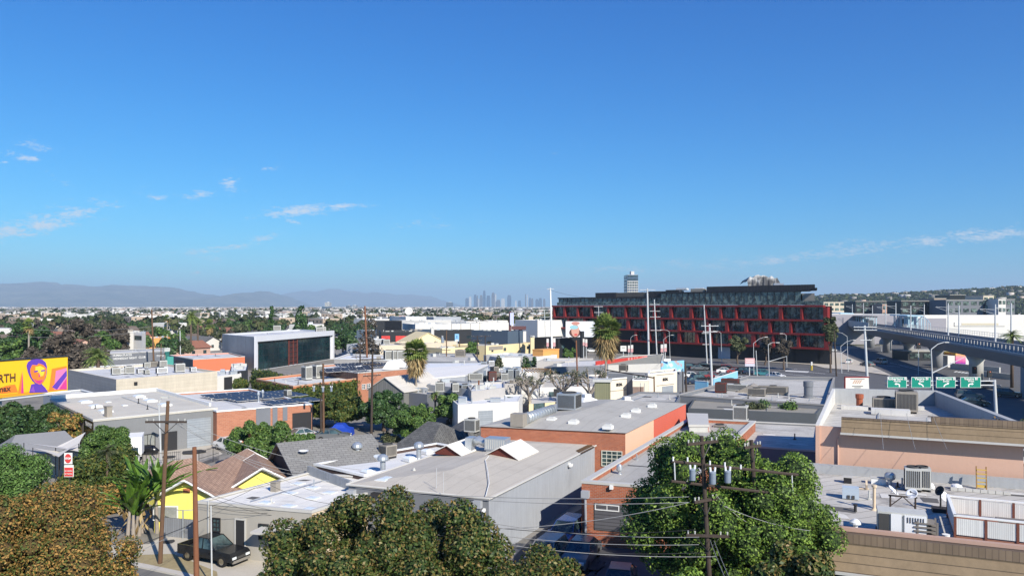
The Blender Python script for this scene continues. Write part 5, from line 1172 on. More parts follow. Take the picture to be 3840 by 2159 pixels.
# white fenced deck
fd=thing('deck_fence','white lattice fence with red-brown posts around the roof deck','fence',RT(1880,1075)); 
A_=RT(1880,1090); B_=at(('h',2574,1170),zr); dB=(B_-A_).normalized(); B_=A_+dB*9.5; C_=RT(1805,860); C2=C_+dB*9.5
M('post_redbrown',(.17,.06,.04),.8,.15,3); M_lines('lattice',(.66,.66,.64),(.5,.5,.49),.09,.3,True,.8)
pm=Mesh(); rm=Mesh(); lm=Mesh()
def fence_run(a,b,k,h=.95,zb=.3):
    d=(b-a); L=d.length; d.normalize(); rz=math.atan2(d.y,d.x)
    for i in range(k+1): p=a.lerp(b,i/k); pm.box((p.x,p.y,zr+(zb+h)/2),(.11,.11,h+zb),rz)
    m=(a+b)/2; rm.box((m.x,m.y,zr+zb+h+.05),(L+.12,.15,.08),rz)
    for i in range(k):
        p=a.lerp(b,(i+.5)/k); lm.box((p.x,p.y,zr+zb+h*.47),(L/k-.14,.04,h*.88),rz)
fence_run(A_,B_,7); fence_run(C_,A_,1); fence_run(C_,C2,6,.9)
put('post',pm,MC['post_redbrown'],fd); put('top_rail',rm,MC['white_paint'],fd); put('lattice_panel',lm,MC['lattice'],fd)
dk=Mesh().prism([(A_.x,A_.y),(B_.x,B_.y),(C2.x,C2.y),(C_.x,C_.y)],zr+.1,zr+.25); put('deck_boards',dk,M('deck_red',(.26,.12,.08),.85,.15,2),fd)
bench=thing('timber_bench','long grey slatted bench on the fenced deck','bench',RT(2350,930)); o_=A_.lerp(C2,.42)+Vector((.6,.3,0)); o_.z=zr+.25
mb=Mesh().box((o_.x,o_.y,o_.z+.5),(4.6,.8,.08),rz_); put('seat',mb,MC['wood_weathered'],bench); mb=Mesh()
for x in (-2.1,-.7,.7,2.1):
    for y in (-.3,.3): mb.box((o_.x+x*c_-y*s_,o_.y+x*s_+y*c_,o_.z+.24),(.08,.08,.46),rz_)
put('leg',mb,MC['wood_weathered'],bench)
o_=RT(1790,1110); lath('bucket','white plastic bucket by the corner of the deck fence','bucket',('h',1790,1105),zr,[(.14,0),(.18,.38),(.19,.4)],'white_paint')
# ---- flats behind
F1=Bld([(2538,1480),(3100,1518),(3130,1415),(2802,1409),(2665,1448)],4.5,'wide flat-roofed building with dark parapet and large grey flue',MC['stucco_grey'],MC['roof_dirty'],par=.5,coping=M('coping_grey',(.3,.29,.28),.9,.15))
F2=Bld([(2580,1530),(3062,1550),(3085,1524),(2600,1497)],4.0,'low narrow roof in front of the dark parapet',M('dark_wall',(.09,.1,.11),.9,.15,.5),M_roof('roof_tan',(.3,.28,.24),1,66,.12,.8,(.2,.18,.15),.4),par=.12)
F3=Bld([(2520,1650),(3068,1690),(3078,1592),(2600,1570)],3.6,'pale flat roof between the large green tree and the pink building',MC['stucco_grey'],MC['roof_dirty'],par=.2,coping=MC['trim_grey'])
F5=Bld([(2300,1500),(2540,1506),(2560,1470),(2395,1468)],4.3,'low grey roof in front of the cream lettered shop building',MC['stucco_grey'],MC['roof_dirty'],par=.3)
F6=Bld([(2585,1592),(2655,1592),(2652,1551),(2577,1549)],4.9,'small grey shed with flat lid and red end panel',MC['ac_grey'],MC['trim_grey'],par=0,cat='shed',name='shed'); F6.panel(1,None,None,MC['red_wall'],'red_end',.03,uz=(0,F6.fr(1)[3],0,4.8))
lath('steel_flue','large dark grey cylindrical flue on the wide flat roof','flue',('l',405,405),4.0,[(.7,0),(.7,.3),(.55,.35),(.6,.4),(.6,1.6),(.68,1.62),(.68,2.35),(.6,2.4)],'stucco_grey',20)
for k,(t_,x_,y_,w_,h_,l_,m_) in enumerate((('k',2300,640,1.6,1.7,'pale fan condenser near the green weeds','ac_grey'),('q',770,1030,1.6,1.4,'rust red box unit on the wide flat roof','rust_red'),('q',960,915,2.8,1.2,'long rust red box unit at the back of the flat roof','rust_red'),('q',1490,1090,2.6,1.0,'low brown curb unit at the parapet','ac_tan'),('q',1820,1060,4.2,1.1,'wide brown shingled box on the flat roof','ac_tan'),('p',740,600,1.6,1.2,'dark unit behind the cream lettered shop building','ac_tan'),('q',1100,990,3.2,.9,'long low white unit on the flat roof','ac_grey'),('k',2090,745,1.2,.6,'low round-fanned unit behind the green tree','ac_tan'))):
    ac_unit(l_,(t_,x_,y_),3.6 if k in(0,7) else 4.0,w_,1.4,h_,ang(-24),m_,group=None)
def small_gable(lab,p,z,w,d,h,rz,mat):
    q=at(p,z); c_,s_=math.cos(rz),math.sin(rz); T=lambda x,y,zz:(q.x+x*c_-y*s_,q.y+x*s_+y*c_,z+zz); t=thing('roof_monitor',lab,'roof monitor',(q.x,q.y,z))
    put('body',Mesh().solid([T(-w/2,-d/2,0),T(w/2,-d/2,0),T(w/2,d/2,0),T(-w/2,d/2,0),T(0,-d/2,h*.9),T(0,d/2,h*.9)],((0,1,4),(2,3,5),(1,2,5,4),(3,0,4,5))),MC['ac_tan'],t)
    put('lid',Mesh().solid([T(-w*.56,-d*.56,0),T(0,-d*.56,h),T(w*.56,-d*.56,0),T(-w*.56,d*.56,0),T(0,d*.56,h),T(w*.56,d*.56,0)],((0,1,4,3),(1,2,5,4),(0,2,1),(3,4,5))),MC[mat],t)
small_gable('grey gabled monitor on the wide flat roof',('q',1400,1010),4.0,4.2,3.2,1.2,ang(-24),'ac_tan')
# sky-blue fence, mural shop
M('sky_blue',(.25,.55,.75),.8,.08,.6)
a_=at(('q',250,950)); 
def wall_run(name,lab,cat,pts,h,th,mat,z0=0,cap=None):
    P=[at(p) if not isinstance(p,Vector) else p for p in pts]; t=thing(name,lab,cat,P[0]); mb=Mesh()
    for a,b in zip(P[:-1],P[1:]):
        d=(b-a).normalized(); n=Vector((-d.y,d.x,0))*th/2; mb.prism([(a-n).xy,(b-n).xy,(b+n).xy,(a+n).xy],z0,z0+h)
    put('panel',mb,mat,t)
    if cap:
        cbm=Mesh()
        for a,b in zip(P[:-1],P[1:]):
            d=(b-a).normalized(); n=Vector((-d.y,d.x,0))*(th/2+.05); cbm.prism([(a-n).xy,(b-n).xy,(b+n).xy,(a+n).xy],z0+h,z0+h+.08)
        put('cap',cbm,cap,t)
    return t
pA=dep(('q',250,900),136); pB=dep(('q',510,930),134); pC=dep(('q',620,880),134); pD=dep(('q',1100,790),150)
pA.z=pB.z=pC.z=pD.z=0
wall_run('fence','sky blue painted fence around the car yard','fence',[pC,pD],4.3,.15,MC['sky_blue'],cap=MC['white_paint'])
wall_run('fence','short sky blue fence panel left of the steel pole','fence',[pA,pB],3.8,.15,MC['sky_blue'],cap=MC['white_paint'])
MU=Bld([('p',1500,600),('p',1810,605),('p',1960,560),('p',1600,560)],4.2,'small dark shop behind the cream lettered shop building',MC['stucco_grey'],MC['roof_grey'],par=.2)
sg=thing('mural_hoarding','blue and white painted hoarding above the cream lettered shop building','hoarding',dep(('p',1500,600),150)); 
def facing_board(parent,p0,p1,Y0,Y1,mat,th=.15,name='board'):
    """upright board between two image points; left end at depth Y0, right end at Y1"""
    a=dep(p0,Y0); u1,v1=px(p1); b=dep(p1,Y1); top_a=a.z; bot=b.z; a2=Vector((a.x,a.y,0)); b2=Vector((b.x,b.y,0)); d=(b2-a2).normalized(); n=Vector((-d.y,d.x,0))*th
    mb=Mesh(); vs=[Vector((q.x,q.y,z)) for q in (a2,b2) for z in (bot,top_a)]; vs2=[v+n for v in vs]
    mb.solid(vs+vs2,((0,2,3,1),(5,7,6,4),(0,1,5,4),(2,6,7,3),(1,3,7,5),(0,4,6,2))); return put(name,mb,mat,parent)
def M_mural(name,stops,scale=.5):
    m,nt,b=_nt(name); c=ramp_n(nt,noise_n(nt,pos_n(nt,(1,.3,1)),scale,3,.5),stops); nt.links.new(c,b.inputs['Base Color']); b.inputs['Roughness'].default_value=.8; return m
facing_board(sg,('p',1500,400),('p',1960,600),148,151,M_mural('mural_blue',[(.36,(.7,.72,.7)),(.45,(.25,.5,.7)),(.55,(.2,.5,.75)),(.64,(.45,.3,.25))],.45)); facing_board(sg,('p',1560,345),('p',1690,400),148,148,MC['white_paint'],name='header'); 
mb=Mesh()
for x_ in (1520,1700,1940): q=dep(('p',x_,600),150); mb.tube((q.x,q.y+.3,0),(q.x,q.y+.3,q.z+.5),.1)
put('post',mb,MC['frame_dark'],sg)
# SKIM building
SK=Bld([('p',385,760),('p',925,712),('p',960,640),('p',420,660)],4.6,'cream shopfront with dark lettering, left volume beside the fan palm',[M('cream_white',(.72,.64,.52),.9,.06,.4,streak=.05)],MC['roof_grey'],par=.3,coping=MC['white_paint'])
SK2=Bld([('p',925,775),('p',1240,775),('p',1260,690),('p',925,690)],4.4,'cream middle bay of the cream lettered shops with garage door',[M('cream_white',(.72,.64,.52),.9,.06,.4,streak=.05)],MC['roof_grey'],par=.3,coping=MC['white_paint'])
SK3=Bld([('p',1240,655),('p',1815,600),('p',1800,545),('p',1250,590)],5.0,'cream shopfront with dark lettering, right volume',[M('cream_white',(.72,.64,.52),.9,.06,.4,streak=.05)],MC['roof_grey'],par=.3,coping=MC['white_paint'])
SK4=Bld([('p',400,640),('p',1210,668),('p',1230,630),('p',420,600)],5.2,'dark grey upper storey behind the cream lettered shopfronts',[MC['stucco_grey']],MC['roof_grey'],par=.2)
for x0_,x1_ in ((930,990),(1005,1080),(1095,1190)): SK4.window(0,('p',x0_,682),('p',x1_,735),1,1,MC['white_paint'])
for B,x_,y_,xs in ((SK,655,868,.8),(SK3,1580,762,.8)):
    u,zz=B.fp(0,('p',x_,y_)); text_obj('shop_lettering','SKIM.',B.pt(0,u,zz,.05),B.fr(0)[1].to_3d(),(0,0,1),xs*.85,MC['frame_dark'],B.root,bold=.04)
    mb=Mesh(); B.slab(mb,0,u-2.6,u+2.6,zz+.9,zz+.97,0,.08); B.slab(mb,0,u-2.6,u+2.6,zz-1.0,zz-.93,0,.08); B.part('moulding',mb,MC['ac_tan'])
SK2.panel(0,('p',930,910),('p',1145,1110),M('roller_rust',(.25,.18,.15),.7,.35,1),'roller_door'); SK3.panel(0,('p',1515,905),('p',1740,1035),MC['roller_grey'],'roller_door')
for x_ in (1085,1165): u,zz=SK2.fp(0,('p',x_,800)); SK2.part('wall_rib',SK2.slab(Mesh(),0,u-.06,u+.06,0,3.9,0,.06),MC['trim_grey'])
wp=thing('timber_shed','weathered green timber lift housing in front of the palm','shed',at(('p',340,1140),5.5)); q=at(('p',340,1140),5.9)
put('wall',Mesh().box((q.x,q.y+1.0,6.6),(1.9,1.6,2.4),ang(-8)),M_lines('shed_green',(.2,.2,.12),(.11,.11,.07),.25,.2,True),wp); put('lid',Mesh().box((q.x,q.y+1.0,8.0),(2.3,2.0,.3),ang(-8)),MC['ac_grey'],wp)
# red mural shop
RM=Bld([('p',250,480),('p',1500,440),('p',1560,250),('p',700,290)],3.8,'grey-roofed shop before the red mural wall',MC['trim_grey'],M_roof('roof_olive',(.33,.32,.26),1,60,.12,.85,(.22,.2,.16),.4),par=.15)
rw=thing('mural_wall','long red parapet wall painted with pale pink lettering','wall',dep(('p',390,460),186)); 
a=dep(('p',200,395),172); b=dep(('p',1540,250),214); d=(b-a); d.z=0; L=d.length; d.normalize(); n=Vector((-d.y,d.x,0)); za,zb=a.z,b.z
def wseg(t0,t1,mat,name):
    p0=a+d*L*t0; p1=a+d*L*t1; z0=za+(zb-za)*t0; z1=za+(zb-za)*t1; mb=Mesh()
    mb.solid([(p0.x,p0.y,0),(p1.x,p1.y,0),(p1.x,p1.y,z1),(p0.x,p0.y,z0)]+[(p0.x+n.x*.3,p0.y+n.y*.3,0),(p1.x+n.x*.3,p1.y+n.y*.3,0),(p1.x+n.x*.3,p1.y+n.y*.3,z1),(p0.x+n.x*.3,p0.y+n.y*.3,z0)],((0,1,2,3),(7,6,5,4),(3,2,6,7),(0,3,7,4),(1,5,6,2))); return put(name,mb,mat,rw)
wseg(0,.42,M('mural_red',(.5,.05,.04),.85,.15,.8),'red_wall'); wseg(.42,.72,M_mural('mural_pink',[(.42,(.5,.05,.04)),(.52,(.62,.12,.1)),(.6,(.75,.4,.36)),(.7,(.5,.05,.04))],1.2),'lettered_wall'); wseg(.72,1.0,MC['stucco_grey'],'grey_wall')
# ======================= red-framed office building
M('red_frame',(.21,.02,.018),.55,.1,.3,spec=.4); M('dark_metal',(.022,.024,.028),.5,.12,.4); M_glass('glass_office',(.012,.022,.024),.05,c2=(.27,.38,.33),scale=.55)  # lighter green in the office panes imitates reflections
OL=Vector((15.7,300)); OR=Vector((92.2,221)); dd=(OR-OL).normalized(); nb=Vector((-dd.y,dd.x)); 
BK=Vector((.30,.954))
OF=thing('office_building','long office building with red window frames and black glass top floors','office building',(50,262,0))
def obox(u0,u1,z0,z1,o0,o1,mat,name,par=OF,mb=None,emit=True):
    vs=[]; 
    for o in (o0,o1):
        for u,z in ((u0,z0),(u1,z0),(u1,z1),(u0,z1)): p=OL+dd*u-nb*max(o,-2.0)+BK*max(0,-o-2.0); vs.append((p.x,p.y,z))
    m_=mb or Mesh(); m_.solid(vs,((0,1,2,3),(7,6,5,4),(0,4,5,1),(1,5,6,2),(2,6,7,3),(3,7,4,0)))
    return put(name,m_,mat,par) if mb is None else m_
LT=(OR-OL).length
obox(0,LT,0,17.2,-40,-2.0,MC['dark_metal'],'core'); lv=[4.7,8.8,12.95,17.2]
for i,z in enumerate(lv):
    u1=LT*(1.0,.995,1.0,.985)[i]; obox(0 if i else LT*.22,u1,z-.26,z+.3,-1.5,.35,MC['red_frame'],'floor_band')
rr=random.Random(4)
for fl in range(3):
    z0,z1=lv[fl]+.3,lv[fl+1]-.26; u=rr.uniform(0,3); k=0; pos=[]
    while u<LT-5:
        w=rr.uniform(.6,1.25); 
        if not(fl==0 and u<LT*.3): pos.append((u,w))
        u+=rr.choice([5.6,6.8,8.0])
    pos.append((LT-1.4-fl*.1,1.2)); 
    fm=Mesh()
    for u,w in pos: obox(u,u+w,z0,z1,-1.5,.15,None,'',mb=fm)
    put('red_fins',fm,MC['red_frame'],OF,kind='stuff')
    gb=None
    for (a0,w0),(a1,w1) in zip(pos[:-1],pos[1:]):
        f_=Mesh(); obox(a0+w0,a1,z0,z1,-1.5,-1.25,None,'',mb=f_); g_=put('window',f_,MC['glass_office'],OF)
        mm=Mesh(); nm=3
        for q in range(1,nm): uu=a0+w0+(a1-a0-w0)*q/nm; obox(uu-.06,uu+.06,z0,z1,-1.25,-1.13,None,'',mb=mm)
        put('mullion',mm,MC['dark_metal'],g_)
obox(LT*.25,LT-2,0.1,4.3,-4,-3.8,MC['glass_office'],'ground_floor_glass')
for u in np.arange(LT*.28,LT,7.5): obox(u,u+.6,0,4.3,-2.6,-2,MC['dark_metal'],'column')
obox(LT*.66,LT*.7,0,3.9,-2.2,-1.9,M('white_mesh',(.4,.45,.5),.6,.1,1),'white_gate')
# black glass top storeys
def top(u0,u1,z0,z1,back,name='top_storey',mat='glass_office',mull=2.2,cap=.35):
    k=obox(u0,u1,z0,z1-.5,-30,-back,MC[mat],name); mm=Mesh()
    u=u0
    while u<u1: obox(u,u+.14,z0,z1-.5,-back,-back+.15,None,'',mb=mm); u+=mull
    put('mullion',mm,MC['dark_metal'],k); obox(u0-.4,u1+.4,z1-.5,z1,-30.4,-back+cap,MC['dark_metal'],'roof_slab',k); return k
top(2,LT*.46,17.62,20.6,2.0); top(LT*.46,LT-9,17.62,22.0,1.2)
obox(LT-9,LT-5.2,17.62,21.0,-12,-2,M('stone_pale',(.33,.3,.25),.85,.1,.4),'stone_end')
obox(2,LT*.98,17.62,18.7,-1.0,-.9,MC['glass_office'],'roof_rail_glass')
M_lines('screen',(.05,.05,.055),(.02,.02,.022),.5,.4,True,.6)
obox(LT*.18,LT*.27,20.6,22.3,-26,-5,MC['screen'],'plant_screen'); obox(LT*.27,LT*.40,20.6,22.2,-26,-5.5,M('screen_tan',(.12,.11,.095),.8,.1,.5),'plant_screen'); obox(LT*.40,LT*.47,20.6,22.5,-26,-5,MC['screen'],'plant_screen')
obox(LT*.47,LT*.52,20.6,22.9,-26,-5,MC['screen'],'plant_screen'); obox(LT*.62,LT*.955,22.0,23.7,-26,-3.5,MC['screen'],'plant_screen'); obox(LT*.955,LT-3.5,22.0,22.6,-16,0,MC['dark_metal'],'terrace_rail')
obox(LT*.56,LT*.61,22.0,23.2,-20,-8,MC['stone_pale'],'stair_head')
for u0_,u1_,z_ in ((.26,.37,22.4),(.50,.54,23.7),(.84,.87,24.6),(.57,.60,23.6)): obox(LT*u0_,LT*u1_,z_-.6,z_,-24,-14,MC['white_paint'],'white_parapet')
far_block('slim blue-grey glass tower rising behind the red-framed building','c',1160,1268,82,900,MC['tower_blue'],28,'tower')
for o in bpy.data.objects:
    if o.get('label','').startswith('slim blue-grey'): GT=o
gx=dep(('c',1214,240),900); mb=Mesh()
for k in range(12): zz=47-k*3; mb.box((gx.x,899.8,zz),(12.9,.5,.7))
for k in range(7): mb.box((gx.x-6+k*2,899.7,31),(.3,.5,34))
put('window_grid',mb,MC['far_white'],GT)
cr=thing('museum_crown','jagged grey faceted roof rising behind the office building','building',(dep(('c',2470,170),420).x,420,0)); g=rng(8); V=[];F=[]
b0=dep(('c',2365,180),420); b1=dep(('d',120,160),420)
W_=b1.x-b0.x; tb=Mesh(); tb.box(((b0.x+b1.x)/2,430,13),(W_,14,26)); put('base',tb,MC['dark_metal'],cr)
pts=[]
for k in range(13):
    t=k/12; x=b0.x+W_*t; h=(HOR-(1000+[135,98,112,88,80,92,84,95,108,90,118,110,160][k]/2.681))/FOC*420+17; pts.append((x,h))
mb=Mesh()
for i in range(12):
    (x0,h0),(x1,h1)=pts[i],pts[i+1]; mb.face([(x0,418+2*(i%2),25.8),(x1,418+2*((i+1)%2),25.8),(x1,420,h1),(x0,420,h0)]); mb.face([(x0,420,h0),(x1,420,h1),(x1,434,h1-2),(x0,434,h0-2)])
put('facets',mb,M_mural('facet_grey',[(.4,(.06,.06,.065)),(.5,(.22,.22,.22)),(.6,(.5,.5,.5))],.25),cr)
# ======================= roads right
M('asphalt_road',(.11,.11,.115),.95,.18,.2,dirt=(.16,.155,.15),dirtamt=.5); M('plaza',(.5,.45,.38),.9,.1,.4)
sheet('road',[(2300,1345),(2480,1337),(2700,1340),(3300,1300),(3420,1260),(3900,1262),(4100,1500),(3900,1660),(3500,1620),(3120,1470),(2790,1430),(2640,1420),(2420,1400)],MC['asphalt_road'],.012)
sheet('pavement_far',[('p',1500,290),('q',0,300),('q',1000,370),('q',2574,470),('r',380,1290),('r',900,1330),('r',1750,1448),('r',1500,1330),('r',900,1080),('r',700,975),('r',300,955),('q',2574,400),('q',1800,350),('q',0,270),('p',1500,262)],MC['plaza'],.14)
mk=MC['white_paint']
def stripe(pts,w=.25,name='lane_marking'): 
    P=[at(p) for p in pts]; mb=Mesh()
    for a,b in zip(P[:-1],P[1:]):
        d=(b-a).normalized(); n=Vector((-d.y,d.x,0))*w/2; mb.face([(a-n).xy[:]+(.02,),(b-n).xy[:]+(.02,),(b+n).xy[:]+(.02,),(a+n).xy[:]+(.02,)])
    return put(name,mb,mk,None,(0,0,0),kind='structure')
stripe([('q',1900,560),('q',2574,620),('r',400,1400)],.35); stripe([('q',1950,640),('q',2574,700)],.3); stripe([('q',600,420),('q',2300,560)],.3); stripe([('r',1300,1290),('r',1700,1448)],.4); stripe([('r',1000,1180),('r',1900,1260)],.3)
for k in range(7): stripe([('r',930+k*60,1190+k*24),('r',1010+k*60,1180+k*24)],.6,'crosswalk_bar')
# ======================= rail viaduct
VA=Vector((78,90.7)); vd=Vector((42,143)).normalized(); vn=Vector((vd.y,-vd.x)) # vn points right, away
def vp(s,o): p=VA+vd*s+vn*o; return p
VI=thing('rail_viaduct','grey concrete rail viaduct crossing the right side of the view','viaduct',(*VA,0)); LV=385
def vbox(s0,s1,o0,o1,z0,z1,mat,name,par=VI,mb=None):
    m_=mb or Mesh(); m_.prism([vp(s0,o0),vp(s0,o1),vp(s1,o1),vp(s1,o0)],z0,z1); return put(name,m_,mat,par) if mb is None else m_
M('viaduct_conc',(.3,.3,.31),.9,.12,.25,streak=.12); M('viaduct_pale',(.52,.51,.48),.9,.1,.3)
mb=Mesh(); q=[(0,8.4),(9.5,8.4),(9.5,8.1),(7.3,5.7),(2.2,5.7),(0,8.1)]
vs=[(*vp(s,o),z) for s in (0,LV) for o,z in q]; mb.solid(vs,[(0,1,2,3,4,5),(11,10,9,8,7,6)]+[(i,(i+6),(i+1)%6+6,(i+1)%6) for i in range(6)]); put('girder',mb,MC['viaduct_conc'],VI)
vbox(0,LV,-.05,.2,8.41,8.62,MC['viaduct_pale'],'edge_rim'); vbox(0,LV-130,1.15,1.4,8.45,9.85,MC['viaduct_conc'],'track_wall'); vbox(0,LV,1.1,1.45,9.86,9.94,MC['viaduct_pale'],'wall_cap'); vbox(0,LV,8.6,8.85,8.45,9.7,MC['viaduct_conc'],'track_wall'); vbox(0,LV,8.5,8.95,9.71,9.8,MC['viaduct_pale'],'wall_cap')
mb=Mesh()
s=1
while s<210: vbox(s,s+.12,.0,.12,8.62,9.75,None,'',mb=mb); s+=2.2
s=1
while s<230: vbox(s,s+.1,8.95,9.05,9.7,10.9,None,'',mb=mb); s+=2.0
put('fence_posts',mb,MC['viaduct_pale'],VI,kind='stuff')
vbox(0,230,8.96,9.02,10.82,10.9,MC['steel_pole'],'hand_rail'); vbox(0,230,8.96,9.02,10.3,10.36,MC['steel_pole'],'hand_rail')
vbox(210,LV,-.15,.15,8.63,10.9,M_lines('noise_panel',(.42,.46,.47),(.2,.22,.24),.9,.2,True,.6),'noise_panels')
for k,s in enumerate((52,)+tuple(range(92,LV,36))):
    p=vp(s,4.75)
    if k==0: put('pier',Mesh().prism([vp(s-2,2.0),vp(s-2,7.5),vp(s+2.5,7.5),vp(s+2.5,2.0)],0,5.7),MC['viaduct_conc'],VI)
    else: put('pier',Mesh().lathe((p.x,p.y,0),[(1.5,0),(1.5,4.2),(2.3,5.7)],20),MC['viaduct_pale' if k==1 else 'viaduct_conc'],VI,smooth=True)
# catenary poles
for k,(x_,yb_) in enumerate(((2445,740),(2285,680),(1920,680),(1812,600),(1570,640),(1435,560),(1285,540),(1182,520),(1050,500),(960,470),(848,450))):
    u_,_=px(('d',x_,365)); off=(8.3 if k%2==0 else 5.2)
    # meet the viaduct line at this bearing
    r_=(u_-CX)/FOC; p0=VA+vn*off; t_=(p0.x-r_*p0.y)/(r_*vd.y-vd.x); p=p0+vd*t_
    if t_<-5 or t_>LV+60: continue
    zt=EYE+(HOR-(1000+(365+12*(k%3))/2.681))/FOC*p.y
    t=thing('catenary_pole','grey steel rail pole on the viaduct, %s from the right'%ordn[k],'rail pole',(p.x,p.y,8.4),'rail poles on the viaduct'); put('mast',Mesh().tube((p.x,p.y,8.4),(p.x,p.y,zt),.2,.14,8).box((p.x,p.y,8.7),(.6,.6,.5)),MC['steel_pole'],t)
    put('bracket',Mesh().tube((p.x,p.y,zt-1.2),(p.x-vn.x*3,p.y-vn.y*3,zt-1.0),.05,n=5).tube((p.x,p.y,zt-2.2),(p.x-vn.x*3,p.y-vn.y*3,zt-1.1),.04,n=5),MC['steel_pole'],t)
# station: canopies and lift shafts
ST=thing('rail_station','pale blue station canopies and shelters at the far end of the viaduct','station',(*vp(300,4),8.4))
M('station_blue',(.42,.6,.68),.6,.08,.3); M('station_dark',(.09,.1,.11),.7,.3,.5)
for s0,s1,o0,o1,z0,z1,m_ in ((300,352,1,7,13.4,13.9,'station_blue'),(190,222,9.5,14.5,13.5,14.0,'station_blue'),(240,290,2,8,12.6,13.0,'station_dark')):
    k=vbox(s0,s1,o0,o1,z0,z1,MC[m_],'canopy',ST); mb=Mesh()
    for s in np.arange(s0+1,s1,6.5):
        for o in (o0+.5,o1-.5): vbox(s,s+.35,o,o+.35,8.45,z0-.01,None,'',mb=mb)
    put('canopy_posts',mb,MC['station_blue'],k,kind='stuff')
for s,o,w,h,m_ in ((196,10.5,5,13.3,'station_blue'),(206,11,3.5,12.4,'station_dark'),(232,3,4,11.5,'station_dark'),(250,4,3,11.8,'station_blue'),(265,3,5,11.2,'station_dark'),(285,4,4,12.3,'ac_tan'),(318,3,8,12.6,'station_dark')): vbox(s,s+w,o,o+2.2,8.45,h,MC[m_],'shelter',ST)
mb=Mesh(); 
for k in range(9): s=164+k*3.2; h=10.4+3.2*math.sin(PI*min(1,(k+1)/8)); mb.tube((*vp(s,11),8.4),(*vp(s,11),h),.1,n=5); mb.tube((*vp(s,11),h),(*vp(s+3.2,11),10.4+3.2*math.sin(PI*min(1,(k+2)/8))),.1,n=5)
put('stair_truss',mb,MC['station_blue'],ST)
# long white market hall and dark blocks behind the viaduct
WH=Bld([Vector((176,330)),Vector((262,330)),Vector((275,372)),Vector((176,372))],13.0,'long white warehouse beyond the rail viaduct',MC['far_white'],MC['roof_light'],par=.6); WH.panel(0,None,None,M('lilac_grey',(.3,.29,.32),.85,.06,.3),'grey_section',.1,uz=(0,12.5,0,12.0)); 
WH.panel(0,None,None,MC['lilac_grey'],'grey_section',.1,uz=(52,76,0,9.5)); WH.panel(0,None,None,MC['far_white'],'shop_sign',.3,uz=(16,38,8.6,10.3))
WH.panel(0,None,None,M('beige_letter',(.55,.5,.38),.8,.3,3),'faded_sign_strip',.36,uz=(19,35,9.0,9.9))
WH2=Bld([Vector((140,345)),Vector((176,345)),Vector((176,380)),Vector((140,380))],13.6,'white parapet hall left of the long warehouse',MC['lilac_grey'],MC['roof_light'],par=.9,coping=MC['white_paint'])
def blk(lab,t_,x0,x1,yt,Y,mat,d=18,bands=True,h0=0):
    a=dep((t_,x0,yt),Y); b=dep((t_,x1,yt),Y); cx_=(a.x+b.x)/2; w=b.x-a.x; rt=thing('office_block',lab,'building',(cx_,Y+d/2,0)); put('wall',Mesh().box((cx_,Y+d/2,a.z/2),(w,d,a.z)),mat,rt); put('roof',Mesh().box((cx_,Y+d/2,a.z+.15),(w+.4,d+.4,.3)),MC['roof_grey'],rt)
    if bands:
        wb=Mesh(); nf=max(1,int(a.z/4)); n=max(2,int(w/4))
        for f in range(nf):
            for i in range(n): wb.box((cx_-w/2+w*(i+.5)/n,Y-.05,a.z*(f+.55)/nf),(w/n*.7,.2,a.z/nf*.5))
        put('window',wb,MC['glass_office'],rt,kind='stuff')
    return rt
blk('dark glazed block right of the wooded verge, beyond the station','d',880,1230,350,520,MC['dark_metal']); blk('dark angular block behind the warehouse, left one','d',1340,1665,345,470,MC['dark_metal']); blk('slate grey block with teal glass behind the warehouse','d',1790,2190,335,450,MC['stucco_grey']); blk('black box rooftop block above the slate grey one','d',1830,1985,285,500,MC['black_paint'],bands=False)
blk('cream cube building with slot windows behind the warehouse','d',2165,2270,292,450,MC['far_cream']); blk('white cube building at far right behind the warehouse','d',2315,2392,325,440,MC['far_white']); blk('grey cube building at the far right edge','d',2395,2480,330,450,MC['stucco_grey']); blk('tan block between the dark angular blocks','d',1670,1790,320,480,MC['far_tan'])
blk('long low cream block left of the station','d',560,880,355,640,MC['far_cream']); blk('brick red low block beside the station','d',1150,1240,378,505,MC['far_pink'])
# wall and mural under the viaduct
mw=thing('mural_wall','white wall with rainbow mural under the rail viaduct','wall',at(('s',1300,730))); a=at(('s',1130,730)); 
facing_board(mw,('s',1040,500),('s',1200,730),214,214,MC['far_white'],6.0); facing_board(mw,('s',1402,480),('s',1500,730),214,214,MC['far_white'],6.0,'board')
def M_zgrad():
    m,nt,b=_nt('rainbow_mural'); g_=nt.nodes.new('ShaderNodeNewGeometry'); s_=nt.nodes.new('ShaderNodeSeparateXYZ'); nt.links.new(g_.outputs['Position'],s_.inputs[0])
    f=math_n(nt,'ADD',math_n(nt,'DIVIDE',s_.outputs[2],4.6),math_n(nt,'MULTIPLY',noise_n(nt,pos_n(nt),.8,3),.5)); f=math_n(nt,'SUBTRACT',f,.25)
    c=ramp_n(nt,f,[(.05,(.03,.04,.3)),(.35,(.5,.05,.3)),(.6,(.75,.25,.35)),(.8,(.75,.4,.1)),(.95,(.75,.65,.1))]); nt.links.new(c,b.inputs['Base Color']); b.inputs['Roughness'].default_value=.8; return m
facing_board(mw,('s',1200,440),('s',1402,722),213.8,213.8,M_zgrad(),6.0,'mural')
wall_run('low_wall','long pale concrete wall under the viaduct','wall',[('s',1100,765),('s',2090,860)],1.6,.4,MC['viaduct_pale']); wall_run('low_wall','second pale concrete wall nearer the crossing','wall',[('s',1640,900),('s',2330,985)],1.3,.4,MC['viaduct_pale'])
blk('shaded shop building under the viaduct','s',240,1040,420,240,MC['dark_metal'],d=10)
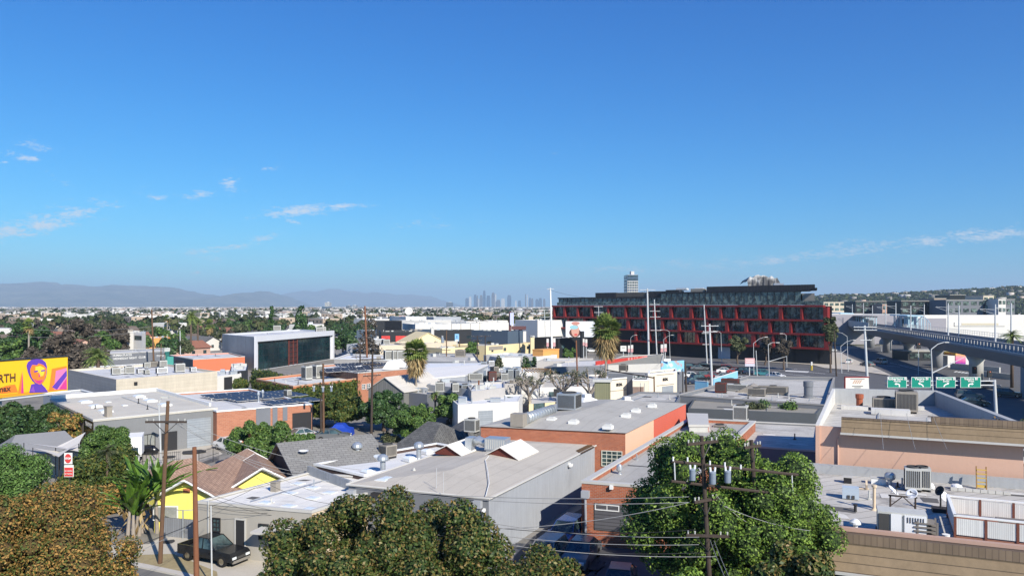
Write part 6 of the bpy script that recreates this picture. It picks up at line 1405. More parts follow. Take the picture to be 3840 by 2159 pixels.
# ======================= middle distance buildings
C_={'w':'far_white','c':'far_cream','t':'far_tan','g':'stucco_grey','l':'light_grey_wall','y':'pale_yellow','o':'orange_red','p':'far_pink','k':'dark_metal','u':'slate_blue','s':'warm_grey'}
M('warm_grey',(.42,.4,.38),.85,.1,.4,streak=.1)
M('pale_yellow',(.72,.6,.36),.85,.07,.4,streak=.06); M('orange_red',(.68,.18,.09),.85,.05,.3); M('slate_blue',(.07,.1,.14),.7,.1,.3); M('orange_paint',(.68,.33,.1),.85,.06,.4); M('teal',(.08,.35,.3),.7,.05,1); M('teal_dark',(.03,.16,.14),.7,.1,1)
RC={'w':'roof_silver','l':'roof_light','c':'roof_cool','g':'roof_grey','d':'roof_dirty','o':'roof_olive','s':'roof_silver2'}
DR=random.Random(99)
def deco(b):
    """plain business fronts: a row of small windows or doors, and pipes and hatches on the roof"""
    for i in (0,3):
        a,d,n,L=b.fr(i)
        if L<7: continue
        wm=Mesh(); k=int(L/DR.uniform(3.5,6)); zc=b.h*DR.uniform(.5,.68)
        for q in range(k):
            if DR.random()<.3: continue
            u=L*(q+.5)/k; w=DR.uniform(.5,1.3); b.slab(wm,i,u-w,u+w,zc-.5,zc+.55,0,.05)
        if wm.v: put('window',wm,MC['glass'],b.root,kind='stuff')
        ds=Mesh(); u=DR.uniform(.1,.8)*L; b.slab(ds,i,u,u+2.2,b.z0,b.z0+2.6,0,.06); put('door',ds,MC[DR.choice(['frame_dark','ac_grey','roller_grey'])],b.root)
    if not hasattr(b,'roof'): return
    c0,c1,c2=(Vector(b.P[q]) for q in (0,1,3)); pm=Mesh()
    for q in range(DR.randint(4,8)):
        p=c0+(c1-c0)*DR.uniform(.08,.92)+(c2-c0)*DR.uniform(.1,.9); s=DR.random()
        if s<.4: pm.tube((p.x,p.y,b.zr),(p.x,p.y,b.zr+DR.uniform(.4,1.1)),.1,n=6)
        else: pm.box((p.x,p.y,b.zr+.3),(DR.uniform(.6,1.6),DR.uniform(.6,1.2),DR.uniform(.5,.9)),DR.uniform(0,1))
    put('roof_vents',pm,MC[DR.choice(['ac_grey','galv','ac_tan'])],b.root,kind='stuff')
def B(label,pts,h,w,r,par=.35,cop=None,ac=(),dc=True,**kw):
    b=Bld(pts,h,label,MC[C_.get(w,w)],MC[RC.get(r,r)],par=par,coping=MC[cop] if cop else None,**kw)
    if dc: deco(b)
    return b
def box_at(label,p0,p1,Y,depth,w,r='l',skew=0,dc=True,**kw):
    """block whose front wall runs between two top-corner image points, left one at depth Y"""
    a=dep(p0,Y); u,v=px(p1); Y1=Y*(px(p0)[1]-HOR)/(v-HOR) if abs(v-HOR)>6 else Y; Y1=max(Y*.75,min(Y*1.35,Y1)); b=dep(p1,Y1); d=(b.xy-a.xy).normalized(); n=Vector((-d.y,d.x))*depth
    k=Bld([a.xy,b.xy,b.xy+n,a.xy+n],max(a.z,2.5),label,MC[C_.get(w,w)],MC[RC.get(r,r)],**kw)
    if dc: deco(k)
    return k
# glass office
G7=Bld([(955,1262),(1245,1241),None,(834,1252)],9.1,'white-framed office with dark green glass front',M('steel_white',(.62,.63,.66),.5,.06,.3),MC['roof_silver2'],par=.5)
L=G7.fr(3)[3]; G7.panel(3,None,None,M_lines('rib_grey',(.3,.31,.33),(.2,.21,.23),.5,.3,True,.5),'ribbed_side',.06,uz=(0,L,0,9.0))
u0,u1,z0,z1=G7.rect(0,('b',20,712),('b',742,945)); um0=G7.fp(0,('b',320,800))[0]; um1=G7.fp(0,('b',415,800))[0]; L=G7.fr(0)[3]
for a_,b_,nx in ((u0,um0,6),(um1,u1,7)): G7.window(0,None,None,nx,4,MC['dark_metal'],MC['glass_teal'],w=.12,uz=(a_,b_,.2,7.6),name='curtain_wall')
st=G7.panel(0,None,None,M('stair_dark',(.05,.03,.03),.6,.3,1),'stair_bay',.02,uz=(um0,um1,.2,7.6)); mb=Mesh()
for k in range(5): G7.slab(mb,0,um0+.2,um1-.2,1.2+k*1.35,1.32+k*1.35,.05,.3)
G7.slab(mb,0,um0+.2,um0+.4,.2,7.5,.05,.3); G7.slab(mb,0,um1-.4,um1-.2,.2,7.5,.05,.3); G7.slab(mb,0,(um0+um1)/2,(um0+um1)/2+.2,.2,7.5,.05,.3); put('stair_frame',mb,M('stair_red',(.16,.045,.035),.7,.1,1),st)
mb=Mesh(); G7.slab(mb,0,-.3,L+.3,7.75,9.3,0,.7); G7.slab(mb,0,L-.5,L+.3,0,7.74,0,.7); G7.slab(mb,0,-.3,.3,0,7.74,0,.7); G7.part('white_portal',mb,MC['steel_white'])
for k,(x_,y_) in enumerate(((640,662),(660,658),(210,640))): ac_unit('small rooftop unit on the glass office, %s'%('left of the pair','right of the pair','at the left end')[k],('b',x_,y_),8.6,2.5,2,1.6,.4,'ac_grey')
# orange-red hall
O8=B('low hall with flat orange-red end wall',[(724,1347),(918,1336),(860,1322),(634,1331)],4.0,'o','s',.25,'trim_grey',dc=False); L=O8.fr(3)[3]; O8.panel(3,None,None,MC['slate_blue'],'dark_front',.05,uz=(0,L,0,3.9)); O8.panel(3,None,None,MC['shutter_dark'],'shutter',.12,uz=(L*.3,L*.62,0,3.2))
# lettered grey hall
K9=B('long dark grey hall with two lines of white lettering',[('m',330,680),('m',1540,620),('m',1540,560),('m',200,620)],5.2,'g','l',.3,'trim_grey',dc=False)
for x_,y_,t_,w_ in ((690,705,'HUMAN PLACES',5.4),(740,768,'WEDNESDAY NIGHT',6.6),(1085,745,'CLUB',2.0),(1450,715,'STUDIO',2.2)):
    u,zz=K9.fp(0,('m',x_,y_)); text_obj('wall_lettering',t_,K9.pt(0,u,zz,.06),K9.fr(0)[1].to_3d(),(0,0,1),.75,MC['white_paint'],K9.root,sx=w_/(len(t_)*.5),bold=.01)
K10=B('teal sign fin beside the dark blue hall',[('m',1555,640),('m',1630,640),('m',1640,600),('m',1560,600)],6.0,'teal_dark','teal_dark',.02,cat='sign',name='sign_tower'); K10.panel(0,None,None,MC['teal'],'teal_panel',.1,uz=(.5,2.0,.5,4.9))  # brighter teal face on the darker teal fin
B('low white shed roof between the glass office and the cream hall',[(795,1412),(905,1400),(890,1384),(790,1392)],3.0,'w','w',.2)
B('small dark-fronted building under a white canopy roof',[(862,1392),(925,1388),(930,1368),(866,1370)],3.4,'k','w',.1)
hedge('long green hedge right of the cream hall',[at((780,1462)).xy.to_3d(),at((925,1452)).xy.to_3d()],2.6,2.4,'ivy',5000,.25,31)
# houses behind
H1=B('white modernist house behind the grey lettered hall',[('m',800,225),('m',915,225),('m',915,200),('m',780,205)],9.5,'w','l',.3); H1b=B('right wing of the white modernist house',[('m',1090,262),('m',1160,255),('m',1160,235),('m',1080,240)],8.6,'w','l',.3)
H1c=B('glassy middle part of the white modernist house',[('m',915,255),('m',1090,262),('m',1090,230),('m',915,225)],8.8,'steel_white','l',.3); H1c.window(0,('m',940,310),('m',1080,400),4,2)
H1.panel(0,('m',820,330),('m',840,380),MC['glass'],'slot_window')
H2=B('orange stucco house with white-framed window',[('m',1150,365),('m',1650,350),('m',1620,325),('m',1180,335)],5.5,'orange_paint','w',.3); H2.window(0,('m',1440,415),('m',1530,490),2,1,MC['white_paint'],w=.25)
# centre: shed roofs, storefronts
box_at('grey and beige two-tone hall behind the fan palm',('n',0,752),('n',655,760),236,14,'l','c'); c1=box_at('beige low block with dark strip window left of the fan palm',('n',658,775),('n',1190,765),225,16,'c','l',dc=False)
c1.window(0,('n',1020,872),('n',1160,930),5,1); c1.panel(0,('n',905,870),('n',970,950),MC['white_paint'],'white_door')
ac_unit('dark-fronted unit, left one on the beige low block',('n',540,735),5.2,2,2,1.5,.4,'ceramic'); ac_unit('white unit, middle one on the beige low block',('n',660,750),5.2,3.6,2,1.5,.2,'ceramic'); ac_unit('dark-fronted unit, right one on the beige low block',('n',790,755),5.2,2,2,1.4,.4,'ac_grey')
B('long low white-roofed block behind the brick studio',[('n',-250,1040),('n',1150,1080),('n',1180,985),('n',20,950)],4.6,'s','w',.3,'white_paint')
for k,(x_,lab) in enumerate(((850,'left'),(1000,'middle'),(1090,'right'))): ac_unit('dark-ended box unit on the long low white roof, %s'%lab,('n',x_,1075),4.4,2.2,2,2.2,.4,'ac_grey')
c3=B('broad grey roof with brown stains behind the fan palm',[('n',1500,1095),('n',2700,1120),('n',2560,930),('n',1580,930)],4.6,'g','d',.3); box_at('grey wall block right of the fan palm crown',('n',1560,850),('n',1900,850),250,12,'g','l')
ac_unit('large louvred unit standing on the broad grey roof',('n',2285,1010),4.2,2.6,2,1.7,0,'ac_tan')
c4=B('pale metal shed with blue-grey ribbed wall',[('n',1530,1330),('o',520,1090),('o',500,960),('n',1560,1130)],4.6,'l','w',.1); u0=c4.fp(0,('n',1980,1250))[0]; c4.panel(0,None,None,M_lines('rib_blue',(.16,.2,.25),(.45,.46,.48),1.4,.3,True),'ribbed_wall',.05,uz=(u0,c4.fr(0)[3],0,4.4))
c5=gable('cream barrel-roofed shed behind the fan palm','shed',dep(('n',1400,560),262).xy,dep(('n',1640,620),250).xy,8.5,5.0,7,7,MC['pale_yellow'],MC['pale_yellow'],cat='shed')
box_at('beige shed below the cream barrel roof',('n',1590,735),('n',2230,690),235,14,'c','l'); y1=box_at('pale yellow garden wall building, left part',('n',1920,835),('n',2400,815),228,14,'y','d')
y2=box_at('long pale yellow building with wall sign',('o',440,622),('o',1400,555),240,14,'y','d'); y2.panel(0,('o',500,640),('o',780,692),MC['ac_tan'],'wall_sign'); box_at('tall pale yellow end of the long yellow building',('o',1340,455),('o',1415,455),246,8,'y','d')
box_at('bright orange container at the end of the yellow wall',('o',1380,695),('o',1590,705),205,7,'orange_paint','orange_paint',par=0,dc=False)
box_at('pale blue-white block with dark doorway band',('o',760,868),('o',1135,858),196,14,'w','c'); w1=box_at('white block beside the pointed shrubs',('o',1460,842),('o',1870,800),196,16,'w','w')
B('grey parapet block behind the bare trees',[('o',1460,935),('o',2080,925),('o',2600,870),('o',1640,870)],4.2,'s','c',.4); B('wide pale roof behind the second palm',[('o',1610,1050),('o',2900,1020),('o',2850,900),('o',2080,925)],4.0,'g','c',.2)
B('white long block with roof pergola',[('o',640,1165),('o',1370,1140),('o',1480,1055),('o',690,1075)],4.4,'w','l',.3); B('grey clutter-topped block left of the bare trees',[('o',520,1420),('o',1110,1385),('o',1370,1225),('o',560,1230)],4.0,'s','c',.35)
pg=thing('pergola','weathered timber pergola rafters behind the bare trees','pergola',at(('o',1500,1200),4.3)); mb=Mesh()
for k in range(9): a_=at(('o',1180+k*60,1065+k*3),5.2); b_=at(('o',1300+k*62,1150),5.2); mb.tube(a_,b_,.1,n=4)
a_=at(('o',1170,1065),5.1);b_=at(('o',1740,1090),5.1); mb.tube(a_,b_,.12,n=4); 
for p in (a_,b_): mb.tube((p.x,p.y,0),p,.1,n=4)
put('rafters',mb,MC['ladder_brown'],pg)
for k,(t_,x_,y_,w_,h_,m_) in enumerate((('o',240,1320,4,1.8,'ac_grey'),('o',560,1330,2.2,2.4,'rust_red'),('o',700,1300,2,1.6,'ac_tan'),('o',820,1340,2,2,'ac_grey'),('o',920,1330,1.6,3,'galv'),('o',1040,1300,1.4,2.6,'galv'),('o',400,1050,2,1.6,'galv'),('o',540,1040,2,1.8,'ceramic'),('o',620,1190,1.8,2.0,'ac_tan'),('j',1850,350,2.2,2.2,'ac_grey'),('j',2000,350,1.6,2.0,'ac_grey'),('j',2100,340,3,1.4,'galv'),('j',2400,230,2.2,1.8,'ac_tan'),('b',2060,900,2.0,2,'ac_tan'))):
    ac_unit('rooftop unit %s of the cluster between the two palms, from the left'%(ordn[[10,5,7,9,11,12,3,6,8,1,2,0,4,13][k]] if k<14 else ''),(t_,x_,y_),4.0,w_*.62,1.2,h_*.65,.3*(k%3),m_,group='rooftop units between the palms')
B('long low white-roofed shop with green awning',[('j',2030,475),('j',2640,440),('j',2680,370),('j',1930,390)],3.6,'w','w',.15); B('pale lilac upper wall block behind the green awning',[('j',2165,340),('j',2505,300),('j',2500,240),('j',2110,260)],4.9,'s','w',.3); B('grey lower roof right of the barn front',[('j',1480,345),('j',1720,370),('j',1860,330),('j',1640,300)],3.8,'g','d',.2)
B('pale building with units behind the small trees',[('j',1720,270),('j',2170,320),('j',2230,250),('j',1830,215)],4.6,'l','l',.3)
aw=thing('awning','long green canvas awning behind the small trees','awning',at(('j',2240,520),2.6)); a_=dep(('j',2110,545),118); b_=dep(('j',2370,500),121); c_2=dep(('j',2370,440),123); d_2=dep(('j',2120,455),120); put('canopy',Mesh().solid([a_,b_,c_2,d_2]+[v-Vector((0,0,.08)) for v in (a_,b_,c_2,d_2)],((0,1,2,3),(7,6,5,4),(0,4,5,1),(1,5,6,2),(3,2,6,7),(0,3,7,4))),M('awning_green',(.06,.27,.2),.7,.15,1),aw); mb=Mesh()
for p in (a_,b_): mb.tube((p.x,p.y,0),p,.05,n=5)
put('post',mb,MC['steel_pole'],aw)
B('cream wall building behind the bare-branched trees',[('k',170,470),('k',760,420),('k',760,330),('k',180,350)],1.5,'y','l',.25); B('white low block behind the bare-branched trees, left',[('k',-20,330),('k',260,330),('k',330,250),('k',0,240)],2.6,'w','c',.3); B('grey-roofed block behind the bare-branched trees',[('k',280,300),('k',900,290),('k',900,170),('k',340,170)],2.9,'w','d',.3)
# far centre commercial strip
box_at('black digital billboard building in the centre distance',('n',580,282),('n',1112,280),330,8,'k','g',dc=False,cat='billboard',name='billboard_building').panel(0,('n',765,290),('n',1100,460),M('screen_black',(.01,.01,.014),.3,.2,.8),'screen')
sf=box_at('dark-roofed shop with bright red panels',('n',690,500),('n',1390,495),280,14,'k','g'); 
for x0_,x1_ in ((700,870),(985,1170),(1175,1310)): sf.panel(0,('n',x0_,585),('n',x1_,695),M('red_panel',(.65,.06,.05),.6,.05,.5),'red_panel',.15)
box_at('slate blue box building left of the red-panelled shop',('n',200,480),('n',595,478),300,14,'u','w'); box_at('white three storey block behind the black billboard',('n',1190,200),('n',1600,197),390,22,'w','w'); box_at('pinkish brick stair tower left of the white three storey block',('n',1050,175),('n',1135,175),400,10,'p','w')
box_at('white block with round portholes',('n',1120,330),('n',1380,350),350,16,'w','w'); sb=box_at('long white building with round windows, far centre',('n',1590,280),('n',2100,262),370,18,'w','w'); box_at('grey-roofed long factory, far centre',('n',1750,205),('n',2300,200),460,30,'l','g')
for k in range(5): box_at('white saw-roofed workshop, %s of the far row from the left'%ordn[k],('n',1740+k*190,345-k*6),('n',1925+k*190,350-k*6),345+k*3,20,'w','w',group='far row of white workshops')
for k in range(4): box_at('far white factory block, %s behind the row of workshops'%ordn[k],('o',40+k*215,140-k*8),('o',240+k*215,135-k*8),420+k*12,22,'w','w',group='far white factory blocks')
box_at('white block with stepped parapet left of the red-framed building',('o',1030,100),('o',1480,110),300,26,'w','w'); box_at('white lower front of the stepped parapet block',('o',1010,340),('o',1250,330),275,12,'w','w'); box_at('pale turret on the stepped parapet block',('o',1300,30),('o',1390,30),310,6,'c','w')
box_at('dark blue shaded shopfronts in the far centre',('n',1400,480),('n',1700,450),300,8,'u','g'); box_at('dark shopfront row behind the parked cars, far centre',('n',1760,470),('n',2560,460),318,6,'k','w'); box_at('dark blue shop row left of the vertical sign',('o',150,310),('o',880,330),262,8,'u','l'); box_at('white sign pillar at the road in the far centre',('n',1700,430),('n',1750,430),300,2,'w','w')
dk=box_at('dark ground-floor shop under the white billboard',('o',1890,470),('o',2480,440),250,10,'k','g')
ds=thing('satellite_dish','big white lattice dish on a mast, far centre','satellite dish',dep(('n',1255,170),420)); q=dep(('n',1255,95),420); dish(ds,q,2.2,(-.1,-1,.25),'far_white'); put('mast',Mesh().tube((q.x,q.y,0),q,.3),MC['steel_pole'],ds)
# house with sails, left
HS=gable('low grey-roofed house shaded by white sails, left edge','house',at(('i',60,700),3.8).xy,at(('i',740,640),3.8).xy,3.9,2.6,3.2,3.6,MC['stucco_tan'],M('roof_grey_felt',(.24,.24,.245),.9,.12,.4),hip=.8)
for k,(pts,lab) in enumerate((([('i',240,800),('i',560,790),('i',860,730),('i',810,840)],'white shade sail, upper one beside the rounded bush'),([('i',330,850),('i',600,835),('i',790,850),('i',590,890)],'white shade sail, lower one beside the rounded bush'))):
    P=[at(p,3.3-k*.3) for p in pts]; P[2].z+=.9; P[0].z+=.5; cpt=sum(P,Vector())/4-Vector((0,0,.35)); mb=Mesh(); n=8
    ring=[]
    for i in range(4):
        a,b=P[i],P[(i+1)%4]
        for j in range(n): t=j/n; q=a.lerp(b,t); q=q.lerp(cpt,.16*math.sin(PI*t)); ring.append(q)
    for i in range(len(ring)): 
        a,b=ring[i],ring[(i+1)%len(ring)]; mb.face([a,b,cpt]); mb.face([b-Vector((0,0,.02)),a-Vector((0,0,.02)),cpt-Vector((0,0,.02))])
    t=thing('shade_sail',lab,'shade sail',P[0]); put('cloth',mb,M('sail_cloth',(.6,.57,.53),.9,.06,.6),t); 
    pm=Mesh()
    for p in P: pm.tube((p.x,p.y,0),p,.04,n=6)
    put('post',pm,MC['frame_dark'],t)
Bld([at(('i',640,900)).xy,at(('i',800,880)).xy,at(('i',800,850)).xy,at(('i',640,860)).xy],2.2,'small brown shed under the shade sails',MC['brown_wall'],MC['frame_dark'],par=0,cat='shed',name='shed')
# ======================= near trees
def gp(u,Y): return Vector(((u-CX)/FOC*Y,Y,0))
def zt(v,Y): return EYE-(v-HOR)/FOC*Y
def T(label,u,vtop,Y,r,leaf,n,size,seed,hb=None,**kw):
    return big_tree(label,gp(u,Y),zt(vtop,Y),r,leaf,n,size,seed=seed,hb=hb,**kw)
def lumpy(label,c,r,h,leaf,n,size,seed,k,br,trunk_base,tr=.35,low=-.8,core=.66,extra=None,sy=1.0,name='tree',**kw):
    g=rng(seed); root=thing(name,label,'tree',trunk_base); B,RR=crown_blobs(g,c,r*.9,h*.92,k,br,low,.2); B[:,1]=c[1]+(B[:,1]-c[1])*sy
    B=np.concatenate([B,[[c[0],c[1],c[2]-h*.15]]]); RR=np.concatenate([RR,[min(r,h)*.62]])
    if extra is not None: B=np.concatenate([B,np.array([e[:3] for e in extra])]); RR=np.concatenate([RR,np.array([e[3] for e in extra])])
    V,F=leaves(g,B,RR,n,size,**kw); cr=put('crown',(V,F,None),LF[leaf],root); cv,cf=clump_core(B,RR,core,g); put('shade_core',(cv,cf,None),core_mat(leaf),cr)
    put('trunk',limbs(trunk_base,B,g,tr),MC['bark'],root,smooth=True); return root
lumpy('huge dense rounded green tree behind the transformer pole',(11.6,40.5,5.9),5.75,4.75,'ficus',170000,.07,1,150,(.14,.25),gp(2752,40.5),cull=.84,zmin=-.9,shell=(.8,1.08),sy=.85)
lumpy('wide bronze-tinted magnolia crown at the lower middle of the view',(-6.0,36.5,3.9),6.5,4.0,'magnolia',130000,.085,2,120,(.15,.28),gp(1440,36.5),cull=.8,zmin=-.9,shell=(.75,1.1),sy=.7)
lumpy('small bronze-leaved tree right of the big magnolia, by the parked cars',(1.5,34.5,3.0),2.9,2.8,'magnolia',34000,.085,3,30,(.28,.4),gp(2040,34.5),tr=.16,sy=.8)
lumpy('large rust and green tree filling the lower left corner',(-22.6,35.5,4.1),5.6,4.25,'rust',190000,.065,4,140,(.15,.28),gp(150,35.5),cull=.8,zmin=-.9,shell=(.75,1.12),sy=.7)
lumpy('bright green feathery tree behind the rust-coloured one, left edge',(-34.6,51,4.8),3.9,3.0,'pine',60000,.08,5,70,(.24,.38),gp(60,51),sy=.8,shell=(.7,1.15))
lumpy('bronze-leaved tree at the foot of the huge green tree, lower right',(12.2,33.2,3.9),2.5,2.7,'magnolia',26000,.1,33,40,(.22,.36),gp(2965,33.2),tr=.16,sy=.8)
lumpy('dark green tree at the bottom edge under the transformer pole',(7.6,32.5,3.0),2.6,2.6,'ficus',24000,.09,34,36,(.22,.34),gp(2590,32.5),tr=.16,sy=.8)
lumpy('little bright green tree at the bottom edge by the alley cars',(4.2,32,3.4),.9,1.6,'ficus',5000,.09,35,12,(.3,.45),gp(2294,32),tr=.08)
g_=gp(397,70); lumpy('rounded green bush with orange top left of the box truck',(g_.x,70,3.9),2.2,2.0,'green',18000,.1,6,26,(.3,.42),g_,tr=.15); T('orange-flowering top of the rounded bush beside the shade sails',372,1617,71,1.5,'orange',2600,.14,7,hb=3.8,k=10,tr=.08)
hedge('long clipped hedge with brown lower half behind the no-parking sign',[gp(262,64),gp(330,66),gp(474,70)],3.9,2.2,'ivy',12000,.15,8)
hedge('brown dry hedge below the clipped hedge',[gp(300,60.5),gp(380,62),gp(470,64)],2.2,1.6,'rust',6000,.14,9)
T('green tree left of the charcoal gabled house',995,1558,80,4.0,'green',26000,.13,10,hb=.3,k=64,br=(.2,.32)); T('low green shrub beside the orange garage',1130,1622,89,1.9,'green',4500,.14,11,hb=.1,k=24)
T('dark ivy-hung tree between the garage and the ivy building, left one',1215,1466,108,2.9,'ivy',11000,.17,12,hb=.2,k=46); T('dark ivy-hung tree between the garage and the ivy building, right one',1290,1472,106,2.9,'ivy',11000,.17,13,hb=.2,k=46)
T('large dark green tree behind the tall brown pole',1440,1470,104,3.6,'deep',16000,.17,14,hb=.3,k=60,br=(.2,.32)); T('bright green tree in front of the palm trunk',1545,1535,96,3.0,'green',13000,.15,15,hb=.1,k=50); T('green tree with reddish base behind the dark cottage',1680,1484,110,2.5,'green',6000,.2,16,hb=.3,k=24); T('green tree under the tall palm trunk',1590,1520,108,2.6,'green',5000,.2,17,hb=.2,k=20)
T('low green tree at the end of the green awning',1890,1488,114,2.4,'deep',5500,.2,18,hb=.2,k=22)
T('dark tree in shade under the billboard, left one',50,1520,88,3.6,'deep',14000,.17,19,hb=.1,k=52); T('dark tree in shade under the billboard, right one',170,1512,92,3.0,'deep',12000,.17,20,hb=.1,k=46); T('yellow-brown bush at the corner of the dark grey workshop',250,1517,87,1.8,'rust',3000,.2,21,hb=.3,k=14)
# palms
fan_palm('tall fan palm with brown skirt among the roofs, left of centre',gp(1560,120),zt(1258,120),2.3,1.15,3,.2,110); fan_palm('taller fan palm with shaggy brown skirt before the red-framed building',gp(2272,150),zt(1168,150),3.3,1.1,4,.24,130)
fan_palm('slim fan palm at far left beside the grey trees',gp(108,170),zt(1188,170),1.7,.5,5,.2,40); feather_palm('large date palm standing above the houses at left',gp(716,255),zt(1162,255),3.6,6); feather_palm('smaller date palm right of the large one',gp(742,262),zt(1190,262),3.0,7); feather_palm('arching date palm beside the lettered grey hall',gp(368,140),zt(1296,140),3.2,8,nf=60)
fan_palm('fan palm above the white houses, left of centre',gp(785,300),zt(1192,300),2.6,.7,9,.25,40); fan_palm('small far fan palm left of the large date palm',gp(627,420),zt(1176,420),2.4,.3,10,.25,30); feather_palm('small spiky palm among the low green trees',gp(1632,112),zt(1462,112),1.2,11,tr=.12,nf=30); feather_palm('pale-leaved palm growing in front of the rounded bush',gp(402,67),zt(1662,67),1.3,12,tr=.1,nf=26,leaf='olive')
feather_palm('date palm beside the viaduct at the right edge',gp(3795,160),zt(1233,160),2.6,13)
# conifers and pointed shrubs
cone_tree('slender dark cypress-like conifer on the skyline, left of centre',gp(1019,280),zt(1147,280),2.3,'deep',3600,.5,1); cone_tree('broad pyramidal conifer right of the slender one',gp(1128,280),zt(1156,280),4.4,'deep',5200,.55,2); cone_tree('sparse brown conifer behind the tall leaning pole',gp(1378,225),zt(1170,225),4.2,'grey',1700,.4,3,taper=.6)
cone_tree('pointed green shrub right of the pale metal shed',gp(1870,192),zt(1336,192),1.6,'olive',1600,.3,4); cone_tree('pointed dark shrub, left of the pair behind the bare trees',gp(1972,180),zt(1340,180),1.9,'deep',2000,.3,5); cone_tree('pointed dark shrub, right of the pair behind the bare trees',gp(2003,182),zt(1338,182),1.3,'deep',1400,.3,6)
T('round green tree in front of the pale yellow wall',1767,1284,235,2.6,'green',1500,.45,30,hb=2,k=14); T('bushy green tree left of the second palm trunk',2138,1308,230,2.6,'green',1500,.4,31,hb=1,k=14)
T('sparse brownish street tree before the red-framed building, left one',2766,1246,225,2.6,'olive',1700,.4,32,hb=2.5,k=18); T('sparse brownish street tree before the red-framed building, middle one',2868,1262,222,2.2,'grey',1300,.4,33,hb=2.5,k=14); T('reddish street tree before the red-framed building, right one',2940,1258,205,2.4,'grey',1500,.4,34,hb=2,k=14)
T('tall russet street tree at the corner of the red-framed building',3115,1184,196,2.2,'olive',2600,.36,35,hb=6,k=22)
for k,(u,v,Y,r,lf,lab) in enumerate(((265,1203,165,5.4,'grey','big grey-brown bare-looking tree, tallest of the group at left'),(170,1290,158,4.6,'grey','grey-brown tree below the tallest one at left'),(335,1296,156,4.2,'grey','grey-brown tree beside the arching date palm'),(110,1322,150,4.0,'grey','low grey-brown tree above the billboard'),(240,1330,146,4.0,'grey','grey-brown tree directly above the billboard corner'),(30,1208,190,5.0,'deep','dark green tree at the left edge of the view'),(150,1215,195,4.6,'deep','dark green tree behind the slim fan palm'),(60,1265,175,4.0,'green','green tree at the left edge under the dark ones'),(420,1205,230,4.8,'grey','brown tree behind the white modernist house'),(395,1240,215,4.2,'green','green tree left of the white modernist house'))):
    T(lab,u,v,Y,r,lf,3800,.4,40+k,hb=1,k=30,br=(.22,.36),trunk='bark')
def pollard(label,base,top,r,seed):
    g=rng(seed); rt=thing('pollarded_tree',label,'tree',base); mb=Mesh(); b=Vector(base); f=b+Vector((0,0,top*.38)); mb.path([b,b+Vector((.1,0,top*.2)),f],[.38,.3,.3],9); C=[]
    for k in range(7):
        a=2*PI*k/7+g.uniform(-.3,.3); e=f+Vector((math.cos(a)*r*.55,math.sin(a)*r*.55,top*g.uniform(.2,.34))); m=f.lerp(e,.5)+Vector((0,0,.15)); mb.path([f,m,e],[.2,.15,.12],6)
        for j in range(6):
            a2=a+g.uniform(-1.1,1.1); q=e+Vector((math.cos(a2)*r*.45,math.sin(a2)*r*.45,top*g.uniform(.02,.3))); mb.path([e,e.lerp(q,.5)+Vector((g.normal()*.12,g.normal()*.12,.1)),q],[.1,.075,.06],5); mb.lathe(q,[(.02,-.1),(.13,0),(.1,.12),(.02,.16)],6)
            for i in range(3): w=q+Vector((g.normal()*.25,g.normal()*.25,g.uniform(.1,.6))); mb.path([q,w],[.04,.02],4); C.append(tuple(w))
    put('trunk',mb,MC['bark_pale'],rt); C=np.array(C); V,F=leaves(g,C,np.full(len(C),.28),700,.12,cull=0,zmin=-1); put('sparse_leaves',(V,F,None),LF['olive'],rt); return rt
pollard('knobbly pollarded tree, left of three before the cream wall',gp(1985,125),5.8,2.3,1); pollard('knobbly pollarded tree, middle of three before the cream wall',gp(2108,126),6.4,2.5,2); pollard('knobbly pollarded tree, right of three beside the second palm',gp(2212,124),6.7,2.5,3)
# bananas
def banana(label,base,h,n,seed):
    g=rng(seed); rt=thing('banana_plant',label,'plant',base); b=Vector(base); sm=Mesh(); lm=Mesh(); dm=Mesh()
    for k in range(4):
        o=b+Vector((g.uniform(-.8,.8),g.uniform(-.6,.6),0)); hh=h*g.uniform(.25,.5); t=o+Vector((g.uniform(-.2,.2),g.uniform(-.2,.2),hh)); sm.path([o,t],[.16,.09],8)
        for j in range(n):
            az=g.uniform(0,2*PI); el=math.radians(g.uniform(38,86)); L=h*g.uniform(.5,.8); dh=Vector((math.cos(az),math.sin(az),0)); sd=Vector((-math.sin(az),math.cos(az),0)); prev=None; S=7
            for s in range(S+1):
                q=s/S; c=t+dh*L*q*math.cos(el)*(1+.2*q)+Vector((0,0,L*q*math.sin(el)-L*.3*q*q)); w=.2*math.sin(PI*min(1,.12+q*.86))+.02
                row=(c-sd*w+Vector((0,0,.1*w)),c-Vector((0,0,.06)),c+sd*w+Vector((0,0,.1*w)))
                if prev: lm.face([prev[0],prev[1],row[1],row[0]]); lm.face([prev[1],prev[2],row[2],row[1]])
                prev=row
    for k in range(26):
        az=g.uniform(0,2*PI); z=g.uniform(.6,h*.5); p=b+Vector((g.uniform(-.8,.8),g.uniform(-.6,.6),z)); e=p+Vector((math.cos(az)*.5,math.sin(az)*.5,-g.uniform(.4,1.0))); s=Vector((-math.sin(az),math.cos(az),0))*.12; dm.face([p,p.lerp(e,.5)-s,e,p.lerp(e,.5)+s])
    put('stem',sm,MC['bark_pale'],rt); put('leaves',lm,M_island('banana_leaf',[(0,(.06,.13,.02)),(1,(.13,.24,.03))],.4,.4,var=.35,trans=.2),rt); put('dead_leaves',dm,LF['palm_dead'],rt); return rt
banana('tall banana clump between the two brown poles, left part',gp(495,56),5.2,11,1); banana('tall banana clump beside the brown pole, right part',gp(560,57.5),6.0,11,2)
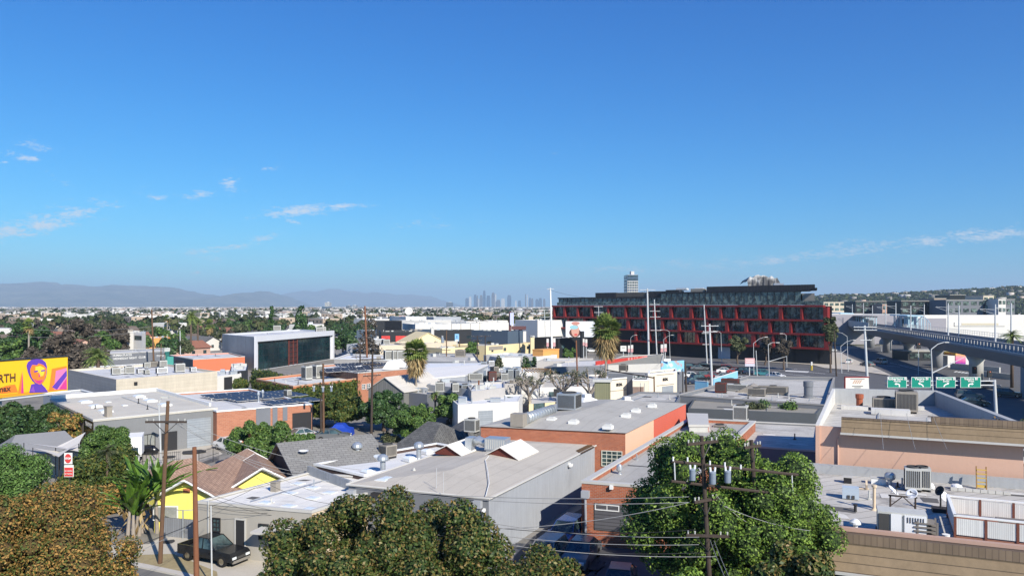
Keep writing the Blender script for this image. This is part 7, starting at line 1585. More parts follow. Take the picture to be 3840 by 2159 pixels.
# weeds and bushes on ledges
def bush(label,c,r,h,leaf,n,size,seed,name='bush'):
    g=rng(seed); rt=thing(name,label,'bush',(c[0],c[1],c[2])); B=np.array([(c[0]+g.normal()*r*.45,c[1]+g.normal()*r*.3,c[2]+h*g.uniform(.1,.6)) for _ in range(8)]); RR=g.uniform(.3,.5,8)*min(r,h*1.3)
    V,F=leaves(g,B,RR,n,size,cull=0,zmin=-1,shell=(.3,1.1)); put('foliage',(V,F,None),LF[leaf],rt); put('stem',Mesh().path([c,Vector(c)+Vector((.05,0,h*.5))],[.05,.02],5),MC['bark'],rt)
bush('straggly green weeds growing over the low roof, left clump',at(('q',1500,1400),3.6),2.0,1.2,'olive',1200,.14,1); bush('straggly green weeds growing over the low roof, right clump',at(('q',2150,1400),3.6),2.6,1.3,'green',1500,.14,2)
bush('reddish dry creeper on the parapet at the right edge',Vector((34.0,53.0,8.2)),1.4,1.1,'rust',1000,.1,3); bush('green creeper on the tan mansard at the bottom right',Vector((26.5,33.6,4.0)),1.4,.5,'green',700,.1,4); bush('small shrub beside the charcoal gabled house',at(('j',1350,850),0),1.3,1.4,'olive',900,.13,5)
bush('low hedge along the kerb before the red-framed building',at(('r',330,1180),0),4.5,1.2,'deep',1500,.25,6)
# ---- middle-distance trees, copied
g=rng(77); TP=[]
TL=[('deep','dark green leafy tree among the middle-distance houses'),('green','mid green leafy tree among the middle-distance houses'),('olive','dull olive tree among the middle-distance houses'),('grey','brownish thin-leaved tree among the middle-distance houses')]
for li,(lf,lab) in enumerate(TL):
    for v in range(2):
        r=g.uniform(3.6,4.6); o=big_tree(lab,(0,0,0),g.uniform(6.5,8.5),r,lf,1500,.5,k=16,seed=100+li*5+v,br=(.3,.46),hb=1.4); TP.append(o); o['group']=['dark green middle-distance trees','mid green middle-distance trees','olive middle-distance trees','brownish middle-distance trees'][li]
usedT=[False]*len(TP); cnt=0
def clear(x,y,r):
    for F_ in FOOT:
        if inside(x,y,F_): return False
        for (a,b) in F_:
            if (x-a)**2+(y-b)**2 < r*r: return False
    return True
tk=[]
zones=[(-60,520,170,430,42,.5),(420,1330,235,640,105,.9),(1290,1440,240,420,8,.5),(1500,2060,400,800,50,.6),(3120,3900,480,900,40,.7),(560,900,205,240,3,.5)]
for u0,u1,Y0,Y1,n_,pw in zones:
    k=0
    for _ in range(n_*30):
        if k>=n_: break
        Y=Y0+(Y1-Y0)*R.random()**pw; u=R.uniform(u0,u1); x=(u-CX)/FOC*Y
        if not clear(x,Y,4.5) or any((x-a)**2+(Y-b)**2<36 for a,b in tk) or any((x-a)**2+(Y-b)**2<(c*.85)**2 for a,b,c in taken): continue
        tk.append((x,Y)); k+=1; i=R.choice([0,0,1,1,2,3,4,5,6] if u>500 else [6,7,0,1,6,4,7]); s_=R.uniform(.7,1.2)
        if not usedT[i]: usedT[i]=True; TP[i].location=(x,Y,0); TP[i].scale=(s_,)*3
        else: dup(TP[i],(x,Y,0),R.uniform(0,6.28),s_)
        cnt+=1
for i,o in enumerate(TP):
    if not usedT[i]: o.location=(-140-i*9,330,0)
# ======================= poles, lamps, wires
def pole(label,pt,pb,Y,r=.15,mat='wood_dark',arms=(),tr=(),name='utility_pole',cat='utility pole',group=None,z0=0,brace=True):
    """pt: image point of the top, pb: image point of the foot bearing, Y: distance; arms: (drop below top, length, direction deg)"""
    u0,v0=px(pt); u1,_=px(pb); top=Vector(((u0-CX)/FOC*Y,Y,EYE-(v0-HOR)/FOC*Y)); b=Vector(((u1-CX)/FOC*Y,Y,z0)); rt=thing(name,label,cat,b,group)
    put('pole',Mesh().tube(b,top,r,r*.72,10),MC[mat],rt,smooth=False); d=(b-top).normalized(); am=MC['wood_dark'] if 'wood' in mat else MC['steel_pole']
    for (dr,L,a) in arms:
        c=top+d*dr; v=Vector((math.cos(math.radians(a)),math.sin(math.radians(a)),0)); mb=Mesh().box(c+Vector((0,-r,0)),(L,.11,.13),math.radians(a)); arm=put('crossarm',mb,am,rt); im=Mesh()
        for k in (-.46,-.3,.3,.46): p=c+v*L*k+Vector((0,-r,.06)); im.tube(p,p+Vector((0,0,.15)),.03,.045,6)
        put('insulators',im,MC['ac_grey'],arm,kind='stuff')
        if brace and 'wood' in mat:
            bm=Mesh()
            for s in (-1,1): bm.tube(c+v*L*.28*s+Vector((0,-r,-.05)),c+d*.75+Vector((0,-r,0)),.025,n=4)
            put('brace',bm,MC['frame_dark'],arm)
    for (dr,o,s) in tr:
        c=top+d*dr+Vector((o,-.38,0)); t=put('transformer',Mesh().lathe(c,[(.2*s,-.55*s),(.26*s,-.5*s),(.26*s,.35*s),(.28*s,.36*s),(.2*s,.45*s),(.04,.5*s)],14),M('transformer_grey',(.2,.24,.3),.5,.25,2),rt,smooth=False); put('bushing',Mesh().tube(c+Vector((.1,0,.45*s)),c+Vector((.12,0,.8*s)),.05,n=6).tube(c+Vector((-.1,0,.45*s)),c+Vector((-.12,0,.8*s)),.05,n=6),MC['ceramic'],t)
    rt['top']=0; del rt['top']; return top,b
PT={}
PT['A']=pole('left brown utility pole rising from the dry verge',(630,1503),(600,2117),50.1,.15,'wood_pole',[(1.35,2.7,0)])
put_=PT['A'][0]; PT['B']=pole('thick reddish pole standing in front of the parked pickup',(729,1675),(738,2200),45,.17,'wood_red')
pole('slim pale signpost right of the reddish pole',(791,1895),(795,2159),46,.05,'steel_pole',name='sign_post',cat='post')
PT['E']=pole('brown pole with three small transformers before the ivy-hung trees',('j',675,60),('j',680,840),96,.16,'wood_pole',[(2.65,2.6,0)],[(3.2,-1.1,.55),(3.25,.05,.55),(3.2,1.1,.55)]); pole('second pole standing close beside the three-transformer pole',('j',650,380),('j',655,790),98,.13,'wood_dark')
PT['F']=pole('tall dark pole before the large dark green tree',('b',1172,850),('j',1160,790),101,.17,'wood_dark',[(1.05,3.0,10),(1.7,2.4,10),(3.2,2.6,40)]); PT['G']=pole('dark pole with stacked crossarms before the brick studio',('b',1047,790),('b',1045,1290),146,.17,'wood_dark',[(.5,2.4,10),(2.2,3.2,10),(4.7,2.2,10)])
PT['H']=pole('very tall rust-brown pole, tallest in the left half',('b',1095,395),('b',1125,930),190,.27,'wood_red',[(7.9,1.8,0)]); PT['I']=pole('tall brown pole left of the orange house',('a',1525,430),('a',1550,960),190,.24,'wood_pole',[(9.4,3,10)])
pole('pale grey mast behind the orange house',('a',1810,640),('a',1815,870),235,.16,'steel_pole',name='mast',cat='mast'); PT['i2']=pole('thin brown pole right of the orange house',('a',1620,770),('a',1615,980),190,.14,'wood_pole',[(2.6,2.4,10)])
PT['K']=pole('brown pole right of the first palm crown',('b',1915,640),('b',1915,1000),195,.16,'wood_pole',[(5,2.2,0)],[(2.4,-1.0,1.4)]); PT['L']=pole('short brown pole beside the blue panel sign',('b',2045,700),('b',2050,905),240,.17,'wood_pole'); PT['M_']=pole('brown pole left of the green tree on the yellow wall',('b',2225,690),('b',2225,985),212,.17,'wood_dark',[(0.3,3.4,0),(1.4,2.4,0)]); PT['N_']=pole('brown pole right of the green tree on the yellow wall',('b',2305,690),('b',2305,980),205,.16,'wood_dark',[(.2,3,0)])
PT['P']=pole('reddish wooden pole between the two palms',('b',2240,1140),('j',2235,612),115,.17,'wood_red',[(2.9,2.0,0)]); PT['S']=pole('reddish wooden pole among the bare-branched trees',('c',645,740),('c',665,1300),138,.17,'wood_red')
PT['Q']=pole('tall white steel pole standing above the far roofs',('c',385,215),('c',405,900),240,.34,'white_paint',[(.3,2.2,0)],brace=False); PT['R_']=pole('steel pole with six crossarms left of the white one',('c',325,430),('c',345,880),262,.16,'steel_pole',[(.2,3.6,0),(1.3,3.8,0),(2.6,3.6,0),(4.1,3,0),(5.8,3.4,0),(9.3,4,0)]); PT['T_']=pole('tall thick grey pole in front of the red-framed building',('c',1360,220),('c',1375,860),245,.36,'steel_pole',[(.4,5,0)],brace=False)
PT['U']=pole('grey double-arm mast right of the tall grey pole',('c',1430,330),('c',1458,865),250,.24,'steel_pole',[(1.6,3.2,0),(3.8,3.4,0),(5.7,3.4,0),(10.1,3.4,0)]); PT['V_']=pole('thin steel pole behind the second palm crown',('c',870,395),('c',880,860),262,.15,'steel_pole',[(.2,3,0),(2.2,3,0)]); PT['W']=pole('thin grey pole, left of the pair by the car yard',('c',1930,380),('c',1962,980),225,.2,'steel_pole',[(8.5,2.2,0),(11.8,2.2,0)]); PT['X']=pole('thick grey steel pole, right of the pair by the car yard',('c',1985,575),('c',2012,1225),158,.26,'steel_pole',[(.4,3.6,0),(1.6,3,0)])
PT['Y']=pole('dark wooden pole with side arm behind the red wall',('c',1740,950),('k',1765,600),112,.18,'wood_dark',[(2.2,.01,0)],brace=False); PT['Z']=pole('brown pole at the street corner by the russet tree',('d',665,640),('d',688,1100),186,.19,'wood_dark'); PT['AA']=pole('pale pole with wide double crossarm at the crossing',('d',970,590),('d',1005,1112),152,.27,'steel_pole',[(.3,4.6,0),(.9,4.6,0),(2.9,2.4,5)],brace=False)
q=dep(('c',1740,1010),112); arm=thing('reach_beam','long dark horizontal arm reaching left from the wooden pole','pole arm',q); put('beam',Mesh().tube(dep(('k',950,125),122),dep(('k',1430,205),116),.1,n=6),MC['wood_dark'],arm); pole('short timber post holding the end of the dark beam',('k',1428,190),('k',1435,360),116,.14,'wood_pole',name='timber_post',cat='post')
P1=pole('near dark wooden pole carrying three transformers before the huge tree',('g',1905,40),('g',2030,1750),36.5,.135,'wood_dark',[(.3,1.9,28),(3.05,1.5,30),(4.75,2.0,-6)],[(1.75,-.62,.55),(1.9,.33,.6),(1.85,1.05,.58)])
P2=pole('second near wooden pole, right of the transformer pole',('g',2405,80),('g',2540,1750),38,.135,'wood_dark',[(.3,1.2,32),(5.5,1.6,-6)])
gs=thing('pole_crossbeams','two long dark crossbeams joining the pair of near poles','crossbeam',(10,36.7,8)); 
for (p0,p1,r_) in ((('g',1600,292),('h',300,430),.075),(('g',1600,492),('h',320,645),.07)): put('beam',Mesh().tube(dep(p0,36.2),dep(p1,37.6),r_,n=6),MC['wood_dark'],gs)
for x_,y0_,y1_ in ((1632,300,480),): put('hanger',Mesh().tube(dep(('g',x_,y0_),36.2),dep(('g',x_+8,y1_),36.2),.035,n=5),MC['steel_pole'],gs)
put('hanger',Mesh().tube(dep(('h',240,430),37.5),dep(('h',250,630),37.5),.035,n=5),MC['steel_pole'],gs)
im=Mesh()
for x_,y_ in ((1765,295),(1990,330),(2140,345),(1620,290),(2300,370)): p=dep(('g',x_,y_),36.1); im.tube(p,p+Vector((0,0,.2)),.04,.04,6)
put('insulators',im,MC['ceramic'],gs,kind='stuff')
# street lamps
def lamp(label,pt,pb,Y,arm_to,r=.09,arm2=None,mat='steel_pole',group=None):
    u0,v0=px(pt); u1,_=px(pb); top=dep(pt,Y); b=Vector(((u1-CX)/FOC*Y,Y,0)); rt=thing('street_lamp',label,'street lamp',b,group); put('pole',Mesh().tube(b,top,r,r*.65,8),MC[mat],rt)
    e=dep(arm_to,Y); m=top.lerp(e,.5); m.z=max(top.z,e.z)*.35+m.z*.65 if False else m.z+abs(e.x-top.x)*.12; put('arm',Mesh().path([top,m,e],[r*.6,r*.5,r*.4],6),MC[mat],rt); s=1 if e.x>top.x else -1; put('lamp_head',Mesh().box(e+Vector((s*.35,0,-.02)),(.8,.34,.16)),MC['ac_grey'],rt)
    if arm2: put('mast_arm',Mesh().path([dep(arm2[0],Y),dep(arm2[1],Y)],[r*.8,r*.4],6),MC[mat],rt)
lamp('slim street lamp before the dark grey workshop',('i',1598,380),('i',1620,950),82,('i',1625,290),.08)
for k,(a_,b_,Y,c_,lab) in enumerate(((('c',1193,715),('c',1195,860),262,('c',1235,685),'street lamp beside the palm, arm to the right'),(('c',1525,730),('c',1525,870),245,('c',1600,685),'street lamp before the red frames, left one'),(('c',1580,650),('c',1590,900),240,('c',1510,633),'street lamp before the red frames with left-reaching arm'),(('c',2100,665),('c',2110,935),232,('c',2045,645),'street lamp right of the thin grey pole'),(('c',2428,770),('c',2432,940),190,('c',2540,705),'large curved street lamp at the near kerb'),(('d',183,690),('d',190,985),215,('d',145,670),'street lamp before the reddish street tree'),(('d',795,700),('d',806,1035),200,('d',690,655),'street lamp at the plaza with left-reaching arm'),(('d',1135,785),('d',1140,905),290,('d',1110,775),'small lamp in the shade under the viaduct'),(('d',2040,870),('d',2050,1100),185,('d',2080,905),'short lamp before the rainbow mural'))): lamp(lab,a_,b_,Y,c_)
lamp('big traffic mast with upper lamp arm at the crossing',('d',1640,830),('d',1660,1245),138,('d',1775,757),.14,(('d',1655,1065),('d',1980,905))); lamp('traffic mast with double arm by the plaza',('d',730,800),('d',742,1050),196,('d',850,735),.1,(('d',735,870),('d',790,830)))
lamp('traffic mast at the near edge of the car yard',('q',1720,60),('q',1745,690),170,('q',1880,20),.1,(('q',1740,400),('q',2080,300))); pole('plain steel post left of the yard traffic mast',('q',1475,180),('q',1505,680),172,.1,'steel_pole',name='steel_post',cat='post')
# wires
def wire(label,a,b,sag,r=.012,mat='cable',name='overhead_cable',group='overhead cables'):
    a=Vector(a);b=Vector(b); n=18; P=[a.lerp(b,i/n)-Vector((0,0,sag*4*(i/n)*(1-i/n))) for i in range(n+1)]; rt=put(name,Mesh().path(P,r,4),MC[mat],None,a,label=label,cat='cable',group=group); return rt
D=dep
W_=[(D(('g',1790,705),36.3),D(('f',1240,580),42),.35,'cable_pale'),(D(('g',1790,705),36.3),D(('g',-900,960),40),.5,'cable_pale'),(D(('g',1780,650),36.3),D(('f',1000,560),44),.3,'cable_pale'),(D(('g',1880,1055),36.2),D(('f',2170,880),41),.3,'cable_pale'),(D(('g',1880,1130),36.2),D(('f',2170,1000),40),.25,'cable_pale'),(D(('g',1850,980),36.2),D(('f',2150,930),40),.3,'cable'),(D(('g',2050,1250),36.2),D(('f',2300,1100),38),.25,'cable_pale'),(D(('g',1980,1210),36.2),D(('f',2380,1140),38),.2,'cable')]
for k,(a,b,s,m_) in enumerate(W_): wire('pale service cable running left from the transformer pole',a,b,s,.016,m_,group='service cables left of the transformer pole')
W2=[(D(('g',1990,1080),36.4),D(('g',2250,1700),30),.1),(D(('g',2030,1090),36.4),D(('g',2300,1700),30),.1),(D(('g',2060,640),36.4),D(('g',2500,960),37.5),.25),(D(('g',2080,720),36.4),D(('h',420,990),37),.2),(D(('g',2480,700),37.8),D(('h',60,600),37),.05)]
for a,b,s in W2: wire('dark cable slanting down across the huge green tree',a,b,s,.014,'cable_pale',group='cables across the huge tree')
a=PT['A'][0]
for k,(x_,y_) in enumerate(((1760,553),(1815,553),(1870,550),(1790,556))):
    p=D(('i',x_,y_),50); q=D(('f',(470,420,1060,900)[k],(410,440,380,700)[k]),55); wire('pale line running right from the left pole across the bungalow',p,q,.5,.014,'cable_pale',group='lines from the left pole')
for k,(e0,e1,s) in enumerate(((('f',0,455),('f',880,730),.4),(('e',2000,590),('f',750,860),.3),(('f',-40,380),('f',480,410),.1),(('e',1995,600),('f',560,870),.45),(('e',2130,740),('e',2560,560),.1),(('e',2130,745),('f',240,800),.25))): wire('thin line sagging over the white office roof',D(e0,50),D(e1,50.5),s,.012,'cable',group='lines over the office roof')
wire('dark guy cable slanting across the rust-coloured tree',D(('e',500,1448),33),D(('e',2110,850),50),.1,.02,'cable',group='guy cables'); wire('second guy cable slanting across the dry verge',D(('e',1000,1380),40),D(('e',1920,940),48),.05,.014,'cable_pale',group='guy cables')
for nm,o,q in (('far roofs',('a',0,605),('a',1525,600)),('far trees',('a',0,690),('a',1520,640))): wire('thin far line left of the tall brown pole, over the %s'%nm,D(o,190),D(q,190),1.0,.03,'cable_pale',group='far lines at left')
def link(a,b,dz,lab,grp,off=0,r=.022,sag=1.2): wire(lab,PT[a][0]-Vector((off,0,dz)),PT[b][0]-Vector((off,0,dz)),sag,r,'cable',group=grp)
for o in (-1,0,1): link('T_','U',.5,'line between the grey poles before the red frames','lines between grey poles',o,.02,.3); link('F','E',1.2,'line joining the poles before the dark trees','lines between the poles at left',o,.018,1.0); link('X','W',.6,'line between the two car yard poles','lines at the car yard',o,.02,.6); link('G','F',1.5,'line joining the stacked-arm pole to the tall dark pole','lines by the brick studio',o,.018,1.4)
link('T_','X',1,'long line dropping across the red frames to the car yard pole','long lines at the red frames',0,.03,3); link('Q','T_',.6,'long line from the white pole to the tall grey pole','long lines at the red frames',0,.03,2.5); link('K','M_',1,'line between the brown poles before the yellow wall','lines at the yellow wall',0,.025,1); link('M_','N_',.8,'line between the brown poles before the yellow wall','lines at the yellow wall',0,.025,.2); link('H','K',4,'long line right of the tallest rust-brown pole','lines from the rust-brown pole',0,.03,3)
for k in range(3): wire('line slanting over the mansard of the pink building',D(('l',1130+k*260,560),53),D(('l',1160+k*320,920),50.6),.05,.013,'cable_pale',group='lines over the pink building')
# ======================= signs and billboards
def sprite(name,a,b,c,d,mat,parent,off=.02):
    return put(name,Mesh().face([a,b,c,d]),mat,parent)
class Board:
    """upright board: origin bottom-left as seen, unit right and up, outward normal; flat artwork pieces sit on its face"""
    def __init__(s,root,bl,br,h,th=.25,mat=None,edge=None):
        s.o=Vector(bl); s.r=(Vector(br)-s.o); s.w=s.r.length; s.r.normalize(); s.u=Vector((0,0,1)); s.n=s.r.cross(s.u); s.h=h; s.root=root; s.k=0
        mb=Mesh(); vs=[s.o+s.r*x+s.u*z+s.n*y for y in (0,-th) for x,z in ((0,0),(s.w,0),(s.w,h),(0,h))]; mb.solid(vs,((0,1,2,3),(7,6,5,4),(0,4,5,1),(1,5,6,2),(2,6,7,3),(3,7,4,0))); s.body=put('panel',mb,mat,root)
    def P(s,x,y,o): return s.o+s.r*(x*s.w)+s.u*(y*s.h)+s.n*o
    def poly(s,pts,mat,name='artwork'):
        s.k+=1; return put(name,Mesh().face([s.P(x,y,.006*s.k+.01) for x,y in pts]),mat,s.body)
def fl(n,c): return M('art_'+n,c,.6,.03,.3)
BBr=Vector((-57.3,98,0)); BBl=Vector((-62.0,85.0,0)); BBl=BBr+(BBl-BBr).normalized()*14.6
bb=thing('billboard','yellow and magenta billboard with a painted face, left edge','billboard',(BBr+BBl)/2); zb=6.25
A_=Board(bb,(BBl.x,BBl.y,zb),(BBr.x,BBr.y,zb),4.35,.5,fl('yellow',(.85,.52,.02)))
def cell(x,y):  # picture cell of the visible part: x 0..680, y from top 915..1340 skewed, to board coordinates
    u0,u1=A_v; return u0+(u1-u0)*x/680.0, 1-(y)/430.0
def bear(u): # run along the board where a bearing meets it
    rr=(u-CX)/FOC; d=A_.r; o=A_.o; t=(o.x-rr*o.y)/(rr*d.y-d.x); return t/A_.w
def cell(x,y): return bear(x/2.681), 1-(y-(965-50*x/680))/(378-38*x/680)
def art(pts,mat,nm='artwork'): return A_.poly([cell(x,y) for x,y in pts],mat,nm)
mag=fl('magenta',(.6,.05,.25)); org=fl('orange',(.85,.22,.03)); pur=fl('purple',(.12,.05,.4)); yel=fl('gold',(.9,.6,.05)); dor=fl('deep_orange',(.8,.32,.02)); vio=fl('violet',(.25,.08,.45)); pnk=fl('pink',(.8,.2,.4))
art([(0,1310),(0,1335),(670,1250),(670,1230)],dor); art([(0,1240),(0,1300),(180,1280),(150,1200),(60,1215)],org); art([(180,1290),(215,1080),(240,1290)],org); art([(210,1290),(225,1060),(235,1290)],mag)
art([(490,1260),(520,1040),(668,1010),(668,1245)],org); art([(540,1250),(560,1060),(668,1030),(668,1245)],pnk); art([(520,1225),(668,1050),(670,1110),(570,1250)],pur); art([(590,1245),(668,1130),(670,1245)],mag)
art([(290,1285),(310,1200),(400,1180),(450,1230),(480,1275)],pur,'coat'); art([(300,1270),(330,1215),(350,1280)],vio)
art([(262,1010),(275,975),(310,950),(360,940),(420,945),(455,975),(468,1020),(466,1080),(455,1130),(430,1175),(395,1205),(360,1200),(320,1160),(295,1120),(275,1070)],pur,'hair'); art([(300,1040),(320,1000),(365,1005),(385,985),(430,1000),(462,1035),(460,1085),(448,1135),(425,1180),(395,1200),(350,1180),(315,1130),(300,1080)],org,'face'); art([(350,1020),(400,1010),(440,1030),(445,1060),(430,1110),(400,1120),(385,1080),(350,1070)],yel); art([(330,1140),(360,1180),(395,1195),(420,1175),(380,1165)],mag); art([(335,1062),(375,1056),(378,1070),(340,1078)],pur); art([(405,1055),(445,1048),(448,1062),(408,1068)],pur); art([(385,1075),(400,1115),(380,1125)],mag); art([(370,1160),(425,1150),(420,1168),(375,1172)],mag,'mouth')
dk_=fl('dark_letters',(.12,.05,.03)); x0=bear(40); t_=text_obj('billboard_lettering','NORTH',A_.P(bear(58),.52,.1),A_.r,(0,0,1),1.35,dk_,A_.body,align='RIGHT',sx=.85,bold=.02); t_=text_obj('billboard_lettering','max',A_.P(bear(37),.24,.1),A_.r,(0,0,1),.95,dk_,A_.body,align='RIGHT',bold=.02)
fm=Mesh(); 
for z in (zb-.25,): fm.tube(A_.o-Vector((0,0,.2))+A_.n*.5,A_.o+A_.r*A_.w-Vector((0,0,.2))+A_.n*.5,.12,n=6)
put('catwalk',fm,MC['steel_pole'],bb); cq=A_.P(.45,0,-1.6); put('column',Mesh().tube((cq.x,cq.y,0),(cq.x,cq.y,zb+1),.4,n=14),MC['steel_pole'],bb); put('frame_edge',Mesh().box(A_.P(.5,1.01,-.2),(14.7,.6,.12),math.atan2(A_.r.y,A_.r.x)),MC['frame_dark'],bb)
# white billboard with portrait before the red frames
wb=thing('billboard','white billboard with a portrait, left of the second palm','billboard',dep(('c',690,700),245)); a_=dep(('c',540,705),248); b_=dep(('c',850,700),247); b_.z=a_.z; A2=Board(wb,a_,b_,5.1,.5,fl('board_white',(.75,.77,.8)))
def blob(Bd,cx,cy,rx,ry,mat,n=14,nm='artwork'): return Bd.poly([(cx+rx*math.cos(2*PI*i/n),cy+ry*math.sin(2*PI*i/n)) for i in range(n)],mat,nm)
blob(A2,.3,.28,.19,.3,fl('brown_hair',(.12,.05,.04)),nm='hair'); blob(A2,.31,.42,.13,.42,fl('skin',(.62,.34,.26)),nm='face'); blob(A2,.27,.62,.14,.13,fl('aqua',(.3,.55,.6))); blob(A2,.32,.88,.14,.1,fl('skin2',(.55,.25,.2))); blob(A2,.33,.15,.06,.06,fl('lip',(.6,.08,.08)),nm='mouth')
put('column',Mesh().tube((a_.x*.5+b_.x*.5,244,0),(a_.x*.5+b_.x*.5,244,a_.z+2),.7,n=12),MC['dark_metal'],wb)
# vertical pole sign, blue panel sign, small boards
vs_=thing('pole_sign','tall vertical lilac sign on a brown mast in the far centre','sign',dep(('o',925,770),262)); a_=dep(('o',925,205),260); b_=dep(('o',1000,205),260); Board(vs_,a_,b_,dep(('o',925,-40),260).z-a_.z,.6,fl('lilac',(.5,.53,.72))); put('mast',Mesh().tube((a_.x,260.8,0),(a_.x,260.8,a_.z+4.6),.45,n=8),M('mast_brown',(.13,.06,.06),.8,.15,1),vs_); put('mast_cap',Mesh().box((a_.x+3,260.6,a_.z-1),(5,.6,1.2)),MC['mast_brown'],vs_)
def small_board(label,t_,x0,x1,yb,yt,Y,mat,strips=(),legs=True):
    rt=thing('sign_board',label,'sign',(dep((t_,(x0+x1)/2,yb),Y).x,Y,0)); a=dep((t_,x0,yb),Y); b=dep((t_,x1,yb),Y); Bd=Board(rt,a,b,dep((t_,x0,yt),Y).z-a.z,.2,mat)
    for (xa,xb,ya,yb_,m_) in strips: Bd.poly([(xa,ya),(xb,ya),(xb,yb_),(xa,yb_)],m_)
    if legs: put('post',Mesh().tube(((a.x+b.x)/2,Y+.35,0),((a.x+b.x)/2,Y+.35,a.z+.3),.12,n=6),MC['steel_pole'],rt)
    return rt,Bd
small_board('light blue panel sign in the far centre','n',2175,2260,690,545,238,fl('sign_blue',(.25,.5,.75)),[(.15,.85,.0,.22,MC['white_paint']),(.4,.6,.4,.8,fl('navyart',(.03,.08,.3)))]); small_board('pink and grey gas price board by the car yard','q',1255,1450,500,335,170,fl('rose',(.6,.35,.36)),[(0,1,0,.35,fl('pale_lilac',(.5,.5,.58))),(.1,.9,.5,.56,MC['white_paint']),(.1,.9,.7,.76,MC['white_paint'])]); small_board('white shop sign before the dark street front','p',680,800,200,85,235,MC['far_white'],[(.25,.75,.62,.7,MC['frame_dark'])])
for k,(t_,x0,x1,yb,yt,Y) in enumerate((('p',830,870,215,80,235),('p',890,935,215,70,235),('p',1490,1540,215,60,225),('p',1560,1610,205,50,225),('o',1660,1705,640,480,225),('o',1790,1840,640,470,225),('o',2390,2425,620,480,232),('o',2440,2480,640,490,232))): small_board('pink and white street banner, %s from the left'%ordn[(4,5,6,7,0,1,2,3)[k]],t_,x0,x1,yb,yt,Y,fl('banner_pink',(.6,.33,.33)),[(0,1,.5,1,MC['far_white'])])
rt,Bd=small_board('white sign with orange logo above the concrete parapet','d',780,1012,1240,1112,106,MC['far_white']); 
for k in range(4): Bd.poly([(.3+.09*k,.52),(.34+.09*k,.52),(.44+.09*k,.8),(.39+.09*k,.8)],fl('logo_orange',(.6,.18,.08) if k%2 else (.5,.3,.2)))
Bd.poly([(.2,.86),(.82,.86),(.82,.89),(.2,.89)],MC['frame_dark']); Bd.poly([(.28,.3),(.75,.3),(.75,.34),(.28,.34)],MC['frame_dark']); Bd.poly([(.38,.2),(.66,.2),(.66,.23),(.38,.23)],MC['frame_dark']); put('frame',Mesh().box(Bd.P(.5,1.03,-.1),(Bd.w+.2,.3,.12)).box(Bd.P(-.02,.5,-.1),(.1,.3,Bd.h+.1)),fl('frame_red',(.25,.03,.03)),rt)
# green guide signs on their gantry
gr=M('sign_green',(.0,.23,.16),.5,.05,.5); YS=117
gy=thing('sign_gantry','grey steel gantry carrying four green guide signs','gantry',dep(('d',2290,1440),118.5)); p0=dep(('d',1180,1170),YS+.45); p1=dep(('d',2290,1170),YS+.45); put('beam',Mesh().tube(p0+Vector((0,0,.35)),p1+Vector((0,0,.35)),.1,n=8).tube(p0-Vector((0,0,.3)),p1-Vector((0,0,.3)),.1,n=8),MC['steel_pole'],gy); q=dep(('d',2275,1135),YS+.5); put('column',Mesh().tube((q.x+.3,q.y,0),q,.26,.22,12),MC['steel_pole'],gy)
for k,(x0,x1,t1,t2,ar) in enumerate(((1200,1395,'Robertson Bl','North',0),(1442,1640,'Venice Bl','East',1),(1690,1885,'Robertson Bl','South',2),(1935,2140,'Venice Bl','West',3))):
    a=dep(('d',x0,1215),YS); b=dep(('d',x1,1215),YS); h=dep(('d',x0,1108),YS).z-a.z; rt=thing('guide_sign','green road sign reading %s %s, %s of four'%(t1,t2,ordn[k]),'road sign',(a+b)/2,'green guide signs'); Bd=Board(rt,a,b,h,.08,MC['white_paint']); Bd.poly([(.02,.03),(.98,.03),(.98,.97),(.02,.97)],gr,'green_face')
    o=.06; text_obj('sign_text',t1,Bd.P(.5,.84,o),Bd.r,(0,0,1),.56,MC['white_paint'],Bd.body,bold=.012); text_obj('sign_text',t2,Bd.P(.5,.62,o),Bd.r,(0,0,1),.42,MC['white_paint'],Bd.body,bold=.01)
    s=[(.62,.08),(.62,.3),(.55,.36),(.46,.36)] if ar==0 else [(.6,.08),(.58,.22),(.5,.32),(.42,.38)] if ar==1 else [(.4,.08),(.42,.22),(.5,.32),(.58,.38)] if ar==2 else [(.4,.08),(.4,.3),(.46,.36),(.55,.36)]
    w=.035
    for (xa,ya),(xb,yb) in zip(s[:-1],s[1:]):
        dx,dy=(xb-xa)*Bd.w,(yb-ya)*Bd.h; L=math.hypot(dx,dy); nx,ny=-dy/L*.09/Bd.w,dx/L*.09/Bd.h; Bd.poly([(xa-nx,ya-ny),(xb-nx,yb-ny),(xb+nx,yb+ny),(xa+nx,ya+ny)],MC['white_paint'],'arrow')
    (xa,ya),(xb,yb)=s[-2],s[-1]; dx,dy=(xb-xa)*Bd.w,(yb-ya)*Bd.h; L=math.hypot(dx,dy); dx/=L;dy/=L; tip=(xb+dx*.3/Bd.w,yb+dy*.3/Bd.h); Bd.poly([(xb+dy*.2/Bd.w,yb-dx*.2/Bd.h),tip,(xb-dy*.2/Bd.w,yb+dx*.2/Bd.h)],MC['white_paint'],'arrow_head')
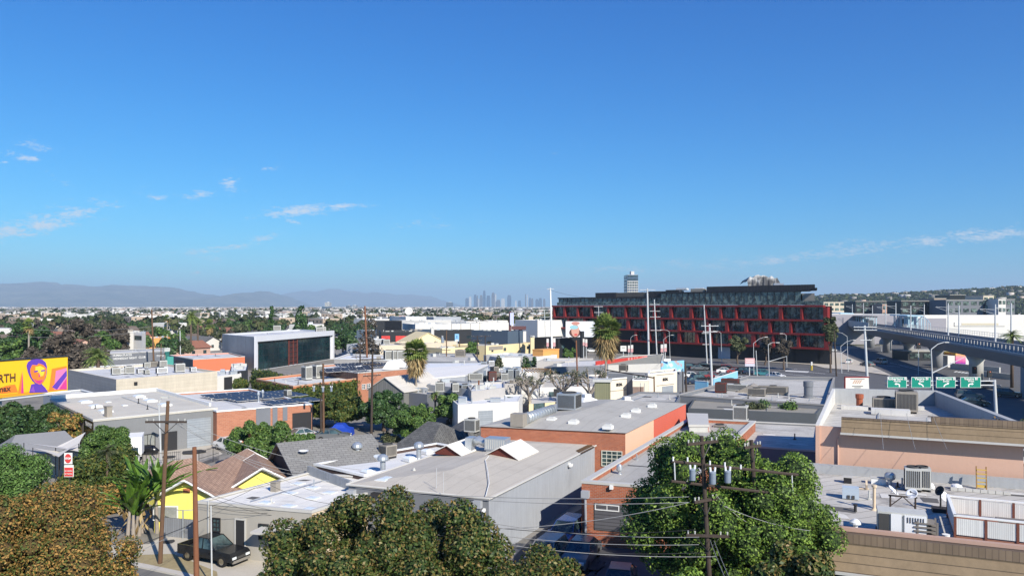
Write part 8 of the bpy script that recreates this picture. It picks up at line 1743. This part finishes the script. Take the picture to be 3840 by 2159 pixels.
# traffic lights
def signal(label,p,Y,pb=None):
    c=dep(p,Y); rt=thing('traffic_light',label,'traffic light',c,'traffic lights'); put('housing',Mesh().box(c,(.9,.4,1.5)),MC['frame_dark'],rt); put('red_lens',Mesh().lathe((c.x,c.y-.21,c.z+.42),[(.01,-.12),(.13,-.08),(.16,0),(.13,.08),(.01,.12)],10),M('lens_red',(.7,.12,.04),.3,.05),rt)
    put('bracket',Mesh().tube((c.x,c.y+.1,c.z-.7),(c.x,c.y+.1,0),.08,n=6),MC['steel_pole'],rt)
signal('traffic light hanging under the viaduct edge, upper one',('s',455,300),190); signal('traffic light left of the round pier',('s',1580,790),170); signal('small orange-lit signal at the right crossing',('s',1880,860),175)
# no-parking sign pair
ns=thing('notice_sign','red and white notice sign on a post above the hedge','sign',gp(258,58)); a_=dep(('e',645,450),58); b_=dep(('e',738,450),58); Bd=Board(ns,a_,b_,.9,.05,MC['white_paint']); 
rd=fl('notice_red',(.6,.06,.06)); Bd.poly([(.04,.05),(.96,.05),(.96,.8),(.04,.8)],rd)
for y in (.2,.45): text_obj('notice_text','NO PARKING',Bd.P(.5,y+.06,.05),Bd.r,(0,0,1),.12,MC['white_paint'],Bd.body,sx=.8)
a2=a_+Vector((0,0,.98)); b2=b_+Vector((-.1,0,.98)); Bd2=Board(ns,a2,b2,.85,.05,MC['white_paint']); blob(Bd2,.5,.5,.42,.42,rd,18); text_obj('notice_text','STOP',Bd2.P(.5,.5,.05),Bd2.r,(0,0,1),.2,MC['white_paint'],Bd2.body,bold=.01); put('post',Mesh().tube(((a_.x+b_.x)/2,58.1,0),((a_.x+b_.x)/2,58.1,a2.z+.8),.05,n=6),MC['frame_dark'],ns)
# ======================= fences near left
def rail_fence(label,pts,h,step,mat='frame_dark',rails=(.12,.5,.92),th=.02,z0=0):
    rt=thing('railing',label,'fence',pts[0]); pb=Mesh(); rb=Mesh()
    for a,b in zip(pts[:-1],pts[1:]):
        L=(b-a).length; n=max(1,int(L/step)); 
        for i in range(n+1): p=a.lerp(b,i/n); pb.tube((p.x,p.y,z0),(p.x,p.y,z0+h),th*(2.2 if i%12==0 else 1),n=4)
        for r_ in rails: rb.tube((a.x,a.y,z0+h*r_),(b.x,b.y,z0+h*r_),th*1.3,n=4)
    put('bars',pb,MC[mat],rt,kind='stuff'); put('rails',rb,MC[mat],rt); return rt
g0=lambda t_,x,y: at((t_,x,y),0)
rail_fence('black iron railing across the workshop yard',[g0('i',1270,1060),g0('i',1470,1010),g0('i',1680,1000),g0('i',1810,990)],1.7,.16); rail_fence('black iron gate right of the steel pole',[g0('i',2000,990),g0('i',2200,925)],1.7,.2); rail_fence('low dark railing behind the banana plants',[g0('i',1050,1140),g0('i',1330,1140)],1.1,.6,rails=(.4,.95)); rail_fence('chain-link railing beside the yellow bungalow',[g0('e',1650,1060),g0('e',1840,1085),g0('e',1950,1075)],2.2,.9,'galv',(.02,.98),.025)
gb_=g0('e',1650,1062); gw=thing('plank_wall','weathered grey plank wall beside the stucco office','fence',gb_); b_=g0('e',1950,1090); d_=(b_-gb_).normalized(); n_=Vector((-d_.y,d_.x,0)); put('planks',Mesh().prism([gb_.xy,b_.xy,(b_+n_*.1).xy,(gb_+n_*.1).xy],0,1.5),M_lines('planks_grey',(.22,.23,.245),(.12,.12,.13),.2,.1,True,.9),gw)
# box hatch bike, bollard
q=g0('i',1500,870); cv=thing('covered_motorcycle','motorcycle under a black cover by the workshop window','motorcycle',q); g=rng(3); mb=Mesh(); v0,f0=ICO1; v=v0*np.array([1.15,.5,.62]); v[:,2]=np.maximum(v[:,2]+.55,0); v*=1+g.uniform(-.12,.12,(len(v),1)); put('cover',(v+np.array([q.x,q.y,0]),f0,None),MC['black_paint'],cv)
bo=thing('marker_post','yellow-footed white marker post at the plaza kerb','post',at(('r',125,1330))); q=at(('r',125,1330)); put('foot',Mesh().tube((q.x,q.y,0),(q.x,q.y,1.3),.3,n=8),fl('marker_yellow',(.7,.5,.08)),bo); put('post',Mesh().tube((q.x,q.y,1.3),(q.x,q.y,2.3),.22,n=8),MC['white_paint'],bo)
# ======================= vehicles
def M_paint(n,c): 
    if 'paint_'+n in MC: return MC['paint_'+n]
    m=M('paint_'+n,c,.25,.04,.5,spec=.6); return m
def wheel(rt,x,y,r=.33,w=.22,sg=1):
    t=put('wheel',Mesh().tube((x,y-w/2,r),(x,y+w/2,r),r,n=16),MC['rubber'],rt); put('rim',Mesh().tube((x,y+sg*(w/2-.02),r),(x,y+sg*(w/2+.015),r),r*.58,n=12),MC['chrome'],t)
def loft(mb,prof,y0,yt=None,zi=None):
    """side outline (x,z) given width y0, drawn in to yt at its top points"""
    n=len(prof); zs=[z for _,z in prof]; zm=max(zs); vs=[]
    for s in (-1,1):
        for x,z in prof: yy=y0 if (yt is None or z<zi) else y0+(yt-y0)*(z-zi)/(zm-zi+1e-6); vs.append((x,s*yy,z))
    return mb.solid(vs,[tuple(range(n)),tuple(range(2*n-1,n-1,-1))]+[(i,n+i,n+(i+1)%n,(i+1)%n) for i in range(n)])
def make_car(kind,label,paint,group=None):
    rt=thing('car' if kind!='pickup' else 'pickup_truck',label,'car' if kind!='pickup' else 'pickup truck',(0,0,0),group); L=2.3
    P={'sedan':([(-2.3,.3),(-2.33,.6),(-2.2,.92),(-1.45,.98),(.95,.95),(1.9,.85),(2.28,.68),(2.33,.3)],[(-1.75,.95),(-1.05,1.42),(.2,1.45),(1.1,.93)]),
       'suv':([(-2.25,.35),(-2.3,.7),(-2.25,1.0),(-1.6,1.05),(1.0,1.03),(1.95,.95),(2.25,.75),(2.28,.35)],[(-2.2,1.0),(-1.95,1.62),(.15,1.68),(1.05,1.02)]),
       'pickup':([(-2.6,.45),(-2.62,.74),(-.95,.74),(-.93,1.06),(1.1,1.08),(2.4,1.02),(2.6,.85),(2.62,.42)],[(-.92,1.04),(-.8,1.72),(.2,1.76),(1.0,1.06)])}[kind]
    w={'sedan':.88,'suv':.92,'pickup':.93}[kind]; mb=Mesh(); loft(mb,P[0],w,w*.93,.7); bd=put('body',mb,paint,rt,smooth=False)
    g_=Mesh(); loft(g_,P[1],w*.93,w*.7,.95); put('windows',g_,MC['glass'],rt); tx=[p for p in P[1] if p[1]>1.2]; (xa,za),(xb,zb_)=tx[0],tx[-1]
    rb=Mesh().box(((xa+xb)/2,0,(za+zb_)/2+.02),(xb-xa+.08,w*1.42,.05))
    for x0_,z0_,x1_,z1_ in ((P[1][0][0],P[1][0][1],xa,za),(P[1][-1][0],P[1][-1][1],xb,zb_),((xa+xb)/2+.1,P[1][0][1],(xa+xb)/2,za)):
        for s in (-1,1): rb.tube((x0_,s*w*.93,z0_),(x1_,s*w*.71,z1_),.045,n=4)
    put('roof',rb,paint,rt); xf=1.42 if kind!='pickup' else 1.7; xr=-1.4 if kind!='pickup' else -1.6; r=.33 if kind!='pickup' else .4
    for x in (xf,xr):
        for s in (-1,1): wheel(rt,x,s*(w-.1),r,.22,s)
    fx=P[0][-1][0]; 
    for s in (-1,1): put('headlight',Mesh().box((fx-.03,s*w*.68,.68),(.12,.36,.16)),MC['skylight'],rt); put('tail_light',Mesh().box((P[0][0][0]-.01,s*w*.78,.78),(.08,.22,.2)),M('tail_red',(.4,.02,.02),.3,.05),rt); put('mirror',Mesh().box((P[1][-1][0]-.25,s*(w+.08),1.02),(.14,.2,.13)),paint,rt)
    put('bumper',Mesh().box((fx+.01,0,.42),(.12,w*1.7,.2)),MC['frame_dark'] if kind!='pickup' else MC['chrome'],rt); put('grille',Mesh().box((fx-.01,0,.66),(.1,w*.8,.16)),MC['grille'],rt)
    if kind=='pickup':
        bb_=Mesh().box((-1.78,0,.75),(1.55,w*1.62,.02)); put('bed_floor',bb_,MC['rubber'],rt); sb=Mesh()
        for s in (-1,1): sb.box((-1.78,s*w*.93,.93),(1.7,.09,.38))
        sb.box((-2.6,0,.93),(.08,w*1.9,.38)); put('bed_side',sb,paint,rt)
    return rt
PK=make_car('pickup','black pickup truck parked in front of the tan office',M_paint('black',(.01,.011,.013))); PK.location=(-19.9,50.7,.12); PK.rotation_euler[2]=math.radians(-25); PK.scale=(.92,.92,.92)
sed=make_car('sedan','dark sedan parked nose to the camera in the alley',M_paint('bluegrey',(.09,.1,.12))); sed.location=(6.4,45.2,.02); sed.rotation_euler[2]=math.radians(-104)  # alley cars: the alley's deep shade put into darker paint
suv=make_car('suv','grey car parked beside the grey workshop wall',M_paint('pewter',(.2,.2,.2))); suv.location=(2.2,49.8,.02); suv.rotation_euler[2]=math.radians(-114)
cols={'w':(.72,.72,.71),'k':(.012,.012,.014),'g':(.12,.125,.13),'s':(.42,.43,.44),'r':(.3,.02,.02),'b':(.03,.06,.18),'n':(.02,.03,.06),'t':(.05,.2,.22),'p':(.3,.05,.05)}
CW={'w':'white','k':'black','g':'dark grey','s':'silver','r':'red','b':'blue','n':'navy','t':'teal','p':'maroon'}
for k,(u,v,c,kd,a,wh) in enumerate((('q',(190,622),'w','sedan',-10,'first in the near row of the car yard'),('q',(500,632),'g','suv',-12,'second in the near row of the car yard'),('q',(850,655),'s','sedan',-14,'fourth in the near row of the car yard'),('q',(650,640),'p','sedan',-20,'third in the near row of the car yard'),('q',(1010,690),'k','suv',-10,'fifth in the near row of the car yard'),('q',(1165,715),'w','sedan',-30,'at the end of the sky blue fence'),
    ('q',(190,470),'k','suv',-8,'behind the dark screen fence, first from the left'),('q',(330,480),'g','sedan',-8,'behind the dark screen fence, second from the left'),('q',(470,465),'k','suv',-8,'behind the dark screen fence beside the steel pole'),('q',(860,535),'w','sedan',-12,'in the road row beside the red one'),('q',(930,495),'r','suv',-10,'behind the white one at the car yard'),('q',(1070,540),'p','sedan',-12,'right of the red one at the car yard'),('q',(1290,550),'k','suv',-12,'under the pink price board'),('q',(1400,555),'n','sedan',-12,'right of the pink price board'),
    ('q',(1640,590),'t','suv',-20,'at the near kerb by the curved lamp'),('q',(1870,630),'w','sedan',-60,'at the near edge of the crossing'),('q',(210,735),'n','sedan',20,'in the shade left of the blue fence panel'),('q',(340,690),'k','suv',20,'behind the navy one in the shaded yard'),('q',(770,745),'g','sedan',-15,'just behind the sky blue fence'),
    ('r',(880,1110),'w','sedan',60,'on the plaza near the mast'),('r',(500,890),'s','suv',10,'far up the plaza road'),('s',(1560,1350),'k','sedan',-20,'on the shaded road behind the concrete parapet'),('s',(1480,1230),'g','suv',-20,'farther up the shaded road'),('s',(2250,1190),'k','suv',-30,'beside the big viaduct pier'),('s',(1830,1030),'n','sedan',-10,'waiting behind the green signs'),('r',(1500,1110),'s','suv',100,'in the shade under the viaduct'),('r',(1250,1160),'g','sedan',100,'at the edge of the viaduct shadow'),
    ('l',(2562,960),'w','suv',-24,'right of the pink building, nearer one'),('l',(2562,905),'s','suv',-24,'right of the pink building, farther one'),('j',(1060,402),'w','sedan',60,'at the foot of the stacked-arm pole'),('j',(1240,300),'s','sedan',40,'beside the brick studio window'),('i',(2310,712),'w','sedan',-40,'at the corner of the brick garage'),('j',(480,720),'s','sedan',45,'in the mouth of the brick garage'),('j',(770,730),'g','sedan',10,'left of the blue covered one'),
    ('o',(540,575),'s','sedan',5,'on the street before the yellow wall'),('o',(640,590),'k','sedan',5,'right of the silver one on the far street'),('n',(2440,740),'k','suv',5,'left of the silver one on the far street'),('c',(675,820),'k','suv',0,'under the white billboard, left one'),('c',(800,825),'w','sedan',0,'under the white billboard, right one'),('o',(450,590),'g','sedan',5,'at the left of the far street row'),('n',(2330,700),'r','sedan',5,'before the dark far shopfronts'),('n',(2150,640),'w','suv',5,'beside the light blue panel sign'),('o',(760,560),'b','sedan',5,'near the vertical lilac sign'))):
    p=at((u,v[0],v[1]),1.3); kd_=sed if kd=='sedan' else suv; mm=M_paint(CW[c].replace(' ','_'),cols[c])
    dup(kd_,(p.x,p.y,.02),math.radians(a),label='%s car %s'%(CW[c],wh),group='parked and passing cars',recol={'paint_bluegrey':mm,'paint_pewter':mm})
dup(suv,(3.9,54.6,.02),math.radians(-114),label='dark blue car behind the grey one along the workshop wall',group='parked and passing cars',recol={'paint_pewter':M_paint('blue',cols['b'])})
dup(sed,(4.6,50.6,.02),math.radians(-110),label='dark grey car in the middle of the shaded alley',group='parked and passing cars',recol={'paint_bluegrey':M_paint('dark_grey',cols['g'])})  # paint darkened to stand in for the alley's shade
# white box truck
bt=thing('box_truck','white box truck parked nose out by the rounded bush','truck',(0,0,0)); put('box_body',Mesh().box((-1.6,0,1.9),(3.8,2.1,2.2)),MC['white_paint'],bt); mb=Mesh(); loft(mb,[(.35,.45),(.35,2.0),(.9,2.05),(1.35,1.25),(2.1,1.05),(2.2,.5)],.9,.78,1.2); put('cab',mb,MC['white_paint'],bt); put('windscreen',Mesh().solid([(1.0,-.72,1.95),(1.0,.72,1.95),(1.42,.8,1.28),(1.42,-.8,1.28)],((0,1,2,3),)),MC['glass'],bt); put('grille',Mesh().box((2.2,0,.85),(.06,1.1,.25)),MC['grille'],bt); put('bumper',Mesh().box((2.22,0,.5),(.14,1.8,.22)),MC['frame_dark'],bt)
for s in (-1,1): put('headlight',Mesh().box((2.19,s*.7,.85),(.06,.3,.22)),MC['skylight'],bt); put('side_window',Mesh().box((.75,s*.83,1.6),(.5,.04,.5)),MC['glass'],bt)
for x in (1.4,-2.2):
    for s in (-1,1): wheel(bt,x,s*.85,.38,.24,s)
q=at(('i',1325,1010),0); bt.location=(q.x-1.3,q.y+2.6,.02); bt.rotation_euler[2]=math.radians(-68); bt.scale=(.95,.95,.95)
cc=thing('covered_car','car under a bright blue cover behind the charcoal house','car',at(('j',850,800),0)); q=at(('j',850,775),0); mb=Mesh(); loft(mb,[(-2.2,0),(-2.2,.8),(-1.3,1.05),(-.8,1.5),(.6,1.5),(1.2,1.0),(2.1,.85),(2.25,0)],.95,.75,.8); mb.v=[(q.x+x*.75,q.y+y,z) for x,y,z in mb.v]; put('cover',mb,M('cover_blue',(.015,.06,.42),.5,.2,2,bump=.5),cc)
bl=thing('wheelie_bin','grey bin at the foot of the three-transformer pole','bin',at(('j',712,830),0)); q=at(('j',712,830),0); put('body',Mesh().lathe(q,[(.28,0),(.36,1.0),(.38,1.05)],4),MC['ac_grey'],bl); put('lid',Mesh().box((q.x,q.y,1.1),(.6,.7,.08),.6),MC['ac_grey'],bl)
wall_run('screen_fence','dark screened fence dividing the car yard from the road','fence',[('q',100,545),('q',800,600),('q',1480,665)],1.5,.08,MC['black_paint'])
for a_,b_ in ((('g',740,1440),('g',880,1300)),(('g',830,1440),('g',930,1310)),(('g',560,1440),('g',640,1310))): stripe([a_,b_],.1,'bay_line')
# ======================= tar patches, conduits and small pipes on the flat roofs; worn marks on the roads
M('tar_patch',(.12,.115,.11),.9,.25,1.5); M('pale_patch',(.62,.6,.56),.9,.15,1.5); M('oil_stain',(.05,.05,.052),.9,.4,.8)
def roof_clutter(b,seed,n=9,pipes=5,zoff=0.0):
    g=random.Random(seed); c0,c1,c2=(Vector(b.P[q]) for q in (0,1,-1)); e=(c1-c0).normalized(); f=(c2-c0).normalized(); z=b.zr+zoff
    W,D_=(c1-c0).length,(c2-c0).length
    def T(x,y): q=c0+e*x+f*y; return q
    for k in range(n):
        x=g.uniform(.08,.85)*W; y=g.uniform(.08,.85)*D_; w=g.uniform(.5,2.2); h=g.uniform(.3,1.2)
        if not all(inside(*T(x+dx,y+dy),b.P) for dx in (0,w) for dy in (0,h)): continue
        j=lambda: g.uniform(-.12,.12)
        b.part('roof_patch',Mesh().face([(*T(x+j(),y+j()),z+.006+.002*k),(*T(x+w+j(),y+j()),z+.006+.002*k),(*T(x+w+j(),y+h+j()),z+.006+.002*k),(*T(x+j(),y+h+j()),z+.006+.002*k)]),MC['tar_patch' if g.random()<.45 else 'pale_patch'])
    x=g.uniform(.2,.7)*W; a=T(x,D_*.12); c=T(x,D_*.8); d=T(min(W*.9,x+W*.18),D_*.8)
    b.part('conduit',Mesh().path([(*a,z+.12),(*c,z+.12),(*d,z+.12)],.035,5),MC['galv'])
    for k in range(pipes):
        q=T(g.uniform(.1,.9)*W,g.uniform(.1,.9)*D_)
        if inside(*q,b.P): b.part('vent_pipe',Mesh().tube((*q,z),(*q,z+g.uniform(.3,.7)),.06,n=6).tube((*q,z+.0),(*q,z+.08),.16,n=8),MC[g.choice(['ac_grey','frame_dark','galv'])])
for k,(b,n,p) in enumerate(((B3,8,4),(F1,16,8),(F2,6,3),(F3,8,4),(F5,5,3),(R1,8,4),(R2,18,9),(M2,9,4),(M1,9,5),(M3,3,2),(M4,6,4),(SK3,3,2),(G7,5,3),(O8,6,4),(K9,4,3),(B4,5,2))): roof_clutter(b,200+k,n,p)
def flat_marks(name,pts,z,mat):
    for p in pts:
        q=at(p); r=R.uniform(.5,1.6); m=Mesh().face([(q.x+math.cos(a*.7)*r*R.uniform(.6,1.1),q.y+math.sin(a*.7)*r*R.uniform(.6,1.1),z) for a in range(9)]); put(name,m,mat,None,(0,0,0),kind='structure')
flat_marks('oil_stain',[('e',2050,1150),('e',2350,1250),('e',1700,1120),('i',1700,900),('i',1950,850),('g',500,1250),('g',700,1350)],.135,MC['oil_stain'])
for a_,b_ in ((('q',1600,520),('q',2574,560)),(('q',1700,690),('q',2574,760)),(('r',420,1350),('r',1300,1448)),(('r',1900,1230),('s',900,900)),(('r',1700,1180),('r',2500,1330)),(('s',300,880),('s',1200,960))): stripe([a_,b_],.22)
for k in range(9): stripe([('q',2080+k*50,600+k*3),('q',2120+k*50,575+k*3)],.7,'crosswalk_bar')
for k in range(8): stripe([('s',1180+k*70,830+k*8),('s',1230+k*70,812+k*8)],.6,'crosswalk_bar')
haze()
